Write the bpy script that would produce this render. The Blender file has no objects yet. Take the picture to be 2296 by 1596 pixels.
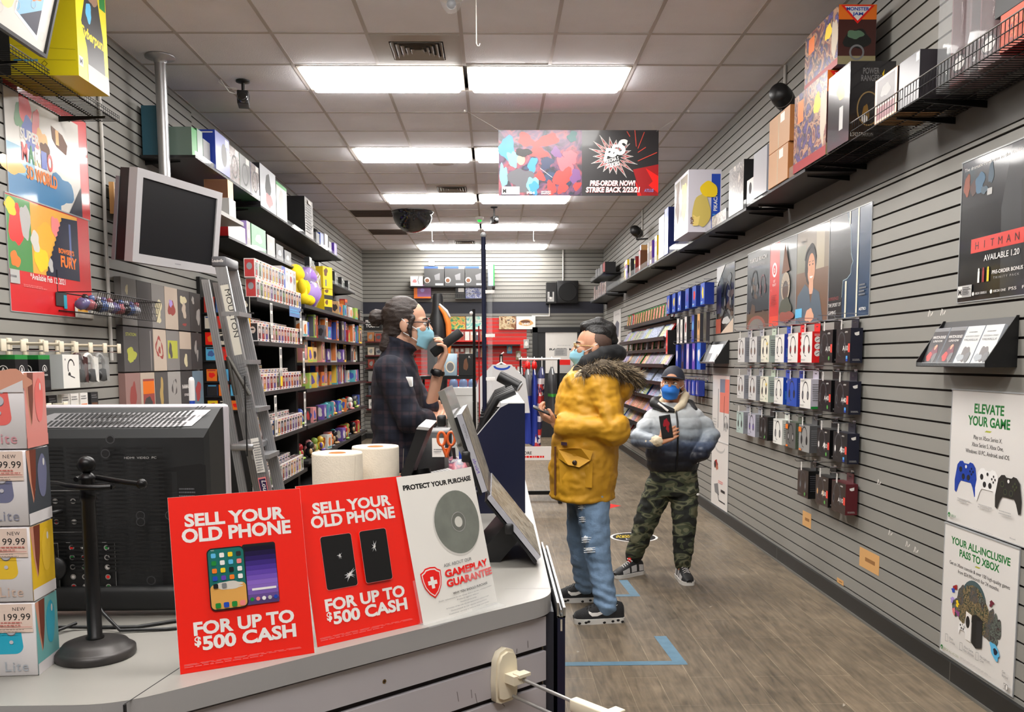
import bpy, bmesh, math, random
from mathutils import Vector, Matrix, noise
random.seed(7)
SC = bpy.context.scene
COL = SC.collection
R = math.radians
PI = math.pi

# ---------------------------------------------------------------- camera
cd = bpy.data.cameras.new('camera')
cam = bpy.data.objects.new('camera', cd)
COL.objects.link(cam)
cd.sensor_width = 36.0
cd.lens = 1981.3 / 2296 * 36
cd.shift_y = (997.4 - 798) / 2296
cd.clip_start = 0.05
p_, y_, r_ = 0.0954, 0.0198, -0.0047
F_ = Vector((math.sin(y_) * math.cos(p_), math.cos(y_) * math.cos(p_), -math.sin(p_)))
R0 = Vector((math.cos(y_), -math.sin(y_), 0))
U0 = R0.cross(F_)
R_ = R0 * math.cos(r_) + U0 * math.sin(r_)
U_ = U0 * math.cos(r_) - R0 * math.sin(r_)
cam.matrix_world = Matrix(((R_.x, U_.x, -F_.x, 0), (R_.y, U_.y, -F_.y, 0), (R_.z, U_.z, -F_.z, 1.4885), (0, 0, 0, 1)))
SC.camera = cam

# ---------------------------------------------------------------- world, exposure
w = bpy.data.worlds.new('world'); SC.world = w; w.use_nodes = True
w.node_tree.nodes['Background'].inputs[0].default_value = (0.75, 0.8, 0.9, 1)
w.node_tree.nodes['Background'].inputs[1].default_value = 0.15
SC.view_settings.view_transform = 'Standard'
SC.view_settings.look = 'None'
SC.view_settings.exposure = 0.0
SC.view_settings.gamma = 1.0
SC.view_settings.use_curve_mapping = False
LIGHT_STRENGTH = 26.0      # emission of the fluorescent diffusers
try:
    SC.cycles.max_bounces = 7; SC.cycles.diffuse_bounces = 4; SC.cycles.glossy_bounces = 3
    SC.cycles.transmission_bounces = 6; SC.cycles.transparent_max_bounces = 12
    SC.cycles.caustics_reflective = False; SC.cycles.caustics_refractive = False
    SC.cycles.sample_clamp_indirect = 6.0
except Exception:
    pass

# ---------------------------------------------------------------- materials
def lin(c):
    if isinstance(c, str):
        c = c.lstrip('#'); c = tuple(int(c[i:i + 2], 16) for i in (0, 2, 4))
    o = []
    for v in c:
        v = v / 255.0
        o.append(v / 12.92 if v <= 0.04045 else ((v + 0.055) / 1.055) ** 2.4)
    return tuple(o) + (1.0,)

MATS = {}
def M(name, col=None, rough=0.55, metal=0.0, var=0.0, vscale=8.0, bump=0.0, bscale=60.0, emit=0.0, alpha=1.0, trans=0.0, coat=0.0, spec=0.5, stretch=None):
    if name in MATS:
        return MATS[name]
    m = bpy.data.materials.new(name); m.use_nodes = True
    nt = m.node_tree; b = nt.nodes['Principled BSDF']
    c = lin(col)
    b.inputs['Base Color'].default_value = c
    b.inputs['Roughness'].default_value = rough
    b.inputs['Metallic'].default_value = metal
    b.inputs['Specular IOR Level'].default_value = spec
    if coat:
        b.inputs['Coat Weight'].default_value = coat; b.inputs['Coat Roughness'].default_value = 0.06
    if alpha < 1: b.inputs['Alpha'].default_value = alpha
    if trans: b.inputs['Transmission Weight'].default_value = trans
    if emit:
        b.inputs['Emission Color'].default_value = c; b.inputs['Emission Strength'].default_value = emit
    if var or bump:
        tc = nt.nodes.new('ShaderNodeTexCoord'); src = tc.outputs['Object']
        if stretch:
            mp = nt.nodes.new('ShaderNodeMapping'); mp.inputs['Scale'].default_value = stretch
            nt.links.new(src, mp.inputs['Vector']); src = mp.outputs['Vector']
    if var:
        n = nt.nodes.new('ShaderNodeTexNoise'); n.inputs['Scale'].default_value = vscale; n.inputs['Detail'].default_value = 5
        nt.links.new(src, n.inputs['Vector'])
        mr = nt.nodes.new('ShaderNodeMapRange'); mr.inputs[1].default_value = 0.3; mr.inputs[2].default_value = 0.7
        mr.inputs[3].default_value = 1 - var; mr.inputs[4].default_value = 1 + var
        nt.links.new(n.outputs['Fac'], mr.inputs[0])
        mx = nt.nodes.new('ShaderNodeVectorMath'); mx.operation = 'SCALE'; mx.inputs[0].default_value = c[:3]
        nt.links.new(mr.outputs[0], mx.inputs['Scale'])
        nt.links.new(mx.outputs[0], b.inputs['Base Color'])
    if bump:
        n2 = nt.nodes.new('ShaderNodeTexNoise'); n2.inputs['Scale'].default_value = bscale; n2.inputs['Detail'].default_value = 4
        nt.links.new(src, n2.inputs['Vector'])
        bp = nt.nodes.new('ShaderNodeBump'); bp.inputs['Strength'].default_value = bump; bp.inputs['Distance'].default_value = 0.01
        nt.links.new(n2.outputs['Fac'], bp.inputs['Height']); nt.links.new(bp.outputs[0], b.inputs['Normal'])
    MATS[name] = m
    return m

def ART(name, cols, scale=14.0, kind='noise', rough=0.3, stretch=None, detail=3.0, dist=1.2):
    """printed artwork: soft-edged patches of the given ink colours, different on every copy"""
    if name in MATS:
        return MATS[name]
    m = bpy.data.materials.new(name); m.use_nodes = True
    nt = m.node_tree; b = nt.nodes['Principled BSDF']; b.inputs['Roughness'].default_value = rough
    tc = nt.nodes.new('ShaderNodeTexCoord'); oi = nt.nodes.new('ShaderNodeObjectInfo')
    sc = nt.nodes.new('ShaderNodeVectorMath'); sc.operation = 'SCALE'; sc.inputs[0].default_value = (37, 53, 71)
    nt.links.new(oi.outputs['Random'], sc.inputs['Scale'])
    ad = nt.nodes.new('ShaderNodeVectorMath'); ad.operation = 'ADD'
    src = tc.outputs['Object']
    if stretch:
        mp = nt.nodes.new('ShaderNodeMapping'); mp.inputs['Scale'].default_value = stretch
        nt.links.new(src, mp.inputs['Vector']); src = mp.outputs['Vector']
    nt.links.new(src, ad.inputs[0]); nt.links.new(sc.outputs[0], ad.inputs[1])
    if kind == 'noise':
        n = nt.nodes.new('ShaderNodeTexNoise'); n.inputs['Scale'].default_value = scale
        n.inputs['Detail'].default_value = detail; n.inputs['Distortion'].default_value = dist
        fac = n.outputs['Fac']; lo, hi = 0.3, 0.7
    else:
        n = nt.nodes.new('ShaderNodeTexVoronoi'); n.inputs['Scale'].default_value = scale
        sp = nt.nodes.new('ShaderNodeSeparateColor'); nt.links.new(n.outputs['Color'], sp.inputs[0]); fac = sp.outputs[0]; lo, hi = 0.0, 1.0
    nt.links.new(ad.outputs[0], n.inputs['Vector'])
    rp = nt.nodes.new('ShaderNodeValToRGB'); e = rp.color_ramp.elements
    k = len(cols)
    e[0].position = lo; e[0].color = lin(cols[0]); e[1].position = hi; e[1].color = lin(cols[-1])
    for i in range(1, k - 1):
        x = e.new(lo + (hi - lo) * i / (k - 1)); x.color = lin(cols[i])
    if kind != 'noise': rp.color_ramp.interpolation = 'CONSTANT'
    nt.links.new(fac, rp.inputs[0]); nt.links.new(rp.outputs[0], b.inputs['Base Color'])
    MATS[name] = m
    return m

# ---------------------------------------------------------------- mesh builder
_T = {}
def glyphs(s, bold=0.0, shear=0.0, sp=1.0):
    k = (s, bold, shear, sp)
    if k not in _T:
        c = bpy.data.curves.new('lettering', 'FONT'); c.body = s; c.offset = bold; c.shear = shear; c.space_character = sp
        c.resolution_u = 3
        o = bpy.data.objects.new('lettering', c)
        me = o.to_mesh()
        vs = [(v.co.x, v.co.y) for v in me.vertices]; fs = [tuple(p.vertices) for p in me.polygons]
        o.to_mesh_clear(); bpy.data.objects.remove(o); bpy.data.curves.remove(c)
        _T[k] = (vs, fs)
    return _T[k]
CAP = 0.70

class MB:
    def __init__(s):
        s.v = []; s.f = []; s.mi = []; s.mats = []; s.sm = []
        s.X = Matrix.Identity(4); s.lift = 0.0
    def mat(s, m):
        if m not in s.mats: s.mats.append(m)
        return s.mats.index(m)
    def frame(s, O=(0, 0, 0), x=(1, 0, 0), y=(0, 0, 1)):
        x = Vector(x).normalized(); z = x.cross(Vector(y)).normalized(); y = z.cross(x)
        s.X = Matrix(((x.x, y.x, z.x, O[0]), (x.y, y.y, z.y, O[1]), (x.z, y.z, z.z, O[2]), (0, 0, 0, 1))); s.lift = 0.0
        return s
    def world(s):
        s.X = Matrix.Identity(4); return s
    def add(s, vs, fs, m, smooth=False):
        b = len(s.v); X = s.X
        s.v.extend((X @ Vector(v))[:] for v in vs)
        k = s.mat(m)
        for f in fs:
            s.f.append(tuple(b + i for i in f)); s.mi.append(k); s.sm.append(smooth)
        return s
    def box(s, x0, x1, y0, y1, z0, z1, m, top=None):
        v = [(x0, y0, z0), (x1, y0, z0), (x1, y1, z0), (x0, y1, z0), (x0, y0, z1), (x1, y0, z1), (x1, y1, z1), (x0, y1, z1)]
        s.add(v, [(3, 2, 1, 0), (4, 5, 6, 7), (0, 1, 5, 4), (1, 2, 6, 5), (2, 3, 7, 6), (3, 0, 4, 7)], m)
        return s
    def bbox(s, x0, x1, y0, y1, z0, z1, m, r=0.004, n=2):
        """box with rounded edges"""
        bm = bmesh.new(); bmesh.ops.create_cube(bm, size=1)
        for v in bm.verts:
            v.co = (x0 + (v.co.x + .5) * (x1 - x0), y0 + (v.co.y + .5) * (y1 - y0), z0 + (v.co.z + .5) * (z1 - z0))
        bmesh.ops.bevel(bm, geom=bm.edges[:], offset=r, segments=n, affect='EDGES', profile=0.5)
        s.bm(bm, m, True); return s
    def bm(s, bm, m, smooth=False):
        bm.verts.index_update()
        s.add([v.co[:] for v in bm.verts], [[v.index for v in f.verts] for f in bm.faces], m, smooth); bm.free()
    def prism(s, pts, z0, z1, m, smooth=False):
        n = len(pts)
        v = [(x, y, z0) for x, y in pts] + [(x, y, z1) for x, y in pts]
        f = [tuple(range(n - 1, -1, -1)), tuple(range(n, 2 * n))]
        s.add(v, f, m); s.add(v, [(i, (i + 1) % n, n + (i + 1) % n, n + i) for i in range(n)], m, smooth)
        return s
    def poly(s, pts, m, up=None):
        s.lift += 0.00012 if up is None else 0
        z = s.lift if up is None else up
        s.add([(x, y, z) for x, y in pts], [tuple(range(len(pts)))], m); return s
    def rect(s, x0, y0, x1, y1, m, up=None):
        return s.poly([(x0, y0), (x1, y0), (x1, y1), (x0, y1)], m, up)
    def disc(s, cx, cy, rx, ry, m, n=28, up=None, a0=0, a1=2 * PI, rot=0):
        c, sn = math.cos(rot), math.sin(rot)
        full = abs(a1 - a0 - 2 * PI) < 1e-6
        k = n if full else n + 1
        P = []
        for i in range(k):
            a = a0 + (a1 - a0) * i / n; x, y = rx * math.cos(a), ry * math.sin(a)
            P.append((cx + x * c - y * sn, cy + x * sn + y * c))
        return s.poly(P, m, up)
    def ring(s, cx, cy, r, t, m, n=28, ry=None, a0=0, a1=2 * PI):
        ry = ry or r; s.lift += 0.00012; z = s.lift; v = []; f = []
        for i in range(n + 1):
            a = a0 + (a1 - a0) * i / n
            v += [(cx + r * math.cos(a), cy + ry * math.sin(a), z), (cx + (r - t) * math.cos(a), cy + (ry - t) * math.sin(a), z)]
        for i in range(n): f.append((2 * i, 2 * i + 1, 2 * i + 3, 2 * i + 2)[::-1])
        s.add(v, f, m); return s
    def blob(s, cx, cy, rx, ry, m, seed=0, n=22, j=0.25, rot=0):
        rd = random.Random(seed); ph = [rd.uniform(0, 6.28) for _ in range(4)]; c, sn = math.cos(rot), math.sin(rot)
        P = []
        for i in range(n):
            a = 2 * PI * i / n
            k = 1 + j * (0.5 * math.sin(2 * a + ph[0]) + 0.4 * math.sin(3 * a + ph[1]) + 0.35 * math.sin(5 * a + ph[2]))
            x, y = rx * k * math.cos(a), ry * k * math.sin(a); P.append((cx + x * c - y * sn, cy + x * sn + y * c))
        return s.poly(P, m)
    def line(s, pts, wd, m):
        for (x0, y0), (x1, y1) in zip(pts, pts[1:]):
            d = math.hypot(x1 - x0, y1 - y0) or 1e-6; nx, ny = -(y1 - y0) / d * wd / 2, (x1 - x0) / d * wd / 2
            s.poly([(x0 - nx, y0 - ny), (x1 - nx, y1 - ny), (x1 + nx, y1 + ny), (x0 + nx, y0 + ny)], m)
        return s
    def text(s, t, x, y, h, m, w=None, al='l', bold=0.0, shear=0.0, sp=1.0, rot=0.0):
        """capital height h, baseline at y; w squeezes or stretches to that width"""
        vs, fs = glyphs(t, bold, shear, sp)
        if not vs: return s
        k = h / CAP; x0 = min(v[0] for v in vs); x1 = max(v[0] for v in vs)
        kx = k if w is None else w / (x1 - x0)
        W = (x1 - x0) * kx; off = {'l': 0, 'c': -W / 2, 'r': -W}[al]
        s.lift += 0.00015; z = s.lift; c, sn = math.cos(rot), math.sin(rot)
        P = []
        for a, b in vs:
            px, py = off + (a - x0) * kx, b * k
            P.append((x + px * c - py * sn, y + px * sn + py * c, z))
        s.add(P, fs, m); return s
    def small(s, x, y, w, h, n, m, seed=0, fill=0.45):
        """rows of print too small to read"""
        rd = random.Random(seed)
        for i in range(n):
            yy = y - (i + 0.5) * h / n; a = 0.0
            L = w * rd.uniform(0.75, 1.0)
            while a < L - 1e-4:
                b = min(L, a + w * rd.uniform(0.04, 0.12))
                s.rect(x + a, yy - fill * h / n / 2, x + b, yy + fill * h / n / 2, m); a = b + w * 0.02
        return s
    def tube(s, pts, r, m, n=10, cap=True, closed=False):
        pts = [Vector(p) for p in pts]; k = len(pts); rs = r if isinstance(r, (list, tuple)) else [r] * k
        v = []; f = []; up = None
        for i, p in enumerate(pts):
            if closed: t = (pts[(i + 1) % k] - pts[i - 1])
            else: t = (pts[min(i + 1, k - 1)] - pts[max(i - 1, 0)])
            t = t.normalized() if t.length > 1e-9 else Vector((0, 0, 1))
            if up is None:
                up = Vector((0, 0, 1)) if abs(t.z) < 0.9 else Vector((1, 0, 0))
            a = (up - t * up.dot(t)); a = a.normalized() if a.length > 1e-6 else t.orthogonal().normalized(); up = a
            b = t.cross(a)
            for j in range(n):
                q = 2 * PI * j / n; v.append((p + (a * math.cos(q) + b * math.sin(q)) * rs[i])[:])
        for i in range(k if closed else k - 1):
            i2 = (i + 1) % k
            for j in range(n):
                f.append((i * n + j, i * n + (j + 1) % n, i2 * n + (j + 1) % n, i2 * n + j))
        s.add(v, f, m, True)
        if cap and not closed:
            s.add([v[j] for j in range(n)], [tuple(range(n - 1, -1, -1))], m); s.add(v[-n:], [tuple(range(n))], m)
        return s
    def rod(s, a, b, r, m, n=8):
        return s.tube([a, b], r, m, n)
    def lathe(s, prof, m, n=28, c=(0, 0, 0), axis='z', cap=True):
        v = []; f = []; k = len(prof)
        for r, h in prof:
            for j in range(n):
                q = 2 * PI * j / n; a, b = r * math.cos(q), r * math.sin(q)
                v.append({'z': (c[0] + a, c[1] + b, c[2] + h), 'y': (c[0] + b, c[1] + h, c[2] + a), 'x': (c[0] + h, c[1] + a, c[2] + b)}[axis])
        for i in range(k - 1):
            for j in range(n): f.append((i * n + j, i * n + (j + 1) % n, (i + 1) * n + (j + 1) % n, (i + 1) * n + j))
        s.add(v, f, m, True)
        if cap:
            if prof[0][0] > 1e-5: s.add(v[:n], [tuple(range(n - 1, -1, -1))], m)
            if prof[-1][0] > 1e-5: s.add(v[-n:], [tuple(range(n))], m)
        return s
    def ball(s, c, r, m, nu=16, nv=10, jit=0.0, seed=0):
        r = r if isinstance(r, (tuple, list)) else (r, r, r); v = []; f = []
        for i in range(nv + 1):
            t = PI * i / nv
            for j in range(nu):
                q = 2 * PI * j / nu; d = Vector((math.sin(t) * math.cos(q), math.sin(t) * math.sin(q), -math.cos(t)))
                k = 1 + (jit * noise.noise(d * 2 + Vector((seed, 0, 0))) if jit else 0)
                v.append((c[0] + r[0] * d.x * k, c[1] + r[1] * d.y * k, c[2] + r[2] * d.z * k))
        for i in range(nv):
            for j in range(nu): f.append((i * nu + j, i * nu + (j + 1) % nu, (i + 1) * nu + (j + 1) % nu, (i + 1) * nu + j))
        s.add(v, f, m, True); return s
    def slice_x(s, xs):
        bm = bmesh.new(); vs = [bm.verts.new(v) for v in s.v]
        for f, m in zip(s.f, s.mi):
            q = bm.faces.new([vs[i] for i in f]); q.material_index = m
        for x in xs:
            bmesh.ops.bisect_plane(bm, geom=bm.verts[:] + bm.edges[:] + bm.faces[:], plane_co=(x, 0, 0), plane_no=(1, 0, 0))
        bm.verts.index_update(); s.v = [v.co[:] for v in bm.verts]; s.f = [tuple(v.index for v in f.verts) for f in bm.faces]
        s.mi = [f.material_index for f in bm.faces]; s.sm = [False] * len(s.f); bm.free()
    def mesh(s, name):
        me = bpy.data.meshes.new(name); me.from_pydata(s.v, [], s.f)
        for m in s.mats: me.materials.append(m)
        me.polygons.foreach_set('material_index', s.mi)
        me.polygons.foreach_set('use_smooth', s.sm)
        me.update(); return me
    def build(s, name, parent=None, loc=None, rz=0.0, rot=None):
        o = bpy.data.objects.new(name, s.mesh(name)); COL.objects.link(o)
        if parent: o.parent = parent
        if loc: o.location = loc
        if rot: o.rotation_euler = rot
        elif rz: o.rotation_euler = (0, 0, rz)
        return o

def tag(o, label, cat, group=None, kind=None):
    o['label'] = label; o['category'] = cat
    if group: o['group'] = group
    if kind: o['kind'] = kind
    return o
def thing(name, label, cat, loc=(0, 0, 0), rz=0.0, group=None):
    o = bpy.data.objects.new(name, None); COL.objects.link(o); o.empty_display_size = 0.05
    o.location = loc; o.rotation_euler = (0, 0, rz)
    return tag(o, label, cat, group)
def struct(o):
    o['kind'] = 'structure'; return o
def dup(root, loc, rz=None, label=None, group=None):
    r = root.copy(); COL.objects.link(r); r.location = loc
    if rz is not None: r.rotation_euler = (0, 0, rz)
    if label: r['label'] = label
    if group: r['group'] = group
    for ch in list(root.children):
        c = ch.copy(); COL.objects.link(c); c.parent = r
        for g in list(ch.children):
            d = g.copy(); COL.objects.link(d); d.parent = c
    return r
ORD = ['first', 'second', 'third', 'fourth', 'fifth', 'sixth', 'seventh', 'eighth', 'ninth', 'tenth', 'eleventh', 'twelfth', 'thirteenth', 'fourteenth', 'fifteenth',
       'sixteenth', 'seventeenth', 'eighteenth', 'nineteenth', 'twentieth']

# common finishes
WHITE = M('white_print', (236, 232, 228), 0.4)
PAPER = M('paper', (232, 228, 222), 0.55, var=0.02)
BLACK = M('black_print', (14, 14, 16), 0.4)
INK = M('ink_black', (30, 30, 32), 0.5)
GREYINK = M('grey_print', (120, 120, 122), 0.5)
PALEINK = M('pale_grey_print', (180, 178, 176), 0.5)
RED = M('red_print', (236, 28, 22), 0.35)
DRED = M('dark_red_print', (150, 18, 22), 0.4)
BLUE = M('blue_print', (28, 70, 175), 0.35)
NAVY = M('navy_laminate', (17, 22, 48), 0.38, var=0.06)
YEL = M('yellow_print', (240, 205, 30), 0.4)
ORA = M('orange_print', (238, 120, 30), 0.4)
GREEN = M('green_print', (20, 130, 50), 0.4)
TEAL = M('teal_print', (20, 150, 175), 0.4)
SKYB = M('sky_blue_print', (90, 180, 225), 0.4)
PURP = M('purple_print', (95, 60, 170), 0.4)
PINK = M('pink_print', (235, 130, 130), 0.4)
LILAC = M('lilac_print', (170, 150, 215), 0.4)
BROWN = M('brown_print', (110, 70, 45), 0.5)
TAN = M('tan_print', (215, 165, 105), 0.5)
SKINP = M('skin_tone_print', (214, 160, 130), 0.5)
BLKPL = M('black_plastic', (18, 18, 20), 0.42, var=0.1, vscale=30)
BLKMT = M('black_metal', (14, 14, 15), 0.38, metal=0.3)
CHROME = M('chrome_wire', (205, 205, 208), 0.22, metal=1.0)
STEEL = M('brushed_aluminium', (176, 176, 178), 0.38, metal=0.85, var=0.08, vscale=6, stretch=(30, 30, 1))
GREYPL = M('grey_plastic', (150, 150, 152), 0.45, var=0.04)
CREAM = M('cream_plastic', (233, 222, 198), 0.4, var=0.03)
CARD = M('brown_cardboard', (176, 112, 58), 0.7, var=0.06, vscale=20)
CLEAR = M('clear_plastic', (245, 248, 250), 0.04, alpha=0.09, spec=0.5)

# ================================================================ ROOM SHELL
XR,XL,YB,YF,H = 2.105,-2.494,17.1,-2.6,3.587
T = 0.6096; TX,TY = -0.1974,6.541          # ceiling grid origin

slat = M('grey_slatwall',(141,139,133),0.5,var=0.035,vscale=1.5)
slatd = M('slatwall_groove_mdf',(26,14,11),0.85,var=0.15,vscale=14)
bandm = M('grey_painted_band',(112,110,108),0.6,var=0.04,vscale=2)
floorm = bpy.data.materials.new('dark_wood_vinyl'); floorm.use_nodes = True
def build_floor_mat():
    nt = floorm.node_tree; b = nt.nodes['Principled BSDF']; N = nt.nodes.new; L = nt.links.new
    tc = N('ShaderNodeTexCoord')
    br = N('ShaderNodeTexBrick'); br.offset = 0.37; br.inputs['Scale'].default_value = 1.0
    br.inputs['Brick Width'].default_value = 0.92; br.inputs['Row Height'].default_value = 0.152; br.inputs['Mortar Size'].default_value = 0.0012
    br.inputs['Color1'].default_value = lin((118,104,86)); br.inputs['Color2'].default_value = lin((106,94,78)); br.inputs['Mortar'].default_value = lin((150,136,114))
    sw = N('ShaderNodeMapping'); sw.inputs['Rotation'].default_value = (0,0,PI / 2)
    L(tc.outputs['Object'],sw.inputs['Vector']); L(sw.outputs[0],br.inputs['Vector'])
    # grain along the planks, broad scuffs, fine scratches
    mp = N('ShaderNodeMapping'); mp.inputs['Scale'].default_value = (14,1.6,1); L(tc.outputs['Object'],mp.inputs['Vector'])
    n1 = N('ShaderNodeTexNoise'); n1.inputs['Scale'].default_value = 2.6; n1.inputs['Detail'].default_value = 7; n1.inputs['Distortion'].default_value = 0.8; L(mp.outputs[0],n1.inputs['Vector'])
    n2 = N('ShaderNodeTexNoise'); n2.inputs['Scale'].default_value = 1.3; n2.inputs['Detail'].default_value = 6; L(tc.outputs['Object'],n2.inputs['Vector'])
    n3 = N('ShaderNodeTexNoise'); n3.inputs['Scale'].default_value = 12; n3.inputs['Detail'].default_value = 6; n3.inputs['Roughness'].default_value = 0.75; L(tc.outputs['Object'],n3.inputs['Vector'])
    s = N('ShaderNodeMath'); s.operation = 'ADD'; L(n1.outputs['Fac'],s.inputs[0]); L(n2.outputs['Fac'],s.inputs[1])
    s2 = N('ShaderNodeMath'); s2.operation = 'ADD'; L(s.outputs[0],s2.inputs[0]); L(n3.outputs['Fac'],s2.inputs[1])
    mr = N('ShaderNodeMapRange'); mr.inputs[1].default_value = 1.12; mr.inputs[2].default_value = 1.88; mr.inputs[3].default_value = 0.45; mr.inputs[4].default_value = 1.55; L(s2.outputs[0],mr.inputs[0])
    vm = N('ShaderNodeVectorMath'); vm.operation = 'SCALE'; L(br.outputs['Color'],vm.inputs[0]); L(mr.outputs[0],vm.inputs['Scale'])
    L(vm.outputs[0],b.inputs['Base Color'])
    r = N('ShaderNodeMapRange'); r.inputs[1].default_value = 0.3; r.inputs[2].default_value = 0.7; r.inputs[3].default_value = 0.36; r.inputs[4].default_value = 0.6; L(n3.outputs['Fac'],r.inputs[0])
    L(r.outputs[0],b.inputs['Roughness'])
    bp = N('ShaderNodeBump'); bp.inputs['Strength'].default_value = 0.12; bp.inputs['Distance'].default_value = 0.003; L(s2.outputs[0],bp.inputs['Height']); L(bp.outputs[0],b.inputs['Normal'])
    b.inputs['Specular IOR Level'].default_value = 0.4
build_floor_mat()

b = MB(); b.box(XL - 0.1,XR + 0.1,YF,YB + 0.1,-0.12,0,floorm); struct(b.build('floor'))

# slat walls: every slat a board, dark grooves between
def slatwall(name,run0,run1,zs,frame,extra=None):
    b = MB(); b.frame(*frame)
    b.box(run0,run1,0,H,-0.1,-0.0105,slatd)
    for z0,z1,kind in zs:
        if kind == 'band':
            b.box(run0,run1,z0,z1,-0.0105,0.0,bandm); continue
        z = z0
        while z < z1 - 1e-4:
            t = min(z + 0.0655,z1)
            if t - z > 0.01: b.box(run0,run1,z,t,-0.0105,0.0,slat)
            z += 0.0762
    if extra: extra(b)
    return struct(b.build(name))
ZS = [(0.05,2.43,'s'),(2.437,2.60,'band'),(2.607,H,'s')]
slatwall('wall_right',-YB,-YF,ZS,((XR,0,0),(0,-1,0),(0,0,1)))
slatwall('wall_left',YF,7.6,[(0.04,H,'s')],((XL,0,0),(0,1,0),(0,0,1)),
         lambda b: [b.box(7.6,YB,z,min(z + .0655,2.43),-0.0105,0,slat) for z in [0.04 + k * .0762 for k in range(32)]] +
                   [b.box(7.6,YB,0,H,-0.1,-0.0105,slatd),b.box(7.6,YB,2.437,2.60,-0.0105,0,bandm)] +
                   [b.box(7.6,YB,z,min(z + .0655,H),-0.0105,0,slat) for z in [2.607 + k * .0762 for k in range(13)]])
nvb = M('navy_band',(36,38,52),0.5,var=0.05)
redm = M('red_slatwall',(216,30,24),0.45,var=0.03)
def backx(b):
    b.box(XL,XR,2.385,2.60,-0.0105,0.002,nvb)
    z = 0.8
    while z < 2.28:
        b.box(-2.1,0.63,z,min(z + .0655,2.3),-0.002,0.003,redm); z += .0762
slatwall('wall_back',XL,XR,[(0.05,2.385,'s'),(2.607,H,'s')],((0,YB,0),(1,0,0),(0,0,1)),backx)
b = MB(); fr = M('painted_shopfront',(120,118,116),0.6,var=0.03)
b.box(XL - .1,XR + .1,YF - .1,YF,0,.5,fr); b.box(XL - .1,XR + .1,YF - .1,YF,2.9,H,fr)
for x in (XL - .1,-1.0,0.5,XR): b.box(x,x + .1,YF - .1,YF,.5,2.9,fr)
struct(b.build('wall_front'))
b = MB(); gl = M('shop_window_glass',(60,66,74),0.05,var=0.02); b.box(XL,XR,YF - .09,YF - .08,.5,2.9,gl); struct(b.build('window_1'))

# baseboard on the right wall, with its rounded metal lip
bb = M('black_baseboard',(30,29,28),0.45,var=0.12,vscale=5); lip = M('grey_lip',(120,118,112),0.4,metal=0.4)
b = MB(); b.box(XR - .02,XR,YF,YB,0,.1,bb); b.box(XR - .028,XR - .02,YF,YB,0,.012,lip)
for y in (3.9,6.4,9.6): b.box(XR - .0205,XR - .02,y,y + .004,.012,.1,lip)
struct(b.build('baseboard_right'))
b = MB(); b.box(XL,XL + .02,YF,YB,0,.1,bb); struct(b.build('baseboard_left'))
b = MB(); b.box(XL,0.72,YB - .02,YB,0,.1,bb); b.box(1.75,XR,YB - .02,YB,0,.1,bb); struct(b.build('baseboard_back'))

# the dark backroom door with its black frame
b = MB(); dk = M('black_door_paint',(24,25,27),0.5,var=0.05)
b.box(0.74,0.84,YB - .05,YB + .02,0,2.12,dk); b.box(1.66,1.76,YB - .05,YB + .02,0,2.12,dk); b.box(0.74,1.76,YB - .05,YB + .02,2.02,2.12,dk)
d = struct(b.build('door_1'))
b = MB(); b.box(0.84,1.66,YB - .02,YB + .01,0.005,2.02,M('door_leaf',(32,33,35),0.45,var=0.04)); b.build('door_leaf',d)
b = MB(); b.lathe([(.012,0),(.012,.03),(.026,.035),(.026,.06),(.01,.068)],CHROME,16,(0,0,0),'y'); b.build('door_knob',d,(0.9,YB - .085,0.98))

# ---------------------------------------------------------------- ceiling with tee grid
tile = M('ceiling_tile',(240,238,244),0.9,var=0.035,vscale=3,bump=0.25,bscale=140)
grid = M('ceiling_tee_grid',(190,182,178),0.6,var=0.05,vscale=4)
LIGHTS = [(s,k) for k in range(-3,5) for s in (-1,1)]
open_cells = set()
def cell(ix,iy): return (TX + ix * T,TY + iy * T)
for s,k in LIGHTS:
    for ix in ((-2,-1) if s < 0 else (0,1)): open_cells.add((ix,4 * k))
VENT = [(-1,-1),(-1,7),(-1,15)]; RETURN = [(-3,10),(-3,13)]
for c in VENT + RETURN: open_cells.add(c)
b = MB()
rg = random.Random(3)
for ix in range(-4,4):
    for iy in range(-15,18):
        x0,y0 = cell(ix,iy); x1,y1 = x0 + T,y0 + T
        x0,x1 = max(x0,XL),min(x1,XR); y1 = min(y1,YB)
        if x1 - x0 < .02 or y1 - y0 < .02 or y0 < YF - .6: continue
        if (ix,iy) in open_cells: continue
        dz = rg.choice([0,0,0,0.0015,.003])
        if (ix,iy) == (-4,6): dz = .012
        b.box(x0 + .004,x1 - .004,y0 + .004,y1 - .004,H + .002 + dz,H + .02,tile)
b.box(XL - .1,XR + .1,YF - .1,YB + .1,H + .12,H + .2,tile)
for ix in range(-3,4):
    x = TX + ix * T
    for iy in range(-15,18):
        if (ix,iy) in open_cells and (ix - 1,iy) in open_cells and iy % 4 == 0: continue
        y0 = TY + iy * T
        if y0 > YF - T: b.box(x - .012,x + .012,max(y0,YF),min(y0 + T,YB),H - .001,H + .022,grid)
for iy in range(-15,18):
    y = TY + iy * T
    if y > YF: b.box(XL,XR,y - .012,y + .012,H - .0005,H + .021,grid)
b.box(XL,XL + .02,YF,YB,H - .001,H + .02,grid); b.box(XR - .02,XR,YF,YB,H - .001,H + .02,grid); b.box(XL,XR,YB - .02,YB,H - .001,H + .02,grid)
struct(b.build('ceiling'))

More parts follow.
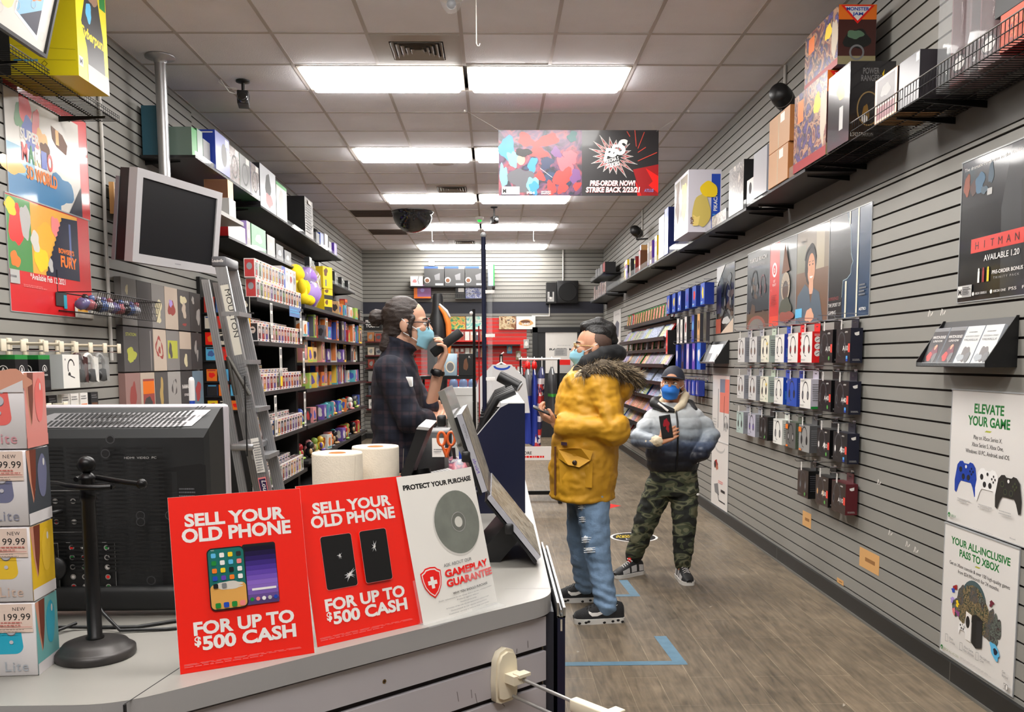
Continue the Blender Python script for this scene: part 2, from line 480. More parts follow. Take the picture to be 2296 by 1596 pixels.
# ---------------------------------------------------------------- fluorescent troffers: frame and glowing lens
glow = M('lit_fluorescent_lens',(255,252,248),0.5,emit=LIGHT_STRENGTH)
frm = M('troffer_frame',(222,216,206),0.45)
fb = MB(); W2,D2 = 2 * T - .03,T - .03
for x0,x1,y0,y1 in ((0,W2,0,.022),(0,W2,D2 - .022,D2),(0,.022,.022,D2 - .022),(W2 - .022,W2,.022,D2 - .022)):
    fb.box(x0,x1,y0,y1,0,.06,frm)
fb.box(0,W2,0,D2,.06,.075,frm)
lb = MB(); lb.bbox(.03,W2 - .03,.03,D2 - .03,-.03,.02,glow,.024,3)
NM = {0: 'nearest the camera',1: 'in the second row, above the hanging banner',2: 'in the third row',3: 'in the fourth row',4: 'in the far row by the back wall'}
first = None
for s,k in LIGHTS:
    x = TX + (0 if s > 0 else -2 * T) + .015; y = TY + 4 * k * T + .015
    side = 'right-hand' if s > 0 else 'left-hand'
    lab = '%s fluorescent ceiling light of the pair %s' % (side,NM[k]) if k >= 0 else 'fluorescent ceiling light over the shop front'
    if first is None:
        first = thing('ceiling_light',lab,'light',(x,y,H - .004),0,'fluorescent lights in the ceiling')
        fb.build('frame',first); lb.build('diffuser',first)
    else: dup(first,(x,y,H - .004),0,lab)

# ---------------------------------------------------------------- vents
vw = M('vent_enamel',(176,168,160),0.5,var=0.03); vd = M('vent_shadow_gap',(48,45,44),0.8)
def diffuser(c,lab):
    x,y = cell(*c); t = thing('ceiling_vent',lab,'vent',(x,y,H - .006),0,'air diffusers in the ceiling')
    b = MB(); b.box(.012,T - .012,.012,T - .012,.02,.03,vd); b.build('backing',t)
    b = MB()
    for a,bb2,z in ((.012,.125,0),):
        b.box(a,T - a,a,bb2,z,.012,vw); b.box(a,T - a,T - bb2,T - a,z,.012,vw); b.box(a,bb2,bb2,T - bb2,z,.012,vw); b.box(T - bb2,T - a,bb2,T - bb2,z,.012,vw)
    b.build('frame',t)
    for i in range(5):
        a = .133 + i * .032; b = MB(); q = T - a
        # sloping louvre ring
        o,n2 = a,a + .02
        V = [(o,o,-.006),(q,o,-.006),(q,q,-.006),(o,q,-.006),(n2,n2,.014),(T - n2,n2,.014),(T - n2,T - n2,.014),(n2,T - n2,.014)]
        b.add(V,[(0,4,5,1),(1,5,6,2),(2,6,7,3),(3,7,4,0)],vw); b.build('louvre',t)
diffuser(VENT[0],'square louvred air vent in front of the nearest ceiling light')
diffuser(VENT[1],'square louvred air vent in front of the third row of ceiling lights')
diffuser(VENT[2],'square louvred air vent in front of the far row of ceiling lights')
for c,lab in zip(RETURN,('dark slotted return air grille by the black ceiling dome','dark slotted return air grille nearest the back wall')):
    x,y = cell(*c); t = thing('return_grille',lab,'vent',(x,y,H - .004),0)
    b = MB(); b.box(.012,T - .012,.012,T - .012,.02,.03,vd); b.build('backing',t)
    b = MB(); brn = M('grille_brown',(88,74,66),0.6)
    for i in range(9): b.box(.02,T - .02,.03 + i * .064,.055 + i * .064,0,.015,brn)
    b.build('grille',t)

# ---------------------------------------------------------------- things on the ceiling
dm = M('black_dome',(16,16,17),0.12,coat=0.6)
b = MB(); b.lathe([(.30,0),(.30,-.012),(.285,-.02)] + [(.285 * math.cos(a * PI / 24),-.02 - .27 * math.sin(a * PI / 24)) for a in range(1,12)] + [(.001,-.29)],dm,32)
tag(b.build('security_dome',None,(-1.14,12.8,H)),'large black half-globe security dome on the ceiling','security dome')
t = thing('dome_camera','small clear dome camera on the ceiling, cut by the top of the frame','camera',(-.232,5.3,H))
b = MB(); b.lathe([(.07,0),(.07,-.03),(.064,-.036)],WHITE,24); b.build('base',t)
b = MB(); b.lathe([(.062 * math.cos(a * PI / 20),-.036 - .075 * math.sin(a * PI / 20)) for a in range(0,11)],CLEAR,24,cap=False); b.build('dome',t)
b = MB(); b.ball((0,0,-.06),.028,M('camera_grey',(120,120,124),0.3)); b.build('lens',t)
def bullet(lab,x,y,rz,sc=1.0,drop=.12):
    t = thing('bullet_camera',lab,'camera',(x,y,H),rz)
    b = MB(); b.lathe([(.045 * sc,0),(.045 * sc,-.012),(.014 * sc,-.02)],BLKPL,16); b.rod((0,0,-.01),(0,0,-drop),.011 * sc,BLKPL); b.build('mount',t)
    b = MB(); b.bbox(-.036 * sc,.036 * sc,-.07 * sc,.06 * sc,-drop - .085 * sc,-drop,BLKPL,.006); b.build('housing',t)
    b = MB(); b.lathe([(.03 * sc,0),(.033 * sc,-.02),(.026 * sc,-.05),(.02 * sc,-.05)],dm,20,(0,-.065 * sc,-drop - .05 * sc),'y'); b.build('lens',t)
    return t
t = bullet('black bullet camera with a white cable hanging from the ceiling',-1.87,6.9,0.2,1.15,.09)
b = MB(); b.tube([(-.16,.0,-.002),(-.13,.0,-.05),(-.10,.0,-.09),(-.05,0,-.10),(0,.02,-.07)],.004,WHITE,6); b.tube([(-.18,.05,-.002),(-.15,.05,-.03),(-.1,.05,-.045),(-.05,.05,-.045)],.004,WHITE,6); b.build('cable',t)
bullet('small black camera on a ceiling stalk beyond the hanging banner',.015,12.4,0.3,1.1,.13)
b = MB(); b.lathe([(.13,0),(.13,-.006),(.11,-.012)],M('off_white_plate',(196,188,184),.6),28)
tag(b.build('ceiling_plate',None,(-.53,9.66,H)),'round off-white blanking plate on the ceiling','plate')
t = thing('motion_sensor','small white ceiling sensor with a green lamp','sensor',(-.2,13.25,H))
b = MB(); b.lathe([(.06,0),(.06,-.03),(.04,-.045)],WHITE,20); b.build('housing',t)
b = MB(); b.lathe([(.035,-.045),(.028,-.065),(.005,-.075)],M('green_lamp',(40,190,70),.3,emit=1.5),16); b.build('lamp',t)
hw = M('white_hook_wire',(232,228,222),.4)
for lab,x,y,L in (('white hook wire hanging from the ceiling near the first lights',-.09,5.35,.26),('white hook wire left of the far lights',-.97,14.3,.2),('white hook wire right of the far lights',.64,14.3,.2)):
    b = MB(); b.rod((0,0,0),(0,0,-L),.0035,hw,6); b.tube([(0,0,-L),(.006,0,-L - .014),(.016,0,-L - .014),(.02,0,-L)],.0035,hw,6)
    tag(b.build('ceiling_hook',None,(x,y,H)),lab,'hook')

# ================================================================ THE SERVICE COUNTER
lam = M('grey_laminate',(148,145,139),0.32,var=0.03,vscale=4)
lamE = M('laminate_edge',(168,166,166),0.35,var=0.02)
cs = M('pale_slatwall',(190,185,190),0.42,var=0.025,vscale=3)
counter = thing('service_counter','grey laminate sales counter with pale slatwall front along the diagonal corner','counter',(0,0,0))
def corner(a,b,c,r,n=6):
    a,b,c = Vector(a),Vector(b),Vector(c); u = (a - b).normalized() * r + b; v = (c - b).normalized() * r + b
    return [tuple((u * (1 - t) ** 2 + b * 2 * t * (1 - t) + v * t * t)[:2]) for t in [i / n for i in range(n + 1)]]
P = [(-1.75,1.236)] + corner((-1.75,1.236),(-.545,1.236),(.107,1.79),.06) + corner((-.545,1.236),(.118,1.797),(.131,5.3),.05) + [(.131,5.3),(-.16,5.3),(-.2,3.2),(-.36,2.5),(-.55,2.12),(-1.75,2.05)]
b = MB(); b.prism(P,.962,1.0,lamE); b.add([(x,y,1.0003) for x,y in P],[tuple(range(len(P)))],lam)
ct = b.build('countertop',counter)
b = MB(); gap = M('dark_seam',(26,24,24),.8)
b.frame((0,0,1.0003),(1,0,0),(0,1,0))
b.line([(-.533,1.238),(-.505,1.40),(-.47,1.62),(-.42,2.2)],.0022,gap)
thin = M('thin_seam',(120,118,114),.6)
b.line([(.13,1.86),(.02,1.858)],.0012,thin); b.line([(.131,2.42),(-.05,2.42)],.0012,thin); b.line([(.131,3.0),(-.05,3.0)],.0012,thin)
b.world(); b.box(-.5345,-.5315,1.235,1.24,.962,1.0,gap)
b.build('worktop_seam',ct)
# diagonal slatwall front
O = Vector((-.52,1.268,0)); E = Vector((.105,1.803,0)); L_ = (E - O).length; d_ = (E - O) / L_
b = MB(); b.frame(O,d_,(0,0,1))
b.box(-.02,L_,0,.962,-.03,-.0105,slatd); z = .956
tanc = M('cut_mdf',(178,140,96),.75,var=.1)
b.box(L_ - .002,L_ + .0005,0,.962,-.03,-.0105,tanc)
while z > .02:
    b.box(-.02,L_,max(z - .0625,.012),z,-.0105,0,cs); z -= .0745
b.lift = .0; gm = M('scuff_mark',(118,112,112),.6)
rg = random.Random(5)
for x,y in ((.62,.85),(.63,.84),(.585,.855),(.20,.82),(.24,.83),(.70,.80),(.74,.905),(.77,.915),(.45,.78)):
    b.line([(x,y),(x + rg.uniform(-.008,.008),y - rg.uniform(.005,.022))],.0016,gm)
b.disc(.42,.917,.004,.004,M('old_brass_screw',(120,92,50),.4,metal=.6)); b.disc(.42,.917,.0018,.0018,BLACK)
b.build('slatwall_front',counter)
b = MB(); b.box(-1.75,-.53,1.262,1.28,0,.962,cs)
b.frame((0,1.2615,0),(1,0,0),(0,0,1)); b.lift = .0003
for x0,x1 in ((-.80,-.74),(-.71,-.664),(-.63,-.565)): b.rect(x0,.962 - .0105,x1,.962 - .0045,M('price_strip_print',(60,56,58),.5)); 
b.build('front_panel',counter)
b = MB(); b.box(.10,.122,1.815,5.25,0,.962,M('counter_side',(40,42,52),.5)); b.build('end_panel',counter)

# navy framed board on the counter's aisle side with its metal rail
t = thing('side_display_board','narrow navy board with a bright metal top rail on the counter side','display board',(.137,1.8,0))
b = MB(); b.box(-.008,.008,0,.62,.02,.955,NAVY); b.build('board',t)
b = MB(); al = M('rail_aluminium',(178,178,176),.25,metal=.9)
b.box(-.009,-.005,0,.62,.955,.985,al); b.box(.004,.009,0,.62,.955,.975,al); b.box(-.009,.009,0,.62,.953,.957,al); b.rod((0,.0,.967),(0,.62,.967),.003,CHROME)
b.box(-.002,.002,-.001,0,.925,.95,CHROME); b.build('metal_rail',t)

# ---------------------------------------------------------------- slatwall face-out hooks on the counter
def faceout(lab,s,z,L=.29,loops=False):
    p = O + d_ * s; t = thing('display_hook',lab,'display hook',(p.x,p.y,z),math.atan2(d_.y,d_.x))
    b = MB()
    b.frame((0,-.001,0),(1,0,0),(0,0,1))
    pr = [(-.027,-.06),(-.029,-.02),(-.026,.022),(-.017,.038),(0,.044),(.017,.038),(.026,.022),(.029,-.02),(.027,-.06),(.015,-.066),(-.015,-.066)]
    b.prism(pr,0,.015,CREAM,True); b.prism([(x * .86,y * .86) for x,y in pr],.015,.021,CREAM,True)
    b.world(); b.box(-.01,.022,-.05,-.02,-.022,-.004,CREAM); b.box(.0,.03,-.055,-.035,-.008,-.002,CREAM)
    b.build('wall_plate',t)
    b = MB(); wr = M('hook_wire',(176,174,172),.35,metal=.7)
    b.rod((.015,-.02,-.014),(.015,-L,-.022),.0035,wr); b.build('wire',t)
    b = MB(); b.rod((.012,-.012,-.055),(.012,-L,-.062),.0035,wr); b.build('wire',t)
    b = MB(); b.bbox(.006,.026,-L - .012,-L + .085,-.036,-.012,CREAM,.003); b.bbox(-.01,.04,-L - .018,-L - .008,-.105,-.012,CREAM,.003); b.bbox(-.012,.042,-L - .022,-L + .002,-.016,-.010,CREAM,.002)
    b.build('label_holder',t)
    return t
hk = faceout('cream display hook with red straps hanging from its wire',.698,.875,.27)
faceout('cream display hook cut off by the bottom edge of the frame',.338,.805,.27)
p = O + d_ * .698
for i in range(3):
    n_ = Vector((d_.y,-d_.x,0))
    b = MB(); b.tube([(-.018 - .012 * i,0,-.12),(-.008,0,-.03),(0,0,.0045),(.009,0,-.03),(.016 + .01 * i,0,-.12)],[.0035] * 5,RED,6)
    q = p + n_ * (.15 + .022 * i) + d_ * .012
    tag(b.build('strap',None,(q.x,q.y,.875 - .0575),math.atan2(-n_.y,-n_.x)),'red strap looped over the wire of the cream hook','strap','red straps on the cream hook')

# ---------------------------------------------------------------- the television seen from behind
tv = thing('television','old black television seen from behind with a silver front bezel edge','television',(-.90,1.70,1.0))
tb = M('tv_back_plastic',(30,31,32),.5,var=.05); tb2 = M('tv_vent_black',(10,10,11),.6); sil = M('tv_silver_bezel',(196,190,196),.3,metal=.3)
b = MB(); b.bbox(-.40,.369,.055,.085,.03,.405,sil,.008); b.build('bezel',tv)
b = MB()
# back shell: sloped top, flat back, sloping sides
x0,x1 = -.395,.364
def ring_(y,a,c,zb,zt): return [(a,y,zb),(c,y,zb),(c,y,zt),(a,y,zt)]
V = ring_(.056,x0,x1,.036,.400) + ring_(.045,x0 + .002,x1 - .002,.036,.397) + ring_(-.004,x0 + .012,x1 - .010,.03,.362) + ring_(-.012,x0 + .02,x1 - .018,.03,.345) + ring_(-.012,x0 + .03,x1 - .03,.05,.335)
F = []
for i in range(4):
    for j in range(4): F.append((i * 4 + j,i * 4 + (j + 1) % 4,(i + 1) * 4 + (j + 1) % 4,(i + 1) * 4 + j))
F.append((16,17,18,19)); b.add(V,F,tb)
b.bbox(-.36,.33,-.03,.05,.012,.06,tb,.01)
b.build('back_shell',tv)
# slotted vents on the sloping top
vs = M('tv_vent_edge',(150,148,150),.3,metal=.5)
b = MB(); Ov = Vector((.03,.045,.397)); sl = (Vector((.03,-.004,.362)) - Ov); b.frame(Ov + Vector((0,0,.0006)),(1,0,0),-sl)
ln = sl.length; b.lift = .0004
b.poly([(.0,-.022),(.015,-.013),(.24,-.013),(.285,-.005),(.315,-.005),(.29,-.054),(.235,-.057),(-.39,-.057),(-.39,-.036),(-.06,-.036)],vs)
for i in range(27):
    x = .02 + i * .0098
    b.poly([(x,-.033),(x + .0055,-.033),(x + .014,-.015),(x + .0085,-.015)],tb2); b.poly([(x - .011,-.054),(x - .0055,-.054),(x + .0025,-.036),(x - .003,-.036)],tb2)
for i in range(40):
    x = -.388 + i * .0095
    b.poly([(x - .004,-.053),(x + .001,-.053),(x + .007,-.041),(x + .002,-.041)],tb2)
for i in range(3): b.poly([(.288 + i * .007,-.018),(.291 + i * .007,-.018),(.296 + i * .007,-.008),(.293 + i * .007,-.008)],tb2)
b.build('top_vent',tv)
# louvres, recess, sockets on the back
b = MB(); b.frame((.13,-.0125,0),(1,0,0),(0,0,1))
for c0,c1 in ((-.34,-.19),(-.18,-.12),(-.11,-.05),(-.04,.02),(.03,.065),(.075,.105),(.115,.145)):
    for i in range(32):
        z = .325 - i * .0078
        if z < .085: break
        if c1 < -.1 and z < .16: break
        if .185 < z < .20 and c0 > 0: continue
        b.rect(c0,z,c1,z + .0035,tb2)
for x,z in ((.05,.345),(.04,.318),(.10,.20),(.10,.188),(.155,.20),(.115,.075)):
    b.disc(x,z,.006,.006,tb2); b.ring(x,z,.0085,.0015,M('screw_boss',(62,62,64),.35))
b.text('HDMI  VIDEO  PC',.075,.308,.004,PALEINK,.06)
b.build('rear_louvre',tv)
b = MB(); b.frame((.093,-.0126,0),(1,0,0),(0,0,1))
b.poly([(.165,.06),(.165,.285),(.245,.295),(.255,.292),(.255,.06)],tb2); b.rect(.19,.06,.2,.28,tb)
b.small(.203,.25,.036,.17,26,M('label_print',(92,92,96),.5),4)
b.build('label_recess',tv)
b = MB(); b.frame((.095,-.0127,0),(1,0,0),(0,0,1))
pl = M('socket_label',(14,14,15),.5)
for x0,x1,z0,z1,nx,nz in ((-.055,.02,.165,.245,2,2),(-.14,-.065,.165,.245,2,2),(-.02,.075,.05,.145,4,5),(-.10,-.03,.05,.145,3,5)):
    b.rect(x0,z0,x1,z1,pl); b.line([(x0,z1),(x1,z1)],.0008,PALEINK); b.line([(x0,z0),(x1,z0)],.0008,PALEINK); b.line([(x1,z0),(x1,z1)],.0006,PALEINK)
    for i in range(nx):
        for j in range(nz):
            x = x0 + (i + .6) * (x1 - x0) / (nx + .2); z = z0 + (j + .5) * (z1 - z0) / nz
            b.ring(x,z,.0052,.002,M('socket_rim',(176,172,168),.3,metal=.6)); b.disc(x,z,.003,.003,[RED,WHITE,BLACK,GREEN][(i + j) % 4])
b.build('socket_panel',tv)
# streaming dongle and cables
t = thing('media_dongle','round black cable dongle hanging at the back of the television','dongle',(-.835,1.655,1.10))
b = MB(); b.lathe([(.001,0),(.021,.001),(.0235,.006),(.021,.012),(.001,.013)],BLKPL,24,(0,0,0),'y'); b.build('body',t)
b = MB(); b.tube([(0,.006,.02),(-.008,.004,.05),(-.008,-.004,.085),(.006,-.004,.108),(.012,.02,.108)],[.007,.007,.006,.005,.004],BLKPL,8); b.build('cord',t)
for lab,pts in (('black power cable lying on the counter behind the tall stand',[(-.835,1.66,1.09),(-.83,1.64,1.05),(-.80,1.585,1.01),(-.74,1.60,1.004),(-.66,1.60,1.004),(-.56,1.66,1.004)]),('second black cable looping along the bottom of the television',[(-.76,1.64,1.06),(-.72,1.60,1.03),(-.68,1.575,1.005),(-.60,1.585,1.004),(-.5,1.62,1.004)]),('short black cable end left of the tall stand',[(-.95,1.6,1.02),(-.86,1.545,1.006),(-.80,1.55,1.006),(-.77,1.60,1.012)])):
    b = MB(); b.tube(pts,.0032,BLKPL,6); tag(b.build('cable'),lab,'cable')

# ---------------------------------------------------------------- small black T-bar stand
st = thing('jewellery_stand','small black metal stand with a round base and two curved arms','stand',(-.668,1.45,1.0))
im = M('black_iron',(26,25,26),.36,metal=.5,var=.15,vscale=40)
dusty = M('dusty_black_iron',(58,55,54),.42,metal=.4,var=.25,vscale=25)
b = MB(); b.lathe([(.061,0),(.063,.004),(.0625,.013),(.058,.016),(.055,.0175),(.05,.024),(.036,.029),(.016,.031)],dusty,40); b.build('base',st)
b = MB(); b.lathe([(.014,.030),(.0145,.034),(.0115,.036),(.0112,.262),(.013,.265),(.013,.272),(.0115,.274),(.012,.297),(.0135,.299),(.0125,.302),(.0095,.306),(.006,.309)],im,24); b.build('pole',st)
b = MB(); b.ball((0,0,.322),.0142,im,20,14); b.build('finial',st)
b = MB(); b.tube([(-.02,.004,.297),(-.019,.012,.298),(-.008,.018,.299),(.01,.012,.299),(.04,-.004,.297),(.07,-.014,.294),(.092,-.018,.292)],.0045,im,10); b.ball((.096,-.019,.292),.0085,im); b.build('arm',st)
b = MB(); b.tube([(.045,-.018,.287),(.03,-.024,.287),(.0,-.025,.288),(-.025,-.016,.289),(-.05,.004,.29),(-.105,.014,.293)],.0045,im,10); b.tube([(.045,-.018,.287),(.047,-.012,.287),(.035,-.008,.288),(0,.0,.288)],.0042,im,8); b.ball((-.11,.016,.293),.0085,im); b.build('arm',st)

# ---------------------------------------------------------------- stack of handheld console boxes
def console_box(lab,z,cmain,cside,sticker=True,seed=0,tilt=0.1):
    h = .1165; t = thing('console_box',lab,'box',(-.8245,1.3915 + .0,z),tilt,'handheld console boxes on the counter')
    wht = M('box_white',(233,228,230),.3)
    b = MB(); b.bbox(-.105,.105,-.04,.04,0,h,wht,.0015,1); b.build('carton',t)
    b = MB(); b.frame((-.105,-.0402,0),(1,0,0),(0,0,1)); b.lift = .0
    # right-hand end of the printed console
    pts = [(.0,.04)] + [(.178 + .012 * math.cos(a),.052 + .012 * math.sin(a)) for a in [-PI / 2 + k * PI / 12 for k in range(7)]] + [(.178 + .014 * math.cos(a) - .006,.096 + .014 * math.sin(a)) for a in [k * PI / 12 for k in range(7)]] + [(0,.11)]
    b.poly([(x,y - .004) for x,y in pts],cmain)
    b.rect(.0,.048,.145,.1,BLACK)
    kn = M('thumbstick',(206,204,212),.35)
    b.disc(.173,.072,.0075,.0075,M('thumbstick_shadow',(120,118,126),.4)); b.disc(.173,.0735,.0072,.0072,kn)
    for x,y in ((.171,.093),(.164,.0875),(.178,.0875),(.171,.082),(.173,.055)): b.disc(x,y,.003,.003,kn)
    b.text('Lite',.1965,.0085,.0155,cside[1],al='r',sp=1.1)
    if sticker:
        sk = M('price_sticker',(238,214,200),.6); b.rect(.14,h - .046,.2065,h - .001,sk)
        b.text('NEW',.187,h - .0115,.0055,INK,al='c',sp=1.15); b.text('199.99',.2035,h - .0265,.0105,INK,al='r',sp=1.05)
        b.small(.145,h - .028,.058,.008,2,M('sticker_red',(206,120,110),.6),seed); b.rect(.141,h - .0375,.206,h - .0367,M('sticker_red',(206,120,110),.6)); b.small(.15,h - .039,.045,.006,2,M('sticker_grey',(170,150,140),.6),seed + 1)
    else:
        b.blob(.188,h - .012,.03,.018,M('hand_photo',(224,160,136),.5),3); b.rect(.135,h - .03,.2095,h - .0005,M('hand_photo',(224,160,136),.5)); b.poly([(.17,h - .03),(.2095,h - .03),(.2095,h - .012)],wht)
    b.build('front_print',t)
    b = MB(); b.frame((.1053,-.04,0),(0,1,0),(0,0,1)); b.rect(.0005,.0,.0795,h - .0005,cside[0])
    b.poly([(.0,h - .001),(.032,h - .001),(.026,h * .45),(.018,h * .28),(.008,h * .6)],M('hand_photo2',(214,150,124),.5))
    b.poly([(.012,h - .001),(.034,h - .001),(.03,h * .62),(.021,h * .30),(.014,h * .55)],M('hair_photo',(122,58,40),.5))
    b.blob(.052,h * .62,.016,.034,cmain,2,j=.08); b.disc(.058,h * .8,.003,.006,WHITE); b.rect(.0005,0,.0795,.018,cside[2])
    b.build('side_print',t)
W_ = M('box_white',(233,228,230),.3)
tq = M('turquoise_console',(46,176,206),.35); yl = M('yellow_console',(244,202,60),.35); gy = M('slate_console',(120,122,152),.35); co = M('coral_console',(247,118,112),.35)
console_box('turquoise handheld console box at the bottom of its stack',1.0005,tq,(M('turq_side',(120,186,186),.4),M('lite_grey',(170,176,184),.4),W_),True,1,.07)
console_box('yellow handheld console box, second from the bottom of its stack',1.1195,yl,(M('yell_side',(232,190,40),.4),M('lite_orange',(214,186,170),.4),W_),True,2,.055)
console_box('slate grey handheld console box under the coral one',1.2385,gy,(M('slate_side',(74,78,84),.4),M('lite_slate',(140,142,160),.4),W_),True,3,.06)
console_box('coral handheld console box on top of its stack',1.3575,co,(M('coral_side',(236,150,140),.4),M('lite_coral',(214,150,160),.4),M('coral_side',(236,150,140),.4)),False,4,.1)

# ---------------------------------------------------------------- counter signs (letter size)
signred = M('sign_red',(240,34,20),.32,coat=.15)
def phone_sign(lab,bl,ang,tilt,kind,w=.2135,h=.2794):
    t = thing('counter_sign',lab,'sign',(bl[0],bl[1],1.0004),ang)
    up = (0,math.sin(tilt),math.cos(tilt))
    b = MB(); b.frame((0,0,0),(1,0,0),up)
    b.box(0,w,0,h,-.0015,0,WHITE); b.rect(0.0002,.0002,w - .0002,h - .0002,signred)
    if kind == 1:
        b.text('SELL YOUR',w * .485,h * .826,h * .069,WHITE,w * .755,'c',.04); b.text('OLD PHONE',w * .49,h * .735,h * .075,WHITE,w * .82,'c',.04)
    else:
        b.text('SELL YOUR',w * .49,h * .815,h * .066,WHITE,w * .74,'c',.04); b.text('OLD PHONE',w * .485,h * .728,h * .071,WHITE,w * .79,'c',.04)
    b.text('FOR UP TO',w * .49,h * .205,h * .07,WHITE,w * .75,'c',.04)
    b.text('$',w * .115,h * .147,h * .048,WHITE,None,'l',.04); b.text('500 CASH',w * .17,h * .118,h * .072,WHITE,w * .70,'l',.04)
    b.small(w * .03,h * .052,w * .95,h * .011,2,PINK,5,.4); b.small(w * .03,h * .038,w * .6,h * .006,1,PINK,6,.5)
    b.build('card',t)
    b = MB(); b.frame((0,0,0),(1,0,0),up); b.lift = .0009
    def rr(x0,y0,x1,y1,r):
        P = []
        for cx,cy,a0 in ((x1 - r,y1 - r,0),(x0 + r,y1 - r,PI / 2),(x0 + r,y0 + r,PI),(x1 - r,y0 + r,1.5 * PI)):
            P += [(cx + r * math.cos(a0 + k * PI / 12),cy + r * math.sin(a0 + k * PI / 12)) for k in range(7)]
        return P
    if kind == 1:
        bx = (w * .51,h * .335,w * .765,h * .69); b.poly(rr(*bx,.004),BLACK)
        for i in range(12):
            f = i / 11; c = [(16,10,34),(40,24,88),(70,48,140),(106,74,176),(142,108,196),(120,90,170),(80,60,110)]
            k = f * 6; j = min(int(k),5); cc = tuple(int(c[j][q] + (c[j + 1][q] - c[j][q]) * (k - j)) for q in range(3))
            y1 = bx[3] - .004 - f * (h * .335 - .006) ; b.rect(bx[0] + .001,y1 - .0078,bx[2] - .001,y1,M('phone_violet_%d' % i,cc,.3))
        b.rect(w * .56,h * .415,w * .745,h * .428,WHITE)
        for i,c in enumerate((GREEN,PINK,WHITE,PALEINK,BLUE)): b.disc(w * (.555 + .045 * i),h * .365,.0032,.0032,c)
        ax = (w * .245,h * .325,w * .525,h * .685); b.poly(rr(ax[0],ax[1],ax[2],ax[3],.009),BLACK)
        b.poly(rr(ax[0] + .0018,ax[1] + .002,ax[2] - .0018,ax[3] - .002,.0075),M('phone_sea',(24,108,102),.3))
        b.poly(rr(ax[0] + .0018,ax[1] + .002,ax[2] - .0018,ax[1] + .042,.0075),M('phone_sand',(222,164,84),.3)); b.blob(w * .385,h * .47,.02,.005,M('phone_foam',(214,206,196),.3),3); b.blob(w * .40,h * .45,.017,.003,M('phone_foam',(214,206,196),.3),8)
        ic = [SKYB,WHITE,YEL,INK,GREEN,WHITE,SKYB,PINK,ORA,YEL,BLACK,WHITE,BLUE,PURP,ORA,WHITE,BLACK,GREYINK]
        for i,c in enumerate(ic): b.poly(rr(w * (.275 + .062 * (i % 4)),h * (.628 - .044 * (i // 4)),w * (.275 + .062 * (i % 4)) + .0075,h * (.628 - .044 * (i // 4)) + .0075,.0018),c)
        for i,c in enumerate((GREEN,BLUE,GREEN,PINK)): b.poly(rr(w * (.28 + .06 * i),h * .338,w * (.28 + .06 * i) + .0085,h * .338 + .0085,.002),c)
        b.text('9:41',w * .275,h * .668,.0022,WHITE)
    else:
        crk = M('crack_glint',(214,214,216),.3); rg = random.Random(9)
        for (x0,x1),spots in (((.15,.43),((.30,.535,.5),(.36,.405,1))),((.50,.755),((.62,.555,.7),))):
            b.poly(rr(w * x0 - .0006,h * .33 - .0006,w * x1 + .0006,h * .665 + .0006,.005),PINK); b.poly(rr(w * x0,h * .33,w * x1,h * .665,.005),BLACK)
            for sx,sy,k in spots:
                for _ in range(14):
                    a = rg.uniform(0,6.28); r0,r1 = rg.uniform(0,.004) * k,rg.uniform(.005,.017) * k; n_ = .0011 * k
                    q = [(w * sx + r * math.cos(a) + o * -math.sin(a),h * sy + r * math.sin(a) + o * math.cos(a)) for r,o in ((r0,n_),(r1,0),(r0,-n_))]
                    q = [(min(max(x,w * x0 + .001),w * x1 - .001),y) for x,y in q]; b.poly(q,crk)
                b.blob(w * sx,h * sy,.003 * k,.003 * k,WHITE,2)
    b.build('phone_picture',t)
    b = MB(); b.frame((0,0,0),(1,0,0),up); b.add([(w * .3,.03,-.002),(w * .7,.03,-.002),(w * .6,h * .7,-.002),(w * .4,h * .7,-.002)],[(0,1,2,3)],CARD)
    b.world(); b.add([(w * .45,.03,.02),(w * .55,.03,.02),(w * .55,.085,.0),(w * .45,.085,.0)],[(0,1,2,3)],CARD); b.build('easel_back',t)
    return t
phone_sign('red phone trade-in sign picturing two lit phones, standing frontmost',(-.495,1.355),R(27),R(14),1)
a2 = R(38); phone_sign('red phone trade-in sign picturing two cracked black phones',(-.136 - .2159 * math.cos(a2),1.614 - .2159 * math.sin(a2)),a2,R(14),2,.2159)

# bowed white sign in a clear holder
t = thing('counter_sign','bowed white counter sign with a large printed disc and a red shield','sign',(-.134,1.603,1.0004),R(44))
w,h = .2159,.2794; b = MB(); b.frame((0,0,0),(1,0,0),(0,0,1))
for i in range(12): b.add([(w * i / 12,0,0),(w * (i + 1) / 12,0,0),(w * (i + 1) / 12,h,0),(w * i / 12,h,0)],[(0,1,2,3)],PAPER)
b.text('PROTECT YOUR PURCHASE',w * .5,h * .905,h * .032,BLACK,w * .9,'c',.045)
b.disc(w * .632,h * .624,w * .325,h * .232,M('disc_shadow',(206,202,196),.6),44); b.disc(w * .64,h * .63,w * .315,h * .224,M('optical_disc',(132,136,128),.25,metal=.3,var=.12,vscale=30),44)
b.disc(w * .64,h * .63,w * .10,h * .07,M('disc_hub',(120,122,116),.3,metal=.3),30); b.disc(w * .64,h * .63,w * .055,h * .038,M('disc_hole',(206,204,196),.4),24); b.ring(w * .64,h * .63,w * .1,.001,PALEINK,30,h * .07)
b.text('ASK ABOUT OUR',w * .34,h * .345,h * .022,GREYINK,w * .38)
b.text('GAMEPLAY',w * .335,h * .275,h * .047,RED,w * .62,'l',.04); b.text('GUARANTEE',w * .335,h * .208,h * .047,RED,w * .665,'l',.04)
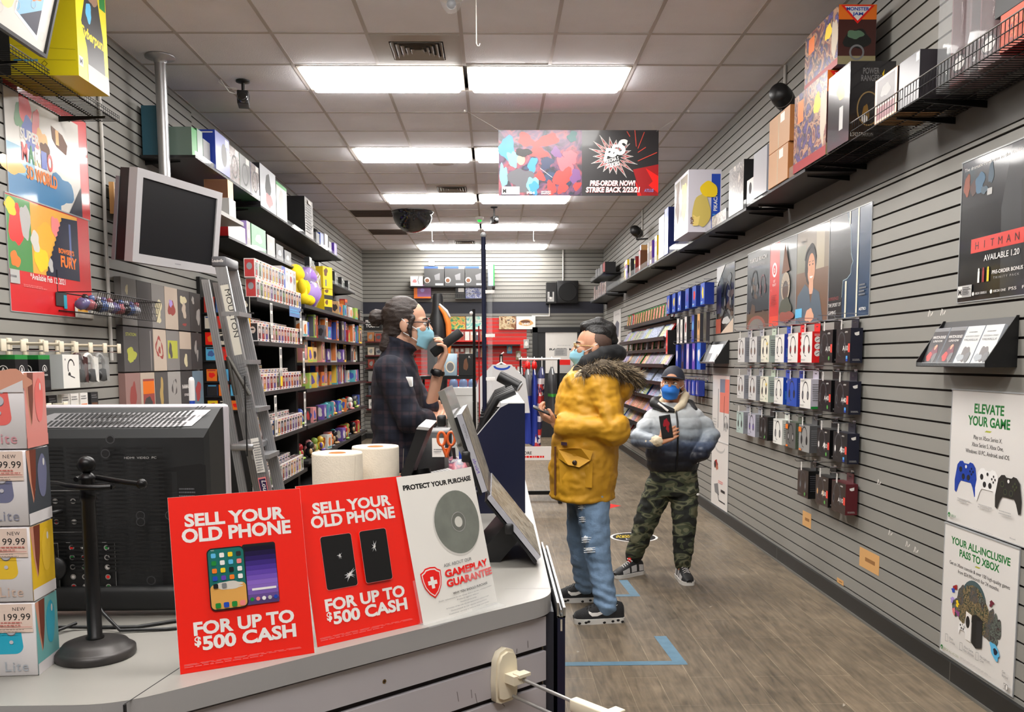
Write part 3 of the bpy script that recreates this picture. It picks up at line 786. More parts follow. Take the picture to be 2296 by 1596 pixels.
def shield(k,cx,cy,m):
    b.poly([(cx + x * k,cy + y * k) for x,y in ((0,1.05),(.45,1.0),(.62,.85),(.9,.72),(.86,.2),(.72,-.3),(.4,-.75),(0,-1.05),(-.4,-.75),(-.72,-.3),(-.86,.2),(-.9,.72),(-.62,.85),(-.45,1.0))],m)
cx,cy = w * .175,h * .262; shield(.028,cx,cy,RED); shield(.0252,cx,cy,PAPER); shield(.0228,cx,cy,RED)
b.rect(cx - .0038,cy - .011,cx + .0038,cy + .011,WHITE); b.rect(cx - .011,cy - .0038,cx + .011,cy + .0038,WHITE)
b.text('WHY YOU SHOULD PURCHASE',w * .635,h * .15,h * .015,INK,w * .5,'c',.02)
for i,(t_,k) in enumerate((('Quick replacements for any damage done to the disc, including scratches',.74),('Protects against defects',.3),('Instant game swap',.22),('A fraction of the cost of a full replacement, valid for a year',.6),('Guaranteed at our stores everywhere',.5),('Customer service is here to help you today',.56))):
    b.text(t_,w * .57,h * (.125 - .02 * i),h * .0085,GREYINK,w * k,'c')
tl = R(15); b.slice_x([w * i / 12 for i in range(1,12)])
for i,(x,y,z) in enumerate(b.v):
    u = x / w; bow = -.030 * u * u + .012 * u
    b.v[i] = (x * (1 - .035 * u),y + bow * -1 + z * math.tan(tl) - .0,z * math.cos(tl))
b.build('card',t)
b = MB(); b.frame((0,0,0),(1,0,0),(0,math.sin(tl),math.cos(tl))); b.box(-.004,w * .9,0,h * .3,-.0035,-.002,CLEAR); b.world(); b.box(-.004,w * .9,-.022,.01,0,.003,CLEAR); b.build('clear_holder',t)

# ---------------------------------------------------------------- paper towel rolls
pt = M('paper_towel',(226,214,196),.85,var=.03,vscale=60,bump=.15,bscale=260)
b = MB(); b.lathe([(.021,.004),(.058,0),(.0592,.003),(.0592,.27),(.058,.2745),(.021,.2725)],pt,40,cap=False); b.lathe([(.021,.2725),(.0195,.274),(.0195,.01)],CARD,24,cap=False)
b.frame((0,-.0594,0),(1,0,0),(0,0,1)); b.line([(.02,.01),(.045,.15),(.052,.27)],.0006,M('towel_edge',(200,186,164),.8))
for lab,x,y,rz,dz in (('front paper towel roll standing behind the red signs',-.372,2.085,0,1.0),('rear paper towel roll, half hidden by the nearer roll',-.302,2.235,.5,1.0)):
    o = MB.build(b,'paper_towel_roll',None,(x,y,dz),rz) if x < -.35 else bpy.data.objects['paper_towel_roll'].copy()
    if x > -.35: COL.objects.link(o); o.location = (x,y,dz); o.rotation_euler = (0,0,rz)
    tag(o,lab,'paper towel','paper towel rolls on the counter')

# ================================================================ RIGHT WALL
def glossy(name,col,**k): return M(name,col,0.22,coat=0.35,bump=0.06,bscale=3.0,**k)
def poster(name,lab,wall,y_left,z0,w,h,draw,base,group=None):
    """printed sheet in a clear sleeve on a wall; draw() works in the sheet's own metres from its lower left corner"""
    if wall == 'R': O,x = (XR - .004,y_left,z0),(0,-1,0)
    elif wall == 'L': O,x = (XL + .004,y_left,z0),(0,1,0)
    else: O,x = (y_left,wall,z0),(1,0,0)
    t = thing(name,lab,'poster',O,math.atan2(x[1],x[0]),group)
    b = MB(); b.frame((0,0,0),(1,0,0),(0,0,1)); b.box(0,w,0,h,-.003,0,base); b.lift = .0002
    draw(b,w,h); b.build('print',t)
    b = MB(); b.frame((0,0,0),(1,0,0),(0,0,1)); e = M('sleeve_edge',(206,208,210),.15,alpha=.55)
    b.box(-.004,w + .004,-.004,0,-.003,.002,e); b.box(-.004,w + .004,h,h + .006,-.003,.004,e); b.box(-.004,0,0,h,-.003,.002,e); b.box(w,w + .004,0,h,-.003,.002,e)
    b.build('sleeve_edge',t)
    return t
pw = M('poster_white',(226,222,218),.3,coat=.3,bump=.05,bscale=3)
pg = M('poster_green',(24,120,52),.4)
def pad(b,cx,cy,s,body,lite,rot=0):
    """game controller printed on the poster"""
    pts = [(-.5,.28),(-.36,.40),(-.2,.42),(-.12,.36),(.12,.36),(.2,.42),(.36,.40),(.5,.28),(.62,-.2),(.60,-.52),(.50,-.56),(.38,-.30),(.28,-.18),(-.28,-.18),(-.38,-.30),(-.50,-.56),(-.60,-.52),(-.62,-.2)]
    c,sn = math.cos(rot),math.sin(rot)
    b.poly([(cx + (x * c - y * sn) * s,cy + (x * sn + y * c) * s) for x,y in pts],body)
    for x,y,r in ((-.3,.16,.085),(-.14,-.04,.085),(.14,-.04,.085)): b.disc(cx + x * s,cy + y * s,r * s,r * s,INK); b.ring(cx + x * s,cy + y * s,r * s,.02 * s,lite)
    for x,y in ((.3,.24),(.3,.08),(.22,.16),(.38,.16)): b.disc(cx + x * s,cy + y * s,.035 * s,.035 * s,lite)
    b.disc(cx,cy + .27 * s,.05 * s,.05 * s,WHITE if lite != INK else INK)
def orb(b,cx,cy,r,m,bg):
    b.disc(cx,cy,r,r,m); b.line([(cx - r * .6,cy - r * .6),(cx,cy + r * .1),(cx + r * .6,cy - r * .6)],r * .3,bg)
def d1(b,w,h):
    b.text('ELEVATE',w * .5,h * .845,h * .066,pg,w * .375,'c',.03); b.text('YOUR GAME',w * .5,h * .755,h * .066,pg,w * .53,'c',.03)
    b.poly([(w * .46,h * .715),(w * .53,h * .715),(w * .55,h * .727),(w * .48,h * .727)],M('poster_olive',(176,180,60),.5))
    for i,(t,k) in enumerate((('Play on Xbox Series X,',.36),('Xbox Series S, Xbox One,',.40),('Windows 10 PC, Android, and iOS.',.56))): b.text(t,w * .5,h * (.655 - .053 * i),h * .03,INK,w * k,'c')
    pad(b,w * .24,h * .375,w * .25,M('pad_blue',(26,62,160),.35,var=.2,vscale=60),NAVY,0); pad(b,w * .53,h * .355,w * .25,M('pad_white',(238,236,234),.4),INK,0); pad(b,w * .79,h * .34,w * .25,M('pad_black',(44,42,40),.4),M('pad_olive',(70,78,52),.5),0)
    for x in (.24,.53,.80): b.small(w * (x - .09),h * .205,w * .18,h * .035,2,PALEINK,int(x * 99))
    orb(b,w * .06,h * .055,w * .018,pg,pw); b.text('XBOX',w * .09,h * .045,h * .018,pg); b.small(w * .4,h * .02,w * .32,h * .006,1,PALEINK,3)
    b.text('Microsoft',w * .86,h * .03,h * .012,GREYINK)
poster('poster','white poster of three game controllers under a green headline','R',4.012,.741,.605,.604,d1,pw)
def d2(b,w,h):
    b.text('YOUR ALL-INCLUSIVE',w * .5,h * .865,h * .052,pg,w * .80,'c',.03); b.text('PASS TO XBOX',w * .5,h * .79,h * .052,pg,w * .54,'c',.03)
    b.poly([(w * .45,h * .757),(w * .51,h * .757),(w * .53,h * .768),(w * .47,h * .768)],M('poster_olive',(176,180,60),.5))
    b.text('Get an Xbox console & over 100 high-quality games',w * .5,h * .705,h * .026,INK,w * .82,'c'); b.text('from $24.99/month for 24 months.',w * .5,h * .66,h * .026,INK,w * .56,'c')
    ms = [ART('collage_a',[(30,34,30),(90,84,60),(60,76,90),(120,96,70),(30,26,26)],60,dist=2),ART('collage_b',[(70,26,30),(40,40,46),(110,120,110),(40,50,40)],70,dist=2),ART('collage_c',[(60,90,60),(30,40,40),(150,130,90),(40,40,50)],55,dist=2)]
    b.disc(w * .46,h * .50,w * .17,h * .155,M('collage_dome',(70,92,96),.4)); b.disc(w * .46,h * .49,w * .15,h * .13,ms[2])
    for i,(x,y,rx,ry) in enumerate(((.28,.47,.06,.10),(.22,.40,.05,.08),(.36,.52,.05,.08),(.46,.55,.05,.07),(.58,.48,.05,.10),(.63,.42,.05,.10),(.70,.42,.04,.09),(.78,.40,.045,.10),(.31,.38,.06,.08),(.66,.34,.06,.06),(.74,.34,.05,.08),(.55,.40,.08,.1))): b.blob(w * x,h * y,w * rx,h * ry,ms[i % 3],i,j=.3)
    for i,(x,y,c) in enumerate(((.17,.52,BLUE),(.20,.545,DRED),(.70,.555,M('maroon_spot',(110,30,50),.5)),(.16,.44,LILAC),(.19,.36,PINK),(.25,.36,M('purple_spot',(140,70,130),.5)),(.24,.43,YEL))): b.blob(w * x,h * y,w * .025,h * .022,c,i + 20,j=.5)
    b.poly([(w * .37,h * .41),(w * .45,h * .40),(w * .45,h * .20),(w * .37,h * .20)],WHITE); b.disc(w * .40,h * .335,w * .028,h * .045,BLACK); b.poly([(w * .46,h * .405),(w * .52,h * .42),(w * .60,h * .40),(w * .60,h * .20),(w * .52,h * .175),(w * .46,h * .20)],BLACK); b.poly([(w * .52,h * .175),(w * .60,h * .2),(w * .60,h * .395),(w * .52,h * .38)],M('tower_side',(32,32,34),.4))
    b.blob(w * .77,h * .235,w * .075,h * .04,SKYB,5,rot=-.6); b.blob(w * .78,h * .235,w * .03,h * .02,NAVY,6,rot=-.6); pad(b,w * .33,h * .27,w * .1,M('pad_white',(238,236,234),.4),INK)
    for x,t in ((.11,('Xbox','Console')),(.33,('Xbox Game','Pass Ultimate')),(.56,('No Upfront','Cost'))):
        b.line([(w * (x - .02),h * .10),(w * (x - .02),h * .155),(w * (x + .015),h * .16),(w * (x + .02),h * .105),(w * (x - .02),h * .10)],.0016,GREYINK)
        for i,q in enumerate(t): b.text(q,w * (x + .04),h * (.135 - .026 * i),h * .018,GREYINK)
    b.text('Get',w * .885,h * .125,h * .018,GREYINK); b.text('Started',w * .885,h * .10,h * .018,GREYINK)
    orb(b,w * .05,h * .04,w * .018,pg,pw); b.text('XBOX ALL ACCESS',w * .08,h * .032,h * .018,M('poster_pale_olive',(150,160,120),.5)); b.small(w * .33,h * .055,w * .5,h * .012,2,PALEINK,8)
    b.rect(w * .92,h * .025,w * .97,h * .065,INK); b.rect(w * .923,h * .028,w * .967,h * .062,WHITE); b.text('E',w * .935,h * .034,h * .022,BLACK,None,'l',.03)
poster('poster','white poster with a green headline and a crowd of figures around a console','R',4.027,.118,.585,.607,d2,pw)
pk = glossy('poster_black',(20,21,23))
def d3(b,w,h):
    b.poly([(w * .55,0),(w,0),(w,h),(w * .62,h),(w * .52,h * .6)],M('suit_grey',(38,40,43),.3,coat=.4,var=.1)); b.poly([(w * .78,h * .1),(w * .86,h * .1),(w * .80,h * .8),(w * .74,h * .74)],M('suit_black',(24,24,26),.3,coat=.4))
    b.text('The dramatic conclusion to the World of Assassination',w * .03,h * .93,h * .024,WHITE,w * 1.0)
    for i,(x,y,rx,ry,c) in enumerate(((.07,.83,.045,.07,M('p3_rust',(140,74,52),.4)),(.16,.80,.04,.06,M('p3_brown',(76,52,46),.4)),(.24,.82,.06,.07,M('p3_steel',(66,102,128),.4)),(.38,.86,.03,.08,M('p3_slate',(70,90,104),.4)),(.30,.76,.04,.03,M('p3_slate',(70,90,104),.4)))): b.blob(w * x,h * y,w * rx,h * ry,c,i)
    b.rect(w * .34,h * .715,w * .40,h * .76,PALEINK)
    rb = M('p3_red',(214,58,48),.35,coat=.3); b.rect(w * .16,h * .335,w * .80,h * .435,rb); b.rect(w * .82,h * .335,w * .955,h * .435,rb)
    for i,c in enumerate('HITMAN'): b.text(c,w * (.24 + .097 * i),h * .358,h * .052,BLACK,None,'c')
    for i in range(3): b.rect(w * (.857 + .023 * i),h * .36,w * (.866 + .023 * i),h * .412,BLACK)
    b.text('AVAILABLE 1.20',w * .34,h * .265,h * .04,WHITE,w * .42,'l',.01); b.text('PRE-ORDER BONUS',w * .45,h * .165,h * .024,WHITE,w * .36,'l',.02); b.text('TRINITY PACK',w * .47,h * .13,h * .015,PALEINK,w * .3,'l',0,0,1.5)
    for i,c in enumerate((WHITE,DRED,YEL)): b.rect(w * (.27 + .06 * i),h * .12,w * (.295 + .06 * i),h * .2,c); b.disc(w * (.2825 + .06 * i),h * .21,w * .01,h * .012,c)
    b.rect(w * .01,h * .03,w * .20,h * .115,PALEINK); b.rect(w * .015,h * .035,w * .07,h * .11,WHITE); b.text('M',w * .022,h * .05,h * .04,BLACK,w * .042,'l',.03); b.small(w * .08,h * .105,w * .11,h * .06,5,INK,3)
    for x,t in ((.24,'XBOX SERIES X'),(.47,'XBOX ONE')): b.disc(w * x,h * .045,w * .014,h * .014,WHITE); b.text(t,w * (x + .025),h * .037,h * .016,WHITE,w * .15)
    b.text('PS5   PS4',w * .68,h * .037,h * .02,WHITE,w * .24)
poster('poster','black poster with a red title band and a dark suited figure','R',4.006,1.74,.612,.612,d3,pk)
def photo(b,w,h,cols,seed,n=18,s=(.05,.2)):
    rd = random.Random(seed)
    for i in range(n):
        x,y = rd.uniform(.06,.94) * w,rd.uniform(.06,.94) * h; r = min(rd.uniform(*s) * w,x,y,w - x,h - y); b.blob(x,y,r * .72,r * .72 * rd.uniform(.6,1),rd.choice(cols),seed * 50 + i,j=.25)
dkb = [M('ph_dark_teal',(34,46,54),.3,coat=.3),M('ph_slate',(58,66,74),.3,coat=.3),M('ph_umber',(84,66,54),.3,coat=.3),M('ph_grey',(110,112,112),.3,coat=.3)]
def headset(b,cx,cy,s,m,m2=None,rot=0.0):
    b.ring(cx,cy + .1 * s,.42 * s,.07 * s,m,20,.5 * s,-.25,PI + .25)
    for sx in (-1,1): b.disc(cx + sx * .38 * s,cy - .12 * s,.14 * s,.24 * s,m,18); b.disc(cx + sx * .36 * s,cy - .12 * s,.075 * s,.15 * s,m2 or GREYINK,14)
    b.line([(cx - .38 * s,cy - .25 * s),(cx - .25 * s,cy - .46 * s),(cx - .02 * s,cy - .5 * s)],.035 * s,m)
def d4(b,w,h):
    b.rect(0,h * .22,w,h,M('ph_dark_teal',(34,46,54),.3,coat=.3)); b.rect(0,h * .78,w,h,M('p4_black',(26,28,32),.3,coat=.3)); photo(b,w,h * .72,dkb,4,14,(.06,.16)); b.rect(0,0,w,h * .2,M('ph_umber',(84,66,54),.3,coat=.3)); b.disc(w * .45,h * .0,w * .42,h * .16,M('knit_rust',(130,66,50),.5),a0=0,a1=PI); b.disc(w * .45,0,w * .34,h * .12,M('ph_grey',(110,112,112),.3,coat=.3),a0=0,a1=PI)
    headset(b,w * .35,h * .56,w * .34,INK,GREYINK); headset(b,w * .72,h * .52,w * .26,M('ph_wine',(104,54,60),.4),INK)
    b.text('TURTLE BEACH',w * .12,h * .865,h * .05,WHITE,w * .74,'l',.01); b.text('THE SOUND OF VICTORY',w * .2,h * .80,h * .025,PALEINK,w * .6,'l')
poster('poster','dark headset poster at the far end of the row of four above the pegs','R',7.362,1.736,.594,.61,d4,pk)
def d5(b,w,h):
    b.rect(w * .36,0,w,h,M('ph_grey',(110,112,112),.3,coat=.3)); b.rect(0,0,w * .38,h,M('p5_red',(206,48,44),.3,coat=.35))
    b.rect(w * .02,h * .0,w * .36,h * .12,M('p5_red2',(226,74,54),.3,coat=.35))
    cx,cy = w * .19,h * .68; b.ring(cx,cy,w * .09,w * .03,WHITE,24); b.text('D',cx,cy - h * .03,h * .05,WHITE,None,'c',.02); b.text('GET',w * .19,h * .53,h * .03,WHITE,None,'c'); b.text('READY',w * .19,h * .485,h * .03,WHITE,None,'c'); b.small(w * .08,h * .38,w * .22,h * .14,7,DRED,2); b.text('+ 1',w * .08,h * .42,h * .035,PINK)
    b.poly([(w * .62,h * .95),(w * .80,h * .62),(w * .52,h * .60)],BROWN); b.disc(w * .66,h * .44,w * .16,h * .17,M('p5_bone',(176,160,138),.4)); b.disc(w * .66,h * .40,w * .11,h * .11,dkb[2]); b.blob(w * .66,h * .2,w * .2,h * .12,M('p5_moss',(62,66,50),.4),3); b.blob(w * .7,h * .09,w * .24,h * .07,M('p5_brick',(140,66,52),.4),4)
    for i in range(9): b.line([(w * .66,h * .45),(w * (.66 + .15 * math.cos(i * .4)),h * (.45 + .14 * math.sin(i * .4)))],.004,dkb[3])
poster('poster','poster with a bright red left panel and a grey right half, second of four','R',6.768,1.736,.597,.61,d5,pk)
def d6(b,w,h):
    b.rect(0,0,w,h,M('p6_wall',(132,116,96),.3,coat=.35)); b.rect(0,0,w,h * .55,M('p6_sofa',(116,84,62),.3,coat=.3)); b.rect(w * .62,h * .55,w * .86,h * .95,M('p6_shelf',(176,162,134),.3,coat=.3)); b.rect(w * .02,h * .55,w * .3,h * .85,M('p6_moss',(126,124,104),.3,coat=.3))
    hair = M('p6_hair',(38,28,26),.4); b.blob(w * .46,h * .62,w * .18,h * .22,hair,2,j=.1); b.disc(w * .48,h * .57,w * .115,h * .165,SKINP); b.rect(w * .42,h * .30,w * .55,h * .45,SKINP)
    b.poly([(0,0),(w * .06,h * .30),(w * .3,h * .42),(w * .42,h * .36),(w * .48,h * .2),(w * .56,h * .36),(w * .74,h * .30),(w * .86,0)],M('p6_denim',(70,88,104),.4)); b.disc(w * .33,h * .57,w * .05,h * .08,BLACK)
    for x in (.43,.53): b.disc(w * x,h * .615,w * .016,h * .01,BLACK); b.line([(w * (x - .025),h * .645),(w * (x + .025),h * .65)],.004,hair)
    b.disc(w * .49,h * .49,w * .05,h * .022,WHITE,a0=PI,a1=2 * PI); b.line([(w * .485,h * .6),(w * .5,h * .545),(w * .48,h * .54)],.003,TAN); b.ring(w * .45,h * .62,w * .19,w * .03,BLACK,20,h * .2,.2,PI - .3)
    b.blob(w * .46,h * .07,w * .12,h * .08,SKINP,3); b.rect(0,h * .06,w * .22,h * .16,SKYB); b.text('HyperX',w * .16,h * .87,h * .035,GREYINK)
poster('poster','poster of a smiling dark-haired woman in a headset, third of four','R',6.171,1.734,.6,.612,d6,pk)
def d7(b,w,h):
    b.rect(0,0,w,h,M('p7_blue',(24,58,92),.25,coat=.45,var=.15,vscale=3)); b.rect(0,0,w * .36,h,M('p7_black',(26,28,32),.25,coat=.4))
    b.poly([(w * .1,h),(w * .44,h),(w * .54,h * .82),(w * .55,h * .68),(w * .56,h * .6),(w * .61,h * .52),(w * .57,h * .48),(w * .565,h * .41),(w * .48,h * .37),(w * .38,h * .36),(w * .36,h * .2),(w * .1,0),(0,0),(0,h)],M('p7_face',(34,36,40),.25,coat=.45))
    b.line([(w * .44,h),(w * .54,h * .82),(w * .55,h * .68),(w * .56,h * .6),(w * .61,h * .52),(w * .57,h * .48),(w * .565,h * .41),(w * .48,h * .37),(w * .38,h * .36),(w * .36,h * .2)],.006,M('p7_rim',(150,170,180),.3))
    tubew = M('p7_tube',(232,228,206),.3); b.rect(w * .70,0,w * .735,h,tubew); b.rect(w * .435,0,w * .475,h * .35,tubew); b.rect(w * .5,h * .88,w * .53,h,tubew)
    b.text('EXPERIENCE',w * .02,h * .185,h * .032,M('p7_red',(150,50,52),.4),w * .26); b.text('THE SPORT OF',w * .02,h * .12,h * .036,WHITE,w * .32); b.text('GAMING',w * .02,h * .045,h * .036,WHITE,w * .2); b.text('ASTRO',w * .78,h * .05,h * .026,WHITE,w * .16,'l',.02); b.small(w * .78,h * .3,w * .16,h * .12,4,GREYINK,3)
poster('poster','blue poster with a dark face in profile and white light tubes','R',5.571,1.734,.613,.616,d7,pk)
def d8(b,w,h):
    photo(b,w,h,dkb,9,22,(.08,.2)); b.poly([(0,h),(w * .5,h),(0,h * .7)],pw); b.rect(0,h * .3,w * .3,h * .72,M('p8_indigo',(52,54,92),.35,coat=.3)); headset(b,w * .66,h * .5,w * .42,INK,GREYINK); b.poly([(w,0),(w,h * .2),(w * .3,0)],M('p8_cream',(206,186,166),.4)); b.rect(0,0,w * .3,h * .22,M('p8_rust',(170,84,66),.4)); b.blob(w * .6,h * .18,w * .2,h * .06,PALEINK,3)
poster('poster','dark headset poster alone between the pegs and the row of four','R',8.374,1.728,.607,.613,d8,pk)
def d9(b,w,h):
    b.rect(0,0,w,h * .8,pw); b.poly([(w * .2,h * .2),(w * .7,h * .2),(w * .8,h * .6),(w * .5,h * .7),(w * .25,h * .6)],M('p9_grey',(96,98,110),.4)); b.text('GAMES',w * .5,h * .85,h * .05,GREYINK,w * .6,'c')
poster('poster','pale poster at the far end of the right wall beyond the game racks','R',15.6,1.76,.9,.57,d9,pw)
def d10(b,w,h):
    b.rect(w * .45,h * .45,w,h * .95,M('p10_coral',(226,128,112),.35,coat=.3)); b.rect(w * .45,h * .75,w * .75,h * .95,M('p10_blue',(120,132,150),.35)); b.line([(w * .36,h * .2),(w * .36,h * .8)],.02,GREYINK); b.line([(w * .72,h * .18),(w * .72,h * .7)],.012,INK); b.blob(w * .85,h * .25,w * .08,h * .07,PALEINK,2); b.small(w * .05,h * .35,w * .25,h * .25,6,PALEINK,4); headset(b,w * .85,h * .3,w * .2,GREYINK)
poster('poster','white product poster with a coral panel, upper one beside the boy','R',8.462,.725,.6,.613,d10,pw)
def d11(b,w,h):
    b.ring(w * .5,h * .93,w * .3,.02,PALEINK,24,h * .1,PI,2 * PI); b.blob(w * .28,h * .66,w * .09,h * .06,DRED,3,j=.5); b.blob(w * .33,h * .60,w * .07,h * .05,M('p11_copper',(176,104,80),.5),7,j=.5); b.blob(w * .22,h * .63,w * .05,h * .06,INK,4); b.poly([(w * .18,h * .32),(w * .42,h * .36),(w * .5,h * .18),(w * .24,h * .2)],GREYINK); b.line([(w * .42,h * .2),(w * .5,h * .1)],.014,INK); b.small(w * .6,h * .3,w * .25,h * .06,1,INK,2,.7); b.small(w * .5,h * .12,w * .4,h * .03,1,INK,5,.7); b.small(w * .45,h * .42,w * .3,h * .05,2,PINK,6)
poster('poster','white product poster reaching the baseboard, lower one beside the boy','R',8.462,.108,.6,.612,d11,pw)

# ---------------------------------------------------------------- wire peg hooks and boxed headsets
peg0 = None
def peg(y,z,L,lab,wall='R',group='peg hooks on the right slatwall'):
    global peg0
    if wall == 'R': loc,rz = (XR,y,z),-PI / 2
    else: loc,rz = (XL,y,z),PI / 2
    if peg0 is None:
        peg0 = thing('peg_hook',lab,'peg hook',loc,rz,group)
        b = MB(); b.box(-.022,.022,-.004,0,-.03,.012,CHROME); b.build('bracket',peg0)
        b = MB(); b.rod((0,0,0),(0,-.125,.0),.003,CHROME,6); b.tube([(0,-.125,0),(0,-.135,.004),(0,-.14,.014)],.003,CHROME,6); b.build('prong',peg0)
        b = MB(); b.rod((0,0,.03),(0,-.14,.032),.0022,CHROME,6); b.build('label_wire',peg0)
        return peg0
    return dup(peg0,loc,rz,lab,group)
def headset_box(lab,y,z,style,h=.19,w=.19,d=.07,x=2.022,group='boxed headsets on the right wall'):
    fc,sc_,txt,acc,hs = style
    t = thing('headset_box',lab,'headset box',(x + d / 2,y,z),-PI / 2,group)
    b = MB(); b.box(-w / 2,w / 2,-d / 2,d / 2,0,h,sc_)
    b.frame((-w / 2,-d / 2,0),(1,0,0),(0,0,1)); b.rect(.001,.001,w - .001,h - .001,fc)
    dark = fc in (HB['k'][0],HB['kb'][0])
    hm = M('hs_dark_grey',(70,70,74),.35) if dark else INK
    if hs is not None: headset(b,w * (.38 if txt else .5),h * .52,w * .62,hm,hs)
    if txt: b.text(txt,w * .48,h * .36,h * .14,WHITE,w * .36,'l',.01); b.rect(w * .855,h * .31,w * .985,h * .56,M('flag_coral',(228,72,58),.4)); b.text('ASTRO',w * .62,h * .87,h * .045,WHITE,None,'l',.02)
    else: b.small(w * .05,h * .97,w * .4,h * .07,2,GREYINK,len(lab)); b.small(w * .05,h * .12,w * .5,h * .05,2,GREYINK,7)
    if acc == 'g': b.disc(w * .76,h * .14,w * .05,h * .065,M('badge_green',(96,176,84),.4))
    elif acc == 'b': b.rect(w * .72,h * .05,w * .85,h * .21,BLUE); b.rect(w * .735,h * .12,w * .835,h * .2,SKYB)
    elif acc == 'o': b.rect(w * .03,h * .72,w * .28,h * .9,ORA); b.rect(w * .1,h * .03,w * .3,h * .1,ORA)
    elif acc == 'y': b.disc(w * .8,h * .7,w * .05,h * .06,YEL); b.disc(w * .8,h * .14,w * .03,h * .04,GREEN)
    b.frame((w / 2,-d / 2,0),(0,1,0),(0,0,1))
    if txt:
        b.poly([(d * .3,h * .86),(d * .7,h * .9),(d * .7,h * .8),(d * .5,h * .78),(d * .35,h * .8)],WHITE); b.small(d * .2,h * .12,d * .7,h * .06,2,PALEINK,4)
    elif acc == 'r':
        for i in range(3): b.disc(d * .5,h * (.3 + .22 * i),d * .28,d * .28,WHITE); b.line([(d * .35,h * (.27 + .22 * i)),(d * .65,h * (.33 + .22 * i))],.004,BLACK)
        b.small(d * .2,h * .93,d * .6,h * .08,2,WHITE,3)
    elif acc == 's': b.poly([(0,h * .98),(d * .9,h * .98),(d * .9,h * .3),(d * .4,h * .45),(0,h * .2)],BLUE); b.disc(d * .5,h * .85,d * .2,d * .2,WHITE); b.small(d * .2,h * .5,d * .6,h * .3,7,SKYB,4)
    else: b.small(d * .15,h * .85,d * .7,h * .6,8,GREYINK if not dark else M('dim_print',(70,70,76),.5),5)
    if acc == 'gs': b.rect(0,0,d,h * .08,GREEN)
    b.build('carton',t)
    b = MB(); b.box(-.05,.05,d / 2 - .004,d / 2 - .001,h,h + .052,sc_); b.box(-.018,.018,d / 2 - .0045,d / 2 - .0005,h + .03,h + .036,INK); b.build('hang_tab',t)
    b = MB(); b.box(-.012,.004,-d / 2 - .012,-d / 2 - .01,h - .005,h + .05,WHITE); b.frame((-.012,-d / 2 - .0122,h),(1,0,0),(0,0,1)); b.small(.002,.045,.012,.04,6,GREYINK,3)
    b.world(); b.box(-.0045,-.0035,-d / 2 - .011,-d / 2,h + .028,h + .03,WHITE)
    b.build('price_tag',t)
    return t
hb = lambda n,c: M('hs_' + n,c,.32)
HB = {'k': (hb('black',(24,23,25)),),'kb': (hb('black_brown',(44,34,30)),)}
gL,gS = hb('pale_grey',(206,206,204)),hb('mid_grey',(150,152,160)); cr,crs = hb('cream',(228,226,208)),hb('sage',(184,196,180)); wh = hb('white',(234,232,226)); bl = hb('royal',(34,78,178)); nv = hb('side_navy',(24,26,44)); rd_ = hb('red',(224,36,38)); mint = hb('mint',(176,196,190)); lil = hb('lilac',(186,184,200)); dg = hb('gunmetal',(96,96,94)); mg = hb('silver',(150,150,148))
st = {'grey': (gL,gS,None,'',BROWN),'cream': (cr,crs,None,'y',INK),'bluewhite': (wh,bl,None,'s',PALEINK),'redwhite': (wh,rd_,None,'r',DRED),'a10g': (HB['k'][0],hb('side_black',(14,14,15)),'A10','g',INK),'a10b': (HB['k'][0],nv,'A10','b',INK),
      'blue': (bl,hb('side_royal',(28,62,150)),None,'',NAVY),'greystrip': (wh,hb('pale_lilac',(196,192,204)),None,'gs',GREYINK),'a40g': (HB['k'][0],hb('side_black',(14,14,15)),'A40','g',INK),'a40b': (HB['k'][0],nv,'A40','b',INK),
      'mint': (mint,gS,None,'',INK),'lilac': (lil,gS,None,'',PURP),'black': (HB['k'][0],hb('side_black',(14,14,15)),None,'g',GREYINK),'white': (wh,hb('side_white',(214,216,208)),None,'',GREYINK),'gun': (dg,hb('side_moss',(80,92,76)),None,'o',PALEINK),'silver': (mg,hb('side_gun',(84,84,86)),None,'o',INK),'a20g': (HB['k'][0],hb('side_black',(14,14,15)),'A20','g',WHITE),'a20b': (HB['k'][0],nv,'A20','b',WHITE),
      'plain': (HB['kb'][0],hb('side_black',(14,14,15)),None,'g',GREYINK),'a50': (HB['kb'][0],hb('side_black',(14,14,15)),'A50','g',TAN),'a10r': (HB['kb'][0],hb('wine',(90,26,34)),'A10','',INK)}
YS = [7.226,6.898,6.592,6.254,5.975,5.712,5.376,5.11]
rows = [(1.465,.198,['grey','grey','cream','bluewhite','redwhite','redwhite','a10g','a10b'],'top'),(1.17,.19,['grey','grey','cream','bluewhite','blue','greystrip','a40g','a40b'],'second'),(.885,.176,['mint','lilac','black','white','gun','silver','a20g','a20b'],'third'),(.588,.18,[None] * 5 + ['plain','a50','a10r'],'bottom')]
DS = {'grey': 'pale grey headset box','cream': 'cream headset box with a yellow dot','bluewhite': 'white headset box with a blue side','redwhite': 'white headset box with a red side','a10g': 'black headset box marked A10 with a green badge','a10b': 'black headset box marked A10 with a blue badge','blue': 'all blue headset box','greystrip': 'white headset box with a green bottom strip','a40g': 'black headset box marked A40 with a green badge','a40b': 'black headset box marked A40 with a blue badge','mint': 'mint headset box','lilac': 'pale lilac headset box','black': 'black headset box between lilac and white ones','white': 'white headset box with a pale side','gun': 'dark grey headset box with an orange corner','silver': 'silver headset box with an orange corner','a20g': 'black headset box marked A20 with a green badge','a20b': 'black headset box marked A20 with a blue badge','plain': 'plain black-brown headset box','a50': 'black-brown headset box marked A50','a10r': 'black headset box marked A10 with a dark red side'}
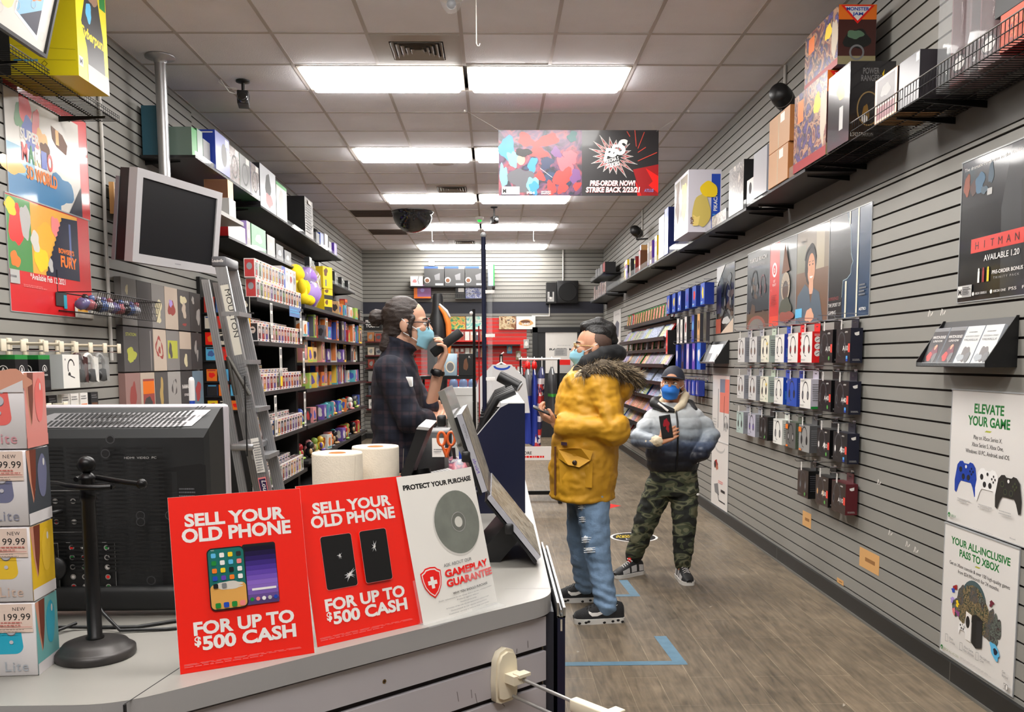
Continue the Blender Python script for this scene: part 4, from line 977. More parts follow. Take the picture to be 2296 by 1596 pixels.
for z,h,ks,rn in rows:
    seen = {}
    for i,k in enumerate(ks):
        if k is None: continue
        seen[k] = seen.get(k,0) + 1; q = ''
        if ks.count(k) > 1: q = ', far one of two' if seen[k] == 1 else ', near one of two'
        headset_box('%s in the %s row%s' % (DS[k],rn,q),YS[i],z,st[k],h,.2 if i < 6 else .21)
        peg(YS[i],z + h + .056,.1,'chrome peg hook, %s from the far end of the %s headset row' % (ORD[i],rn))

# ---------------------------------------------------------------- hanging packs further along the right wall
def pack(name,lab,cat,w,h,d,loc,rz,face,side,group,deco=None):
    b = MB(); b.box(-w / 2,w / 2,-d / 2,d / 2,0,h,side); b.frame((-w / 2,-d / 2,0),(1,0,0),(0,0,1)); b.rect(.0005,.0005,w - .0005,h - .0005,face)
    if deco: deco(b,w,h)
    return tag(b.build(name,None,loc,rz),lab,cat,group)
bx = M('blue_box',(30,80,190),.3); bx2 = M('deep_blue_box',(22,50,140),.35)
for i,(y,c,nm) in enumerate(((9.97,TAN,'far end'),(9.66,YEL,'yellow art'),(9.37,WHITE,'white art'),(9.0,PURP,'purple art'),(8.68,RED,'red art'),(8.33,YEL,'gold art'))):
    def dc(b,w,h,c=c,i=i):
        b.blob(w * .55,h * .55,w * .22,h * .25,c,i); b.rect(w * .08,h * .05,w * .45,h * .1,SKYB); b.rect(w * .1,h * .12,w * .5,h * .15,WHITE)
    pack('controller_box','blue controller box with %s hanging in the upper peg row' % nm if i else 'blue controller box with tan art farthest along its row','box',.16,.2,.09,(2.0,y,2.0),-PI / 2,bx,bx2,'blue boxes in the upper peg row',dc)
    peg(y,2.206,.2,'peg hook behind the blue box with %s' % (nm if i else 'tan art'))
for i,(y,c,c2,nm,hh) in enumerate(((9.7,WHITE,BLACK,'white headset pack',.27),(9.52,WHITE,PALEINK,'narrow white pack',.25),(9.31,WHITE,DRED,'white pack with dark red art',.27),(8.97,BLUE,SKYB,'blue pack',.27),(8.72,TAN,BROWN,'tan pack',.27),(8.46,M('olive_pack',(72,74,60),.4),BLACK,'dark olive pack',.27))):
    def dc(b,w,h,c2=c2,i=i): b.blob(w * .5,h * .6,w * .25,h * .2,c2,i); b.small(w * .1,h * .25,w * .8,h * .15,3,GREYINK,i)
    peg(y,1.665 + hh + .006,.1,'peg hook above the %s' % nm)
    pack('accessory_pack','%s hanging in the middle peg row on the right wall' % nm,'pack',.11,hh,.035,(2.03,y,1.665),-PI / 2,c,M('pack_side',(60,60,66),.4),'packs in the middle peg row',dc)
for i,(y,c,nm) in enumerate(((9.7,BLUE,'dark blue slim pack'),(9.41,NAVY,'navy slim pack'),(9.16,LILAC,'lilac and white slim pack'),(8.89,PURP,'violet slim pack'),(8.66,M('bright_blue',(24,110,210),.35),'bright blue headset pack'))):
    def dc(b,w,h,i=i): b.blob(w * .5,h * .55,w * .25,h * .25,WHITE if i != 1 else BLUE,i + 4)
    peg(y,1.656,.1,'peg hook above the %s' % nm)
    pack('accessory_pack','%s hanging in the lower peg row beside the black bin' % nm,'pack',.12 if i < 4 else .16,.26,.05,(2.03,y,1.39),-PI / 2,c,bx2,'packs in the lower peg row',dc)
for i in range(4):
    peg(9.2 - .17 * i,1.286,.2,'%s peg hook from the far end, above the blue packs behind the boy' % ORD[i])
    pack('headphone_pack','%s blue boxed pack from the far end, behind the boy' % ORD[i],'pack',.13,.15,.06,(2.03,9.2 - .17 * i,1.13),-PI / 2,bx2 if i != 2 else bx,bx2,'blue packs behind the boy',lambda b,w,h: (b.rect(w * .3,h * .1,w * .42,h * .9,WHITE),b.small(w * .1,h * .3,w * .8,h * .2,2,PALEINK,3)))

# black wedge bins of games
GAME = [ART('cover_%d' % i,c,22,dist=2.0,detail=4) for i,c in enumerate(([(20,24,40),(60,90,130),(190,180,170),(120,40,40)],[(30,20,20),(140,60,40),(220,170,110),(60,40,40)],[(26,34,60),(70,100,170),(200,210,225),(40,50,90)],[(16,16,18),(70,70,74),(190,190,190),(90,40,50)],[(40,60,40),(110,150,90),(220,210,150),(70,60,40)],[(90,20,30),(200,60,50),(240,190,160),(40,20,30)],[(60,40,90),(130,100,170),(220,190,210),(40,30,60)],[(150,110,50),(220,180,90),(240,230,200),(90,60,40)]))]
CASE = [M('case_blue',(40,84,170),.25),M('case_green',(60,140,70),.25),M('case_clear',(190,196,204),.25),M('case_red',(190,40,40),.25)]
def bin_(lab,y,n,items):
    t = thing('game_bin',lab,'display bin',(XR,y,1.455),-PI / 2)
    W = .585; sd = [(0,0),(-.13,0),(-.13,.022),(-.01,.205),(0,.205)]
    for s in (-1,1):
        b = MB(); x0 = s * W / 2
        V = [(x0,py,pz) for py,pz in sd] + [(x0 - s * .005,py,pz) for py,pz in sd]; k = len(sd)
        b.add(V,[tuple(range(k)),tuple(range(2 * k - 1,k - 1,-1))] + [(i,(i + 1) % k,k + (i + 1) % k,k + i) for i in range(k)],BLKPL); b.build('side_panel',t)
    b = MB(); b.box(-W / 2,W / 2,-.13,0,-.004,0,BLKPL); b.box(-W / 2,W / 2,-.13,-.126,0,.016,CLEAR); b.build('base',t)
    b = MB(); b.add([(-W / 2,-.095,0),(W / 2,-.095,0),(W / 2,-.004,.2),(-W / 2,-.004,.2)],[(0,1,2,3)],BLKPL); b.build('back_panel',t)
    for i,(lb,f) in enumerate(items):
        b = MB(); b.box(-.067,.067,-.0145,0,0,.17,CASE[2]); b.frame((-.067,-.0147,0),(1,0,0),(0,0,1)); f(b,.134,.17)
        o = b.build('game_case',None); a = R(22)
        xx = (i - (n - 1) / 2) * (W - .02) / n
        o.location = (XR - .098,y - xx,1.4625); o.rotation_euler = (-a,0,-PI / 2); tag(o,lb,'game case','game cases in the black bins')
def g_dark(b,w,h):
    b.rect(.001,.001,w - .001,h - .001,M('g_black',(26,24,28),.3)); b.rect(.001,h * .9,w - .001,h - .001,GREYINK); b.text('WATCH DOGS',w * .5,h * .70,h * .075,WHITE,w * .86,'c',.02); b.text('LEGION',w * .5,h * .60,h * .055,WHITE,w * .6,'c',.02,0,1.3); b.blob(w * .55,h * .3,w * .22,h * .22,M('g_wine',(110,40,60),.4),3); b.blob(w * .35,h * .18,w * .16,h * .12,RED,5); b.blob(w * .7,h * .16,w * .14,h * .12,GREYINK,6); b.blob(w * .55,h * .45,w * .08,h * .07,SKINP,2)
def g_pale(b,w,h):
    b.rect(.001,.001,w - .001,h - .001,M('g_snow',(206,208,206),.3)); b.small(w * .2,h * .86,w * .6,h * .05,1,GREYINK,3); b.text("ASSASSIN'S CREED",w * .5,h * .70,h * .04,GREYINK,w * .8,'c'); b.text('VALHALLA',w * .5,h * .60,h * .06,GREYINK,w * .8,'c',.01,0,1.2); b.blob(w * .5,h * .25,w * .2,h * .22,M('g_fur',(110,104,104),.4),4); b.blob(w * .3,h * .15,w * .2,h * .1,M('g_ice',(160,166,172),.4),7); b.blob(w * .7,h * .16,w * .16,h * .12,GREYINK,6)
bin_('black wedge-shaped game bin near the camera at the right edge',3.822,4,[('dark game case in the near bin, far one of two',g_dark),('dark game case in the near bin, next to the pale ones',g_dark),('pale snowy game case in the near bin, next to the dark ones',g_pale),('pale snowy game case at the near end of the near bin',g_pale)])
bin_('black wedge-shaped game bin above and behind the boy',8.2,4,[('dim grey game case at the far end of the bin behind the boy',lambda b,w,h: b.rect(.001,.001,w - .001,h - .001,INK)),('dark game case in the bin behind the boy',lambda b,w,h: (b.rect(.001,.001,w - .001,h - .001,GREYINK),b.rect(.001,h * .5,w - .001,h - .001,WHITE))),('white-topped game case in the bin behind the boy',lambda b,w,h: b.rect(.001,.001,w - .001,h - .001,M('g_snow',(206,208,206),.3))),('pale game case at the near end of the bin behind the boy',g_pale)])

# ================================================================ HIGH SHELF ON THE RIGHT WALL
wire = M('black_wire',(34,33,33),.4,metal=.5); wireg = M('grey_wire',(120,118,114),.35,metal=.7)
def wire_shelf(lab,wall,y0,y1,z,dp=.30,lip=.085):
    X = XR if wall == 'R' else XL; s = -1 if wall == 'R' else 1
    t = thing('wire_shelf',lab,'wire shelf',(X,y0,z)); L = y1 - y0; b = MB(); n = int(L / .026)
    for i in range(n + 1):
        y = L * i / n; b.tube([(s * .004,y,0),(s * dp,y,0),(s * dp,y,lip)],.0021,wire,4,False)
    for x in (.01,.1,.2,.299): b.rod((s * x,0,-.003),(s * x,L,-.003),.003,wire,6)
    b.rod((s * dp,0,lip),(s * dp,L,lip),.0034,wireg,6); b.rod((s * dp,0,lip * .5),(s * dp,L,lip * .5),.0025,wire,6)
    b.build('wire_grid',t)
    for y in (.12,L - .12):
        b = MB(); b.prism([(s * .0,-.03),(s * .27,-.008),(s * .27,0),(0,0)][::s],-.003,.003,BLKMT); o = b.build('bracket',t); o.rotation_euler = (PI / 2,0,0); o.location = (0,y,-.006)
    return t
def flat_shelf(lab,wall,y0,y1,z,dp=.30,lip=.06,col=None,thick=.018,clear=True):
    X = XR if wall == 'R' else XL; s = -1 if wall == 'R' else 1
    t = thing('wall_shelf',lab,'shelf',(X,y0,z)); L = y1 - y0
    b = MB(); b.box(min(0,s * dp),max(0,s * dp),0,L,-thick,0,col or BLKPL); b.build('board',t)
    if clear:
        b = MB(); x = s * dp; b.box(min(x,x + s * .003),max(x,x + s * .003),0,L,-thick,lip,CLEAR); b.build('clear_lip',t)
    for y in (.1,L - .1):
        b = MB(); b.prism([(0,-.03),(s * .25,-.008),(s * .25,0),(0,0)][::s],-.003,.003,BLKMT); o = b.build('bracket',t); o.rotation_euler = (PI / 2,0,0); o.location = (0,y,-thick - .002)
    return t
ZD = 2.585
for i,(y0,y1) in enumerate(((2.75,3.96),(3.98,5.18))): wire_shelf('black wire shelf high on the right wall, %s segment' % ('nearest' if i == 0 else 'second'),'R',y0,y1,ZD)
for i,(y0,y1,dz) in enumerate(((5.2,6.38,0),(6.4,7.58,-.02),(7.6,8.78,-.02),(8.8,10.4,-.01),(10.42,12.3,0),(12.32,14.2,0))): flat_shelf('dark shelf high on the right wall, %s solid segment from the camera' % ORD[i],'R',y0,y1,ZD + dz)
flat_shelf('dark shelf at the far end of the right wall, upper of two','R',14.7,16.6,2.93); flat_shelf('dark shelf at the far end of the right wall, lower of two','R',14.4,16.6,2.56)
def carton(name,lab,cat,wall,y0,y1,z0,z1,d0,d1,side,front=None,near=None,group=None,deco=None,ndeco=None):
    """box on a wall shelf: spans y0..y1 along the wall and d0..d1 out from it; front faces the aisle, near end faces the shop front"""
    L,hh,dp = y1 - y0,z1 - z0,d1 - d0; X = XR if wall == 'R' else XL; s = -1 if wall == 'R' else 1
    b = MB(); b.box(min(0,s * dp),max(0,s * dp),0,L,0,hh,side)
    if wall == 'R': b.frame((-dp,L,0),(0,-1,0),(0,0,1))
    else: b.frame((dp,0,0),(0,1,0),(0,0,1))
    if front: b.rect(.001,.001,L - .001,hh - .001,front)
    if deco: deco(b,L,hh)
    b.frame((-dp if wall == 'R' else 0,0,0),(1,0,0),(0,0,1))
    if near: b.rect(.001,.001,dp - .001,hh - .001,near)
    if ndeco: ndeco(b,dp,hh)
    return tag(b.build(name,None,(X + s * d0,y0,z0)),lab,cat,group)
zs = ZD + .002
org = M('box_orange',(206,78,36),.35)
carton('game_box','orange and red box under the wire shelf edge at the top right corner','box','R',3.02,3.3,zs,zs + .135,.03,.26,DRED,org,M('box_maroon',(96,30,30),.4),'boxes on the high right shelf',lambda b,w,h: (b.blob(w * .3,h * .5,w * .12,h * .3,ART('orange_art',[(60,60,90),(220,90,50),(240,150,110)],40),2),b.text('VV',w * .5,h * .3,h * .35,ORA,None,'l',.03)))
carton('game_box','black box resting on the orange one at the top right corner','box','R',3.0,3.34,zs + .137,zs + .30,.03,.26,INK,BLACK,BLACK,'boxes on the high right shelf',lambda b,w,h: b.rect(w * .6,h * .02,w * .9,h * .12,PALEINK))
mar = M('maroon_card',(104,40,44),.4,coat=.3)
for i,(y0,y1) in enumerate(((3.60,3.80),(3.375,3.58))):
    t = thing('figure_pack','%s maroon pack in clear plastic on the near wire shelf' % ('far' if i == 0 else 'near'),'pack',(1.86,y0,zs + .002),0,'maroon packs on the near wire shelf')
    b = MB(); b.box(.05,.2,.025,y1 - y0 - .02,.02,.46,mar); b.frame((.0495,y1 - y0,0),(0,-1,0),(0,0,1)); b.rect(.03,.06,.16,.44,M('maroon_window',(84,32,38),.2,coat=.6)); b.blob(.09,.1,.04,.03,WHITE,3); b.ring(.09,.1,.05,.006,BLACK,20,.035)
    b.build('card',t); b = MB(); b.bbox(0,.21,0,y1 - y0,0,.48,M('clear_blister',(230,234,236),.06,alpha=.22),.008); b.build('blister',t)
dk2 = M('dark_box',(52,46,52),.3); dk3 = M('dark_box_end',(34,31,38),.35)
carton('game_box','dark box with a small white sticker on the wire shelf','box','R',3.83,4.02,zs,zs + .2,.05,.30,dk3,dk2,dk3,'boxes on the high right shelf',lambda b,w,h: b.rect(w * .82,h * .8,w * .97,h * .97,PAPER))
carton('game_box','thin box with a pink frame around dark art','box','R',4.04,4.27,zs,zs + .2,.08,.30,TAN,M('frame_pink',(206,166,150),.35),M('frame_end',(60,44,44),.4),'boxes on the high right shelf',lambda b,w,h: (b.rect(w * .1,h * .38,w * .9,h * .95,M('dark_art',(62,44,44),.35)),b.rect(w * .1,h * .06,w * .9,h * .34,M('maroon_art',(118,44,52),.35)),b.blob(w * .5,h * .65,w * .2,h * .15,PALEINK,3)))
pr = M('black_glossy_box',(30,28,32),.2,coat=.5)
def pnd(b,w,h):
    b.text('POWER',w * .28,h * .84,h * .075,GREYINK,w * .36,'l',.02); b.text('RANGERS',w * .24,h * .75,h * .075,GREYINK,w * .46,'l',.02); b.poly([(w * .7,h * .84),(w * .75,h * .9),(w * .73,h * .78)],YEL); b.ring(w * .42,h * .4,w * .26,w * .03,M('gold_ring',(176,150,104),.3,metal=.6),30,h * .22); b.blob(w * .36,h * .34,w * .07,h * .12,M('gold_art',(150,116,60),.3,metal=.4),3); b.ball if 0 else b.disc(w * .34,h * .27,w * .07,h * .05,WHITE); b.text('LORD DRAKKON',w * .04,h * .05,h * .05,WHITE,w * .5)
carton('game_box','black collector box with a gold ring and helmet art','box','R',4.55,4.84,zs,zs + .385,.08,.31,pr,pr,pr,'boxes on the high right shelf',lambda b,w,h: (b.blob(w * .6,h * .72,w * .2,h * .12,M('gold_art',(150,116,60),.3,metal=.4),5),b.rect(w * .55,h * .2,w * .72,h * .5,PALEINK),b.rect(w * .8,h * .9,w * .95,h * .98,PAPER)),pnd)
jam = ART('truck_art',[(44,36,66),(96,84,140),(50,44,60),(190,150,120),(120,60,60),(60,70,90)],11,dist=1.6,detail=5); jame = M('jam_end',(70,34,30),.35)
def jnd(b,w,h):
    b.rect(0,h * .75,w,h,ORA); b.poly([(w * .05,h * .99),(w * .95,h * .99),(w * .5,h * .68)],RED); b.poly([(w * .15,h * .97),(w * .85,h * .97),(w * .5,h * .73)],WHITE); b.text('MONSTER',w * .5,h * .9,h * .055,BLUE,w * .6,'c',.03); b.text('JAM',w * .5,h * .82,h * .05,BLUE,w * .28,'c',.03)
    b.blob(w * .5,h * .42,w * .32,h * .18,M('truck_black',(24,26,24),.4),3); b.blob(w * .45,h * .5,w * .2,h * .08,M('truck_moss',(90,120,96),.4),4); b.rect(0,0,w,h * .14,M('mud',(150,140,104),.4)); b.ring(w * .5,h * .2,w * .2,w * .05,GREYINK)
def jfd(b,w,h): b.rect(0,0,w,h * .12,DRED); b.blob(w * .72,h * .7,w * .09,h * .14,YEL,3); b.blob(w * .9,h * .5,w * .08,h * .35,M('bone_art',(190,176,156),.4),4); b.rect(w * .12,h * .62,w * .3,h * .9,ORA)
carton('toy_box','large purple toy truck box standing on the shelf, lower of two','box','R',4.86,5.38,zs,zs + .44,.06,.31,M('jam_side',(58,50,60),.35),jam,jame,'toy truck boxes on the high right shelf',jfd,jnd)
carton('toy_box','large purple toy truck box stacked on its twin, touching the ceiling line','box','R',4.78,5.28,zs + .443,zs + .745,.09,.29,M('jam_side',(58,50,60),.35),jam,jame,'toy truck boxes on the high right shelf',jfd,jnd)
tp = M('tape_teal',(140,160,150),.35)
for i,(z0,z1) in enumerate(((zs,zs + .215),(zs + .218,zs + .43))):
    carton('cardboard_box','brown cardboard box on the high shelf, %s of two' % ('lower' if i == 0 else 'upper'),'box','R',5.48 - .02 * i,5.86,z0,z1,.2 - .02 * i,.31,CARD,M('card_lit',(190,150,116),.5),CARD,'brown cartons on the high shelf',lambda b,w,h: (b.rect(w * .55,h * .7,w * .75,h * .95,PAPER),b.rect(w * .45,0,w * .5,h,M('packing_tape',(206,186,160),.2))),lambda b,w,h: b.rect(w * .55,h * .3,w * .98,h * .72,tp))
carton('console_carton','tall grey-blue box behind the brown cartons','box','R',5.9,6.2,zs,zs + .30,.1,.31,M('grey_blue_box',(146,156,172),.35),M('pale_grey_box',(176,178,182),.3),M('grey_blue_box',(146,156,172),.35),'boxes on the high right shelf')
carton('console_carton','small white and black box just beyond the grey-blue one','box','R',6.22,6.39,zs,zs + .16,.12,.30,PAPER,M('white_smear',(206,204,200),.3),INK,'boxes on the high right shelf',lambda b,w,h: b.disc(w * .5,h * .6,w * .2,h * .25,INK))
carton('console_carton','black glossy box standing between the grey-blue box and the big yellow-art one','box','R',6.46,6.86,zs - .02,zs + .33,.19,.305,BLACK,ART('dark_gloss_art',[(20,20,22),(120,116,112),(30,30,34),(190,180,170)],16),BLACK,'boxes on the high right shelf')
wl = M('white_lilac_box',(208,204,214),.35)
def pkn(b,w,h):
    b.rect(w * .70,h * .06,w * .97,h * .93,BLUE); b.text('PIKACHU',w * .88,h * .34,w * .11,WHITE,h * .32,'l',.02,0,1,PI / 2); b.small(w * .74,h * .3,w * .1,h * .18,5,SKYB,3)
    b.blob(w * .40,h * .34,w * .26,h * .28,M('pale_gold',(206,184,96),.4),3,j=.15); b.blob(w * .62,h * .68,w * .26,h * .13,YEL,11,j=.12)      # plain yellow shapes
    b.poly([(w * .14,h * .10),(w * .3,h * .10),(w * .36,h * .26),(w * .26,h * .24),(w * .14,h * .28)],M('pop_cream',(232,206,120),.4)); b.text('POP!',w * .17,h * .13,w * .1,BROWN,h * .11,'l',.03,0,1,PI / 2)
def pkf(b,w,h):
    b.rect(w * .06,h * .05,w * .94,h * .95,M('window_pale',(196,186,170),.2,coat=.5)); b.blob(w * .72,h * .55,w * .18,h * .33,YEL,4,j=.2); b.rect(w * .5,h * .05,w * .94,h * .2,BLUE); b.text('POKEMON',w * .52,h * .1,h * .035,WHITE,w * .4); b.blob(w * .25,h * .6,w * .14,h * .28,BROWN,6,j=.3); b.rect(w * .4,0,w * .46,h,wl)
carton('figure_box','very large white toy box with yellow art and a blue name band','box','R',7.62,8.2,zs - .02,zs + .50,.17,.45,wl,wl,wl,'boxes on the high right shelf',pkf,pkn)
carton('toy_box','small silver wrapped box under the shelf lip next to the black glossy box','box','R',6.95,7.4,zs - .02,zs + .07,.1,.3,GREYINK,ART('silver_art',[(60,60,64),(180,176,172),(70,40,40)],20),GREYINK,'boxes on the high right shelf')
carton('console_carton','tall white console carton beyond the big yellow-art box','box','R',9.42,9.72,zs - .01,zs + .42,.1,.31,M('white_side',(206,206,212),.35),wl,M('white_side',(206,206,212),.35),'boxes on the high right shelf')
carton('console_carton','tall blue console carton next to the white one','box','R',9.2,9.4,zs - .01,zs + .46,.1,.31,BLUE,ART('blue_white_art',[(40,60,170),(60,90,200),(220,220,235)],9),M('deep_blue_box',(22,50,140),.35),'boxes on the high right shelf')
bkc = [WHITE,YEL,BROWN,INK,PALEINK,DRED,BLUE,TAN,INK,WHITE,GREYINK,PURP]; yy = 10.0; rd = random.Random(12)
for i in range(14):
    th = rd.uniform(.07,.2); hh = rd.uniform(.18,.34)
    carton('game_box','slim %s box, %s in the far row on the high right shelf' % (bkc[i % 12].name.split('_')[0],ORD[i]),'box','R',yy,yy + th,zs - .01 + (.012 if yy > 10.4 else 0),zs + hh,.06,rd.uniform(.22,.31),bkc[(i + 3) % 12],bkc[i % 12],bkc[(i * 5 + 1) % 12],'slim boxes on the far high right shelf',lambda b,w,h,i=i: (b.rect(w * .1,h * .6,w * .9,h * .8,bkc[(i + 5) % 12]),b.rect(w * .2,h * .1,w * .8,h * .25,bkc[(i + 7) % 12]))); yy += th + rd.uniform(.02,.14)
for i in range(6):
    carton('game_box','%s clear-wrapped box from the near end of the lowest far shelf' % ORD[i],'box','R',14.5 + i * .3,14.74 + i * .3,2.561,2.561 + rd.uniform(.16,.26),.08,.28,bkc[(i * 3) % 12],ART('wrap_art',[(60,56,56),(190,180,176),(110,60,50),(220,216,210)],15),GREYINK,'wrapped boxes on the far right shelf')
for i in range(4):
    carton('game_box','%s dark box from the near end of the uppermost far shelf' % ORD[i],'box','R',14.8 + i * .36,15.1 + i * .36,2.931,2.931 + rd.uniform(.14,.22),.08,.26,INK,M('dark_red_print',(150,18,22),.4) if i == 0 else GREYINK,INK,'dark boxes on the uppermost far right shelf')
# speakers and conduits
def speaker(lab,x,y,z,wall):
    t = thing('wall_speaker',lab,'speaker',(x,y,z)); s = 1 if wall == 'R' else -1
    b = MB(); b.lathe([(.001,-.11),(.058,-.105),(.066,-.08),(.07,0),(.062,.09),(.05,.105),(.001,.108)],BLKPL,28,(0,0,0),'y'); b.build('cabinet',t)
    b = MB(); b.lathe([(.0712,-.02),(.0712,-.012)],PALEINK,28,(0,0,0),'y',False); b.build('trim_ring',t)
    b = MB(); b.rod((0,.02,-.05),(0,.02,-.10),.012,BLKMT); b.rod((0,.02,-.10),(s * .16,.02,-.10),.012,BLKMT); b.build('bracket',t)
    return t
t = speaker('black barrel speaker below a white conduit on the right wall',1.94,6.05,3.22,'R'); t.rotation_euler = (R(-12),0,R(-38))
speaker('black speaker high at the far end of the right wall',1.95,12.2,3.22,'R').rotation_euler = (R(-10),0,R(-30))
speaker('black speaker high at the far end of the left wall',-2.33,11.6,3.1,'L').rotation_euler = (R(-10),0,R(30))
cw = M('conduit_white',(206,203,198),.4)
for lab,x,y,z0,z1 in (('white conduit running up to the ceiling by the barrel speaker',XR - .012,6.5,3.12,H - .01),('white conduit above the speaker at the far right',XR - .012,12.6,3.2,H - .01)):
    b = MB(); b.rod((0,0,0),(0,0,z1 - z0),.011,cw,10); tag(b.build('conduit',None,(x,y,z0)),lab,'conduit')

# ---------------------------------------------------------------- game racks at the far right
def case_mesh(m_front,m_side):
    b = MB(); b.box(-.0675,.0675,-.0075,.0075,0,.18,m_side); b.frame((-.0675,-.0077,0),(1,0,0),(0,0,1)); b.rect(.002,.001,.133,.165,m_front); b.rect(.002,.165,.133,.179,m_side)
    return b.mesh('game_case')
CM = [case_mesh(g,CASE[i % 4]) for i,g in enumerate(GAME)]
def rack(y0,y1,z,tier,nm,ang=28,dep=.16,n=None,up=False,cases=True,clr=None):
    t = thing('rack_shelf','black %s shelf of the game racks, %s tier' % ('slanted' if not up else 'level',nm),'rack shelf',(XR,y0,z)); L = y1 - y0
    b = MB(); b.box(-dep,0,0,L,-.02,0,BLKPL); b.build('ledge',t)
    b = MB(); b.box(-dep - .012,-dep,0,L,-.022,.02,BLKPL); b.build('front_edge',t)
    rg = random.Random(tier * 7); n = n or int(L / .125); a = R(ang)
    for i in range(n):
        if not cases or rg.random() < .06: continue
        y = y0 + .08 + i * (L - .16) / max(n - 1,1); me = CM[rg.randrange(len(CM)) if clr is None else rg.choice(clr)]
        o = bpy.data.objects.new('game_case',me); COL.objects.link(o); o.location = (XR - dep + .036,y,z + .004 + .008 * math.sin(a)); o.rotation_euler = (-a,0,-PI / 2)
        tag(o,'%s game case from the near end on the %s tier of the far racks' % (ORD[i] if i < 20 else 'outermost',nm),'game case','game cases on the far racks')
RK = [(1.97,'topmost',6,True,[1,5,5,3]),(1.735,'second',32,False,[2,3,6,2,4]),(1.60,'third',6,True,[1,5,2]),(1.42,'fourth',32,False,None),(1.215,'fifth',34,False,[2,2,3]),(1.03,'sixth',34,False,[2,2,4,6]),(.82,'seventh',34,False,[1,5,6]),(.62,'eighth',36,False,None),(.42,'lowest',36,False,[2,3])]
for i,(z,nm,a,up,cl) in enumerate(RK): rack(10.05,13.6,z,i,nm,a,.17 if not up else .1,26 if not up else (18 if i == 0 else 9),up,True,cl)
pack('tall_box','tall red and white box standing at the near end of the game racks','box',.09,.27,.14,(2.02,10.0,1.55),-PI / 2,PINK,BLACK,None,lambda b,w,h: (b.rect(w * .1,h * .1,w * .9,h * .35,RED),b.rect(w * .2,h * .45,w * .8,h * .9,RED)))
b = MB(); b.box(-.06,.06,-.004,0,0,.05,PAPER); b.frame((-.06,-.0042,0),(1,0,0),(0,0,1)); b.small(.01,.045,.1,.04,3,PINK,3); tag(b.build('shelf_label',None,(1.93,10.2,1.04),-PI / 2),'white and pink shelf label on the game rack behind the parka','label')

# ================================================================ LEFT WALL
pr_red = M('poster_red',(214,34,40),.3,coat=.4,bump=.05,bscale=3); sky = M('art_sky',(120,176,206),.35,coat=.35); sea = M('art_sea',(52,120,168),.35,coat=.35); grass = M('art_green',(70,140,70),.35,coat=.35); gold = M('art_gold',(230,168,60),.35,coat=.35); paleA = M('art_pale',(216,212,204),.25,coat=.4)
def m1(b,w,h):
    b.rect(0,0,w * .88,h * .93,paleA); b.rect(0,0,w * .3,h * .45,sky); b.rect(0,0,w * .6,h * .2,sea); b.blob(w * .05,h * .25,w * .12,h * .08,gold,4); b.blob(w * .62,h * .2,w * .14,h * .15,sea,7)
    for i,(x,y,rx,ry,c) in enumerate(((.16,.72,.05,.14,grass),(.22,.8,.06,.15,RED),(.25,.6,.07,.14,BLUE),(.34,.68,.05,.16,PINK),(.40,.58,.06,.12,gold),(.43,.5,.05,.1,BROWN))): b.blob(w * x,h * y,w * rx,h * ry,c,i + 3,j=.3)
    b.poly([(w * .52,h * .78),(w * .66,h * .74),(w * .72,h * .66),(w * .70,h * .56),(w * .58,h * .6),(w * .53,h * .66)],BROWN); b.rect(w * .57,h * .62,w * .61,h * .76,gold)
    b.text('SUPER',w * .15,h * .53,h * .09,WHITE,w * .22,'l',.04)
    for i,(c,m) in enumerate(zip('MARIO',(RED,GREEN,gold,BLUE,RED))): b.text(c,w * (.16 + .073 * i),h * .34,h * .15,m,w * .066,'l',.04)
    b.text('3D WORLD',w * .20,h * .19,h * .11,ORA,w * .36,'l',.04)
    b.poly([(w * .7,0),(w * .88,h * .3),(w * .88,0)],NAVY)
poster('poster','upper of two red-edged game posters at the left, with a pale picture','L',4.70,2.362,.925,.585,m1,pr_red)
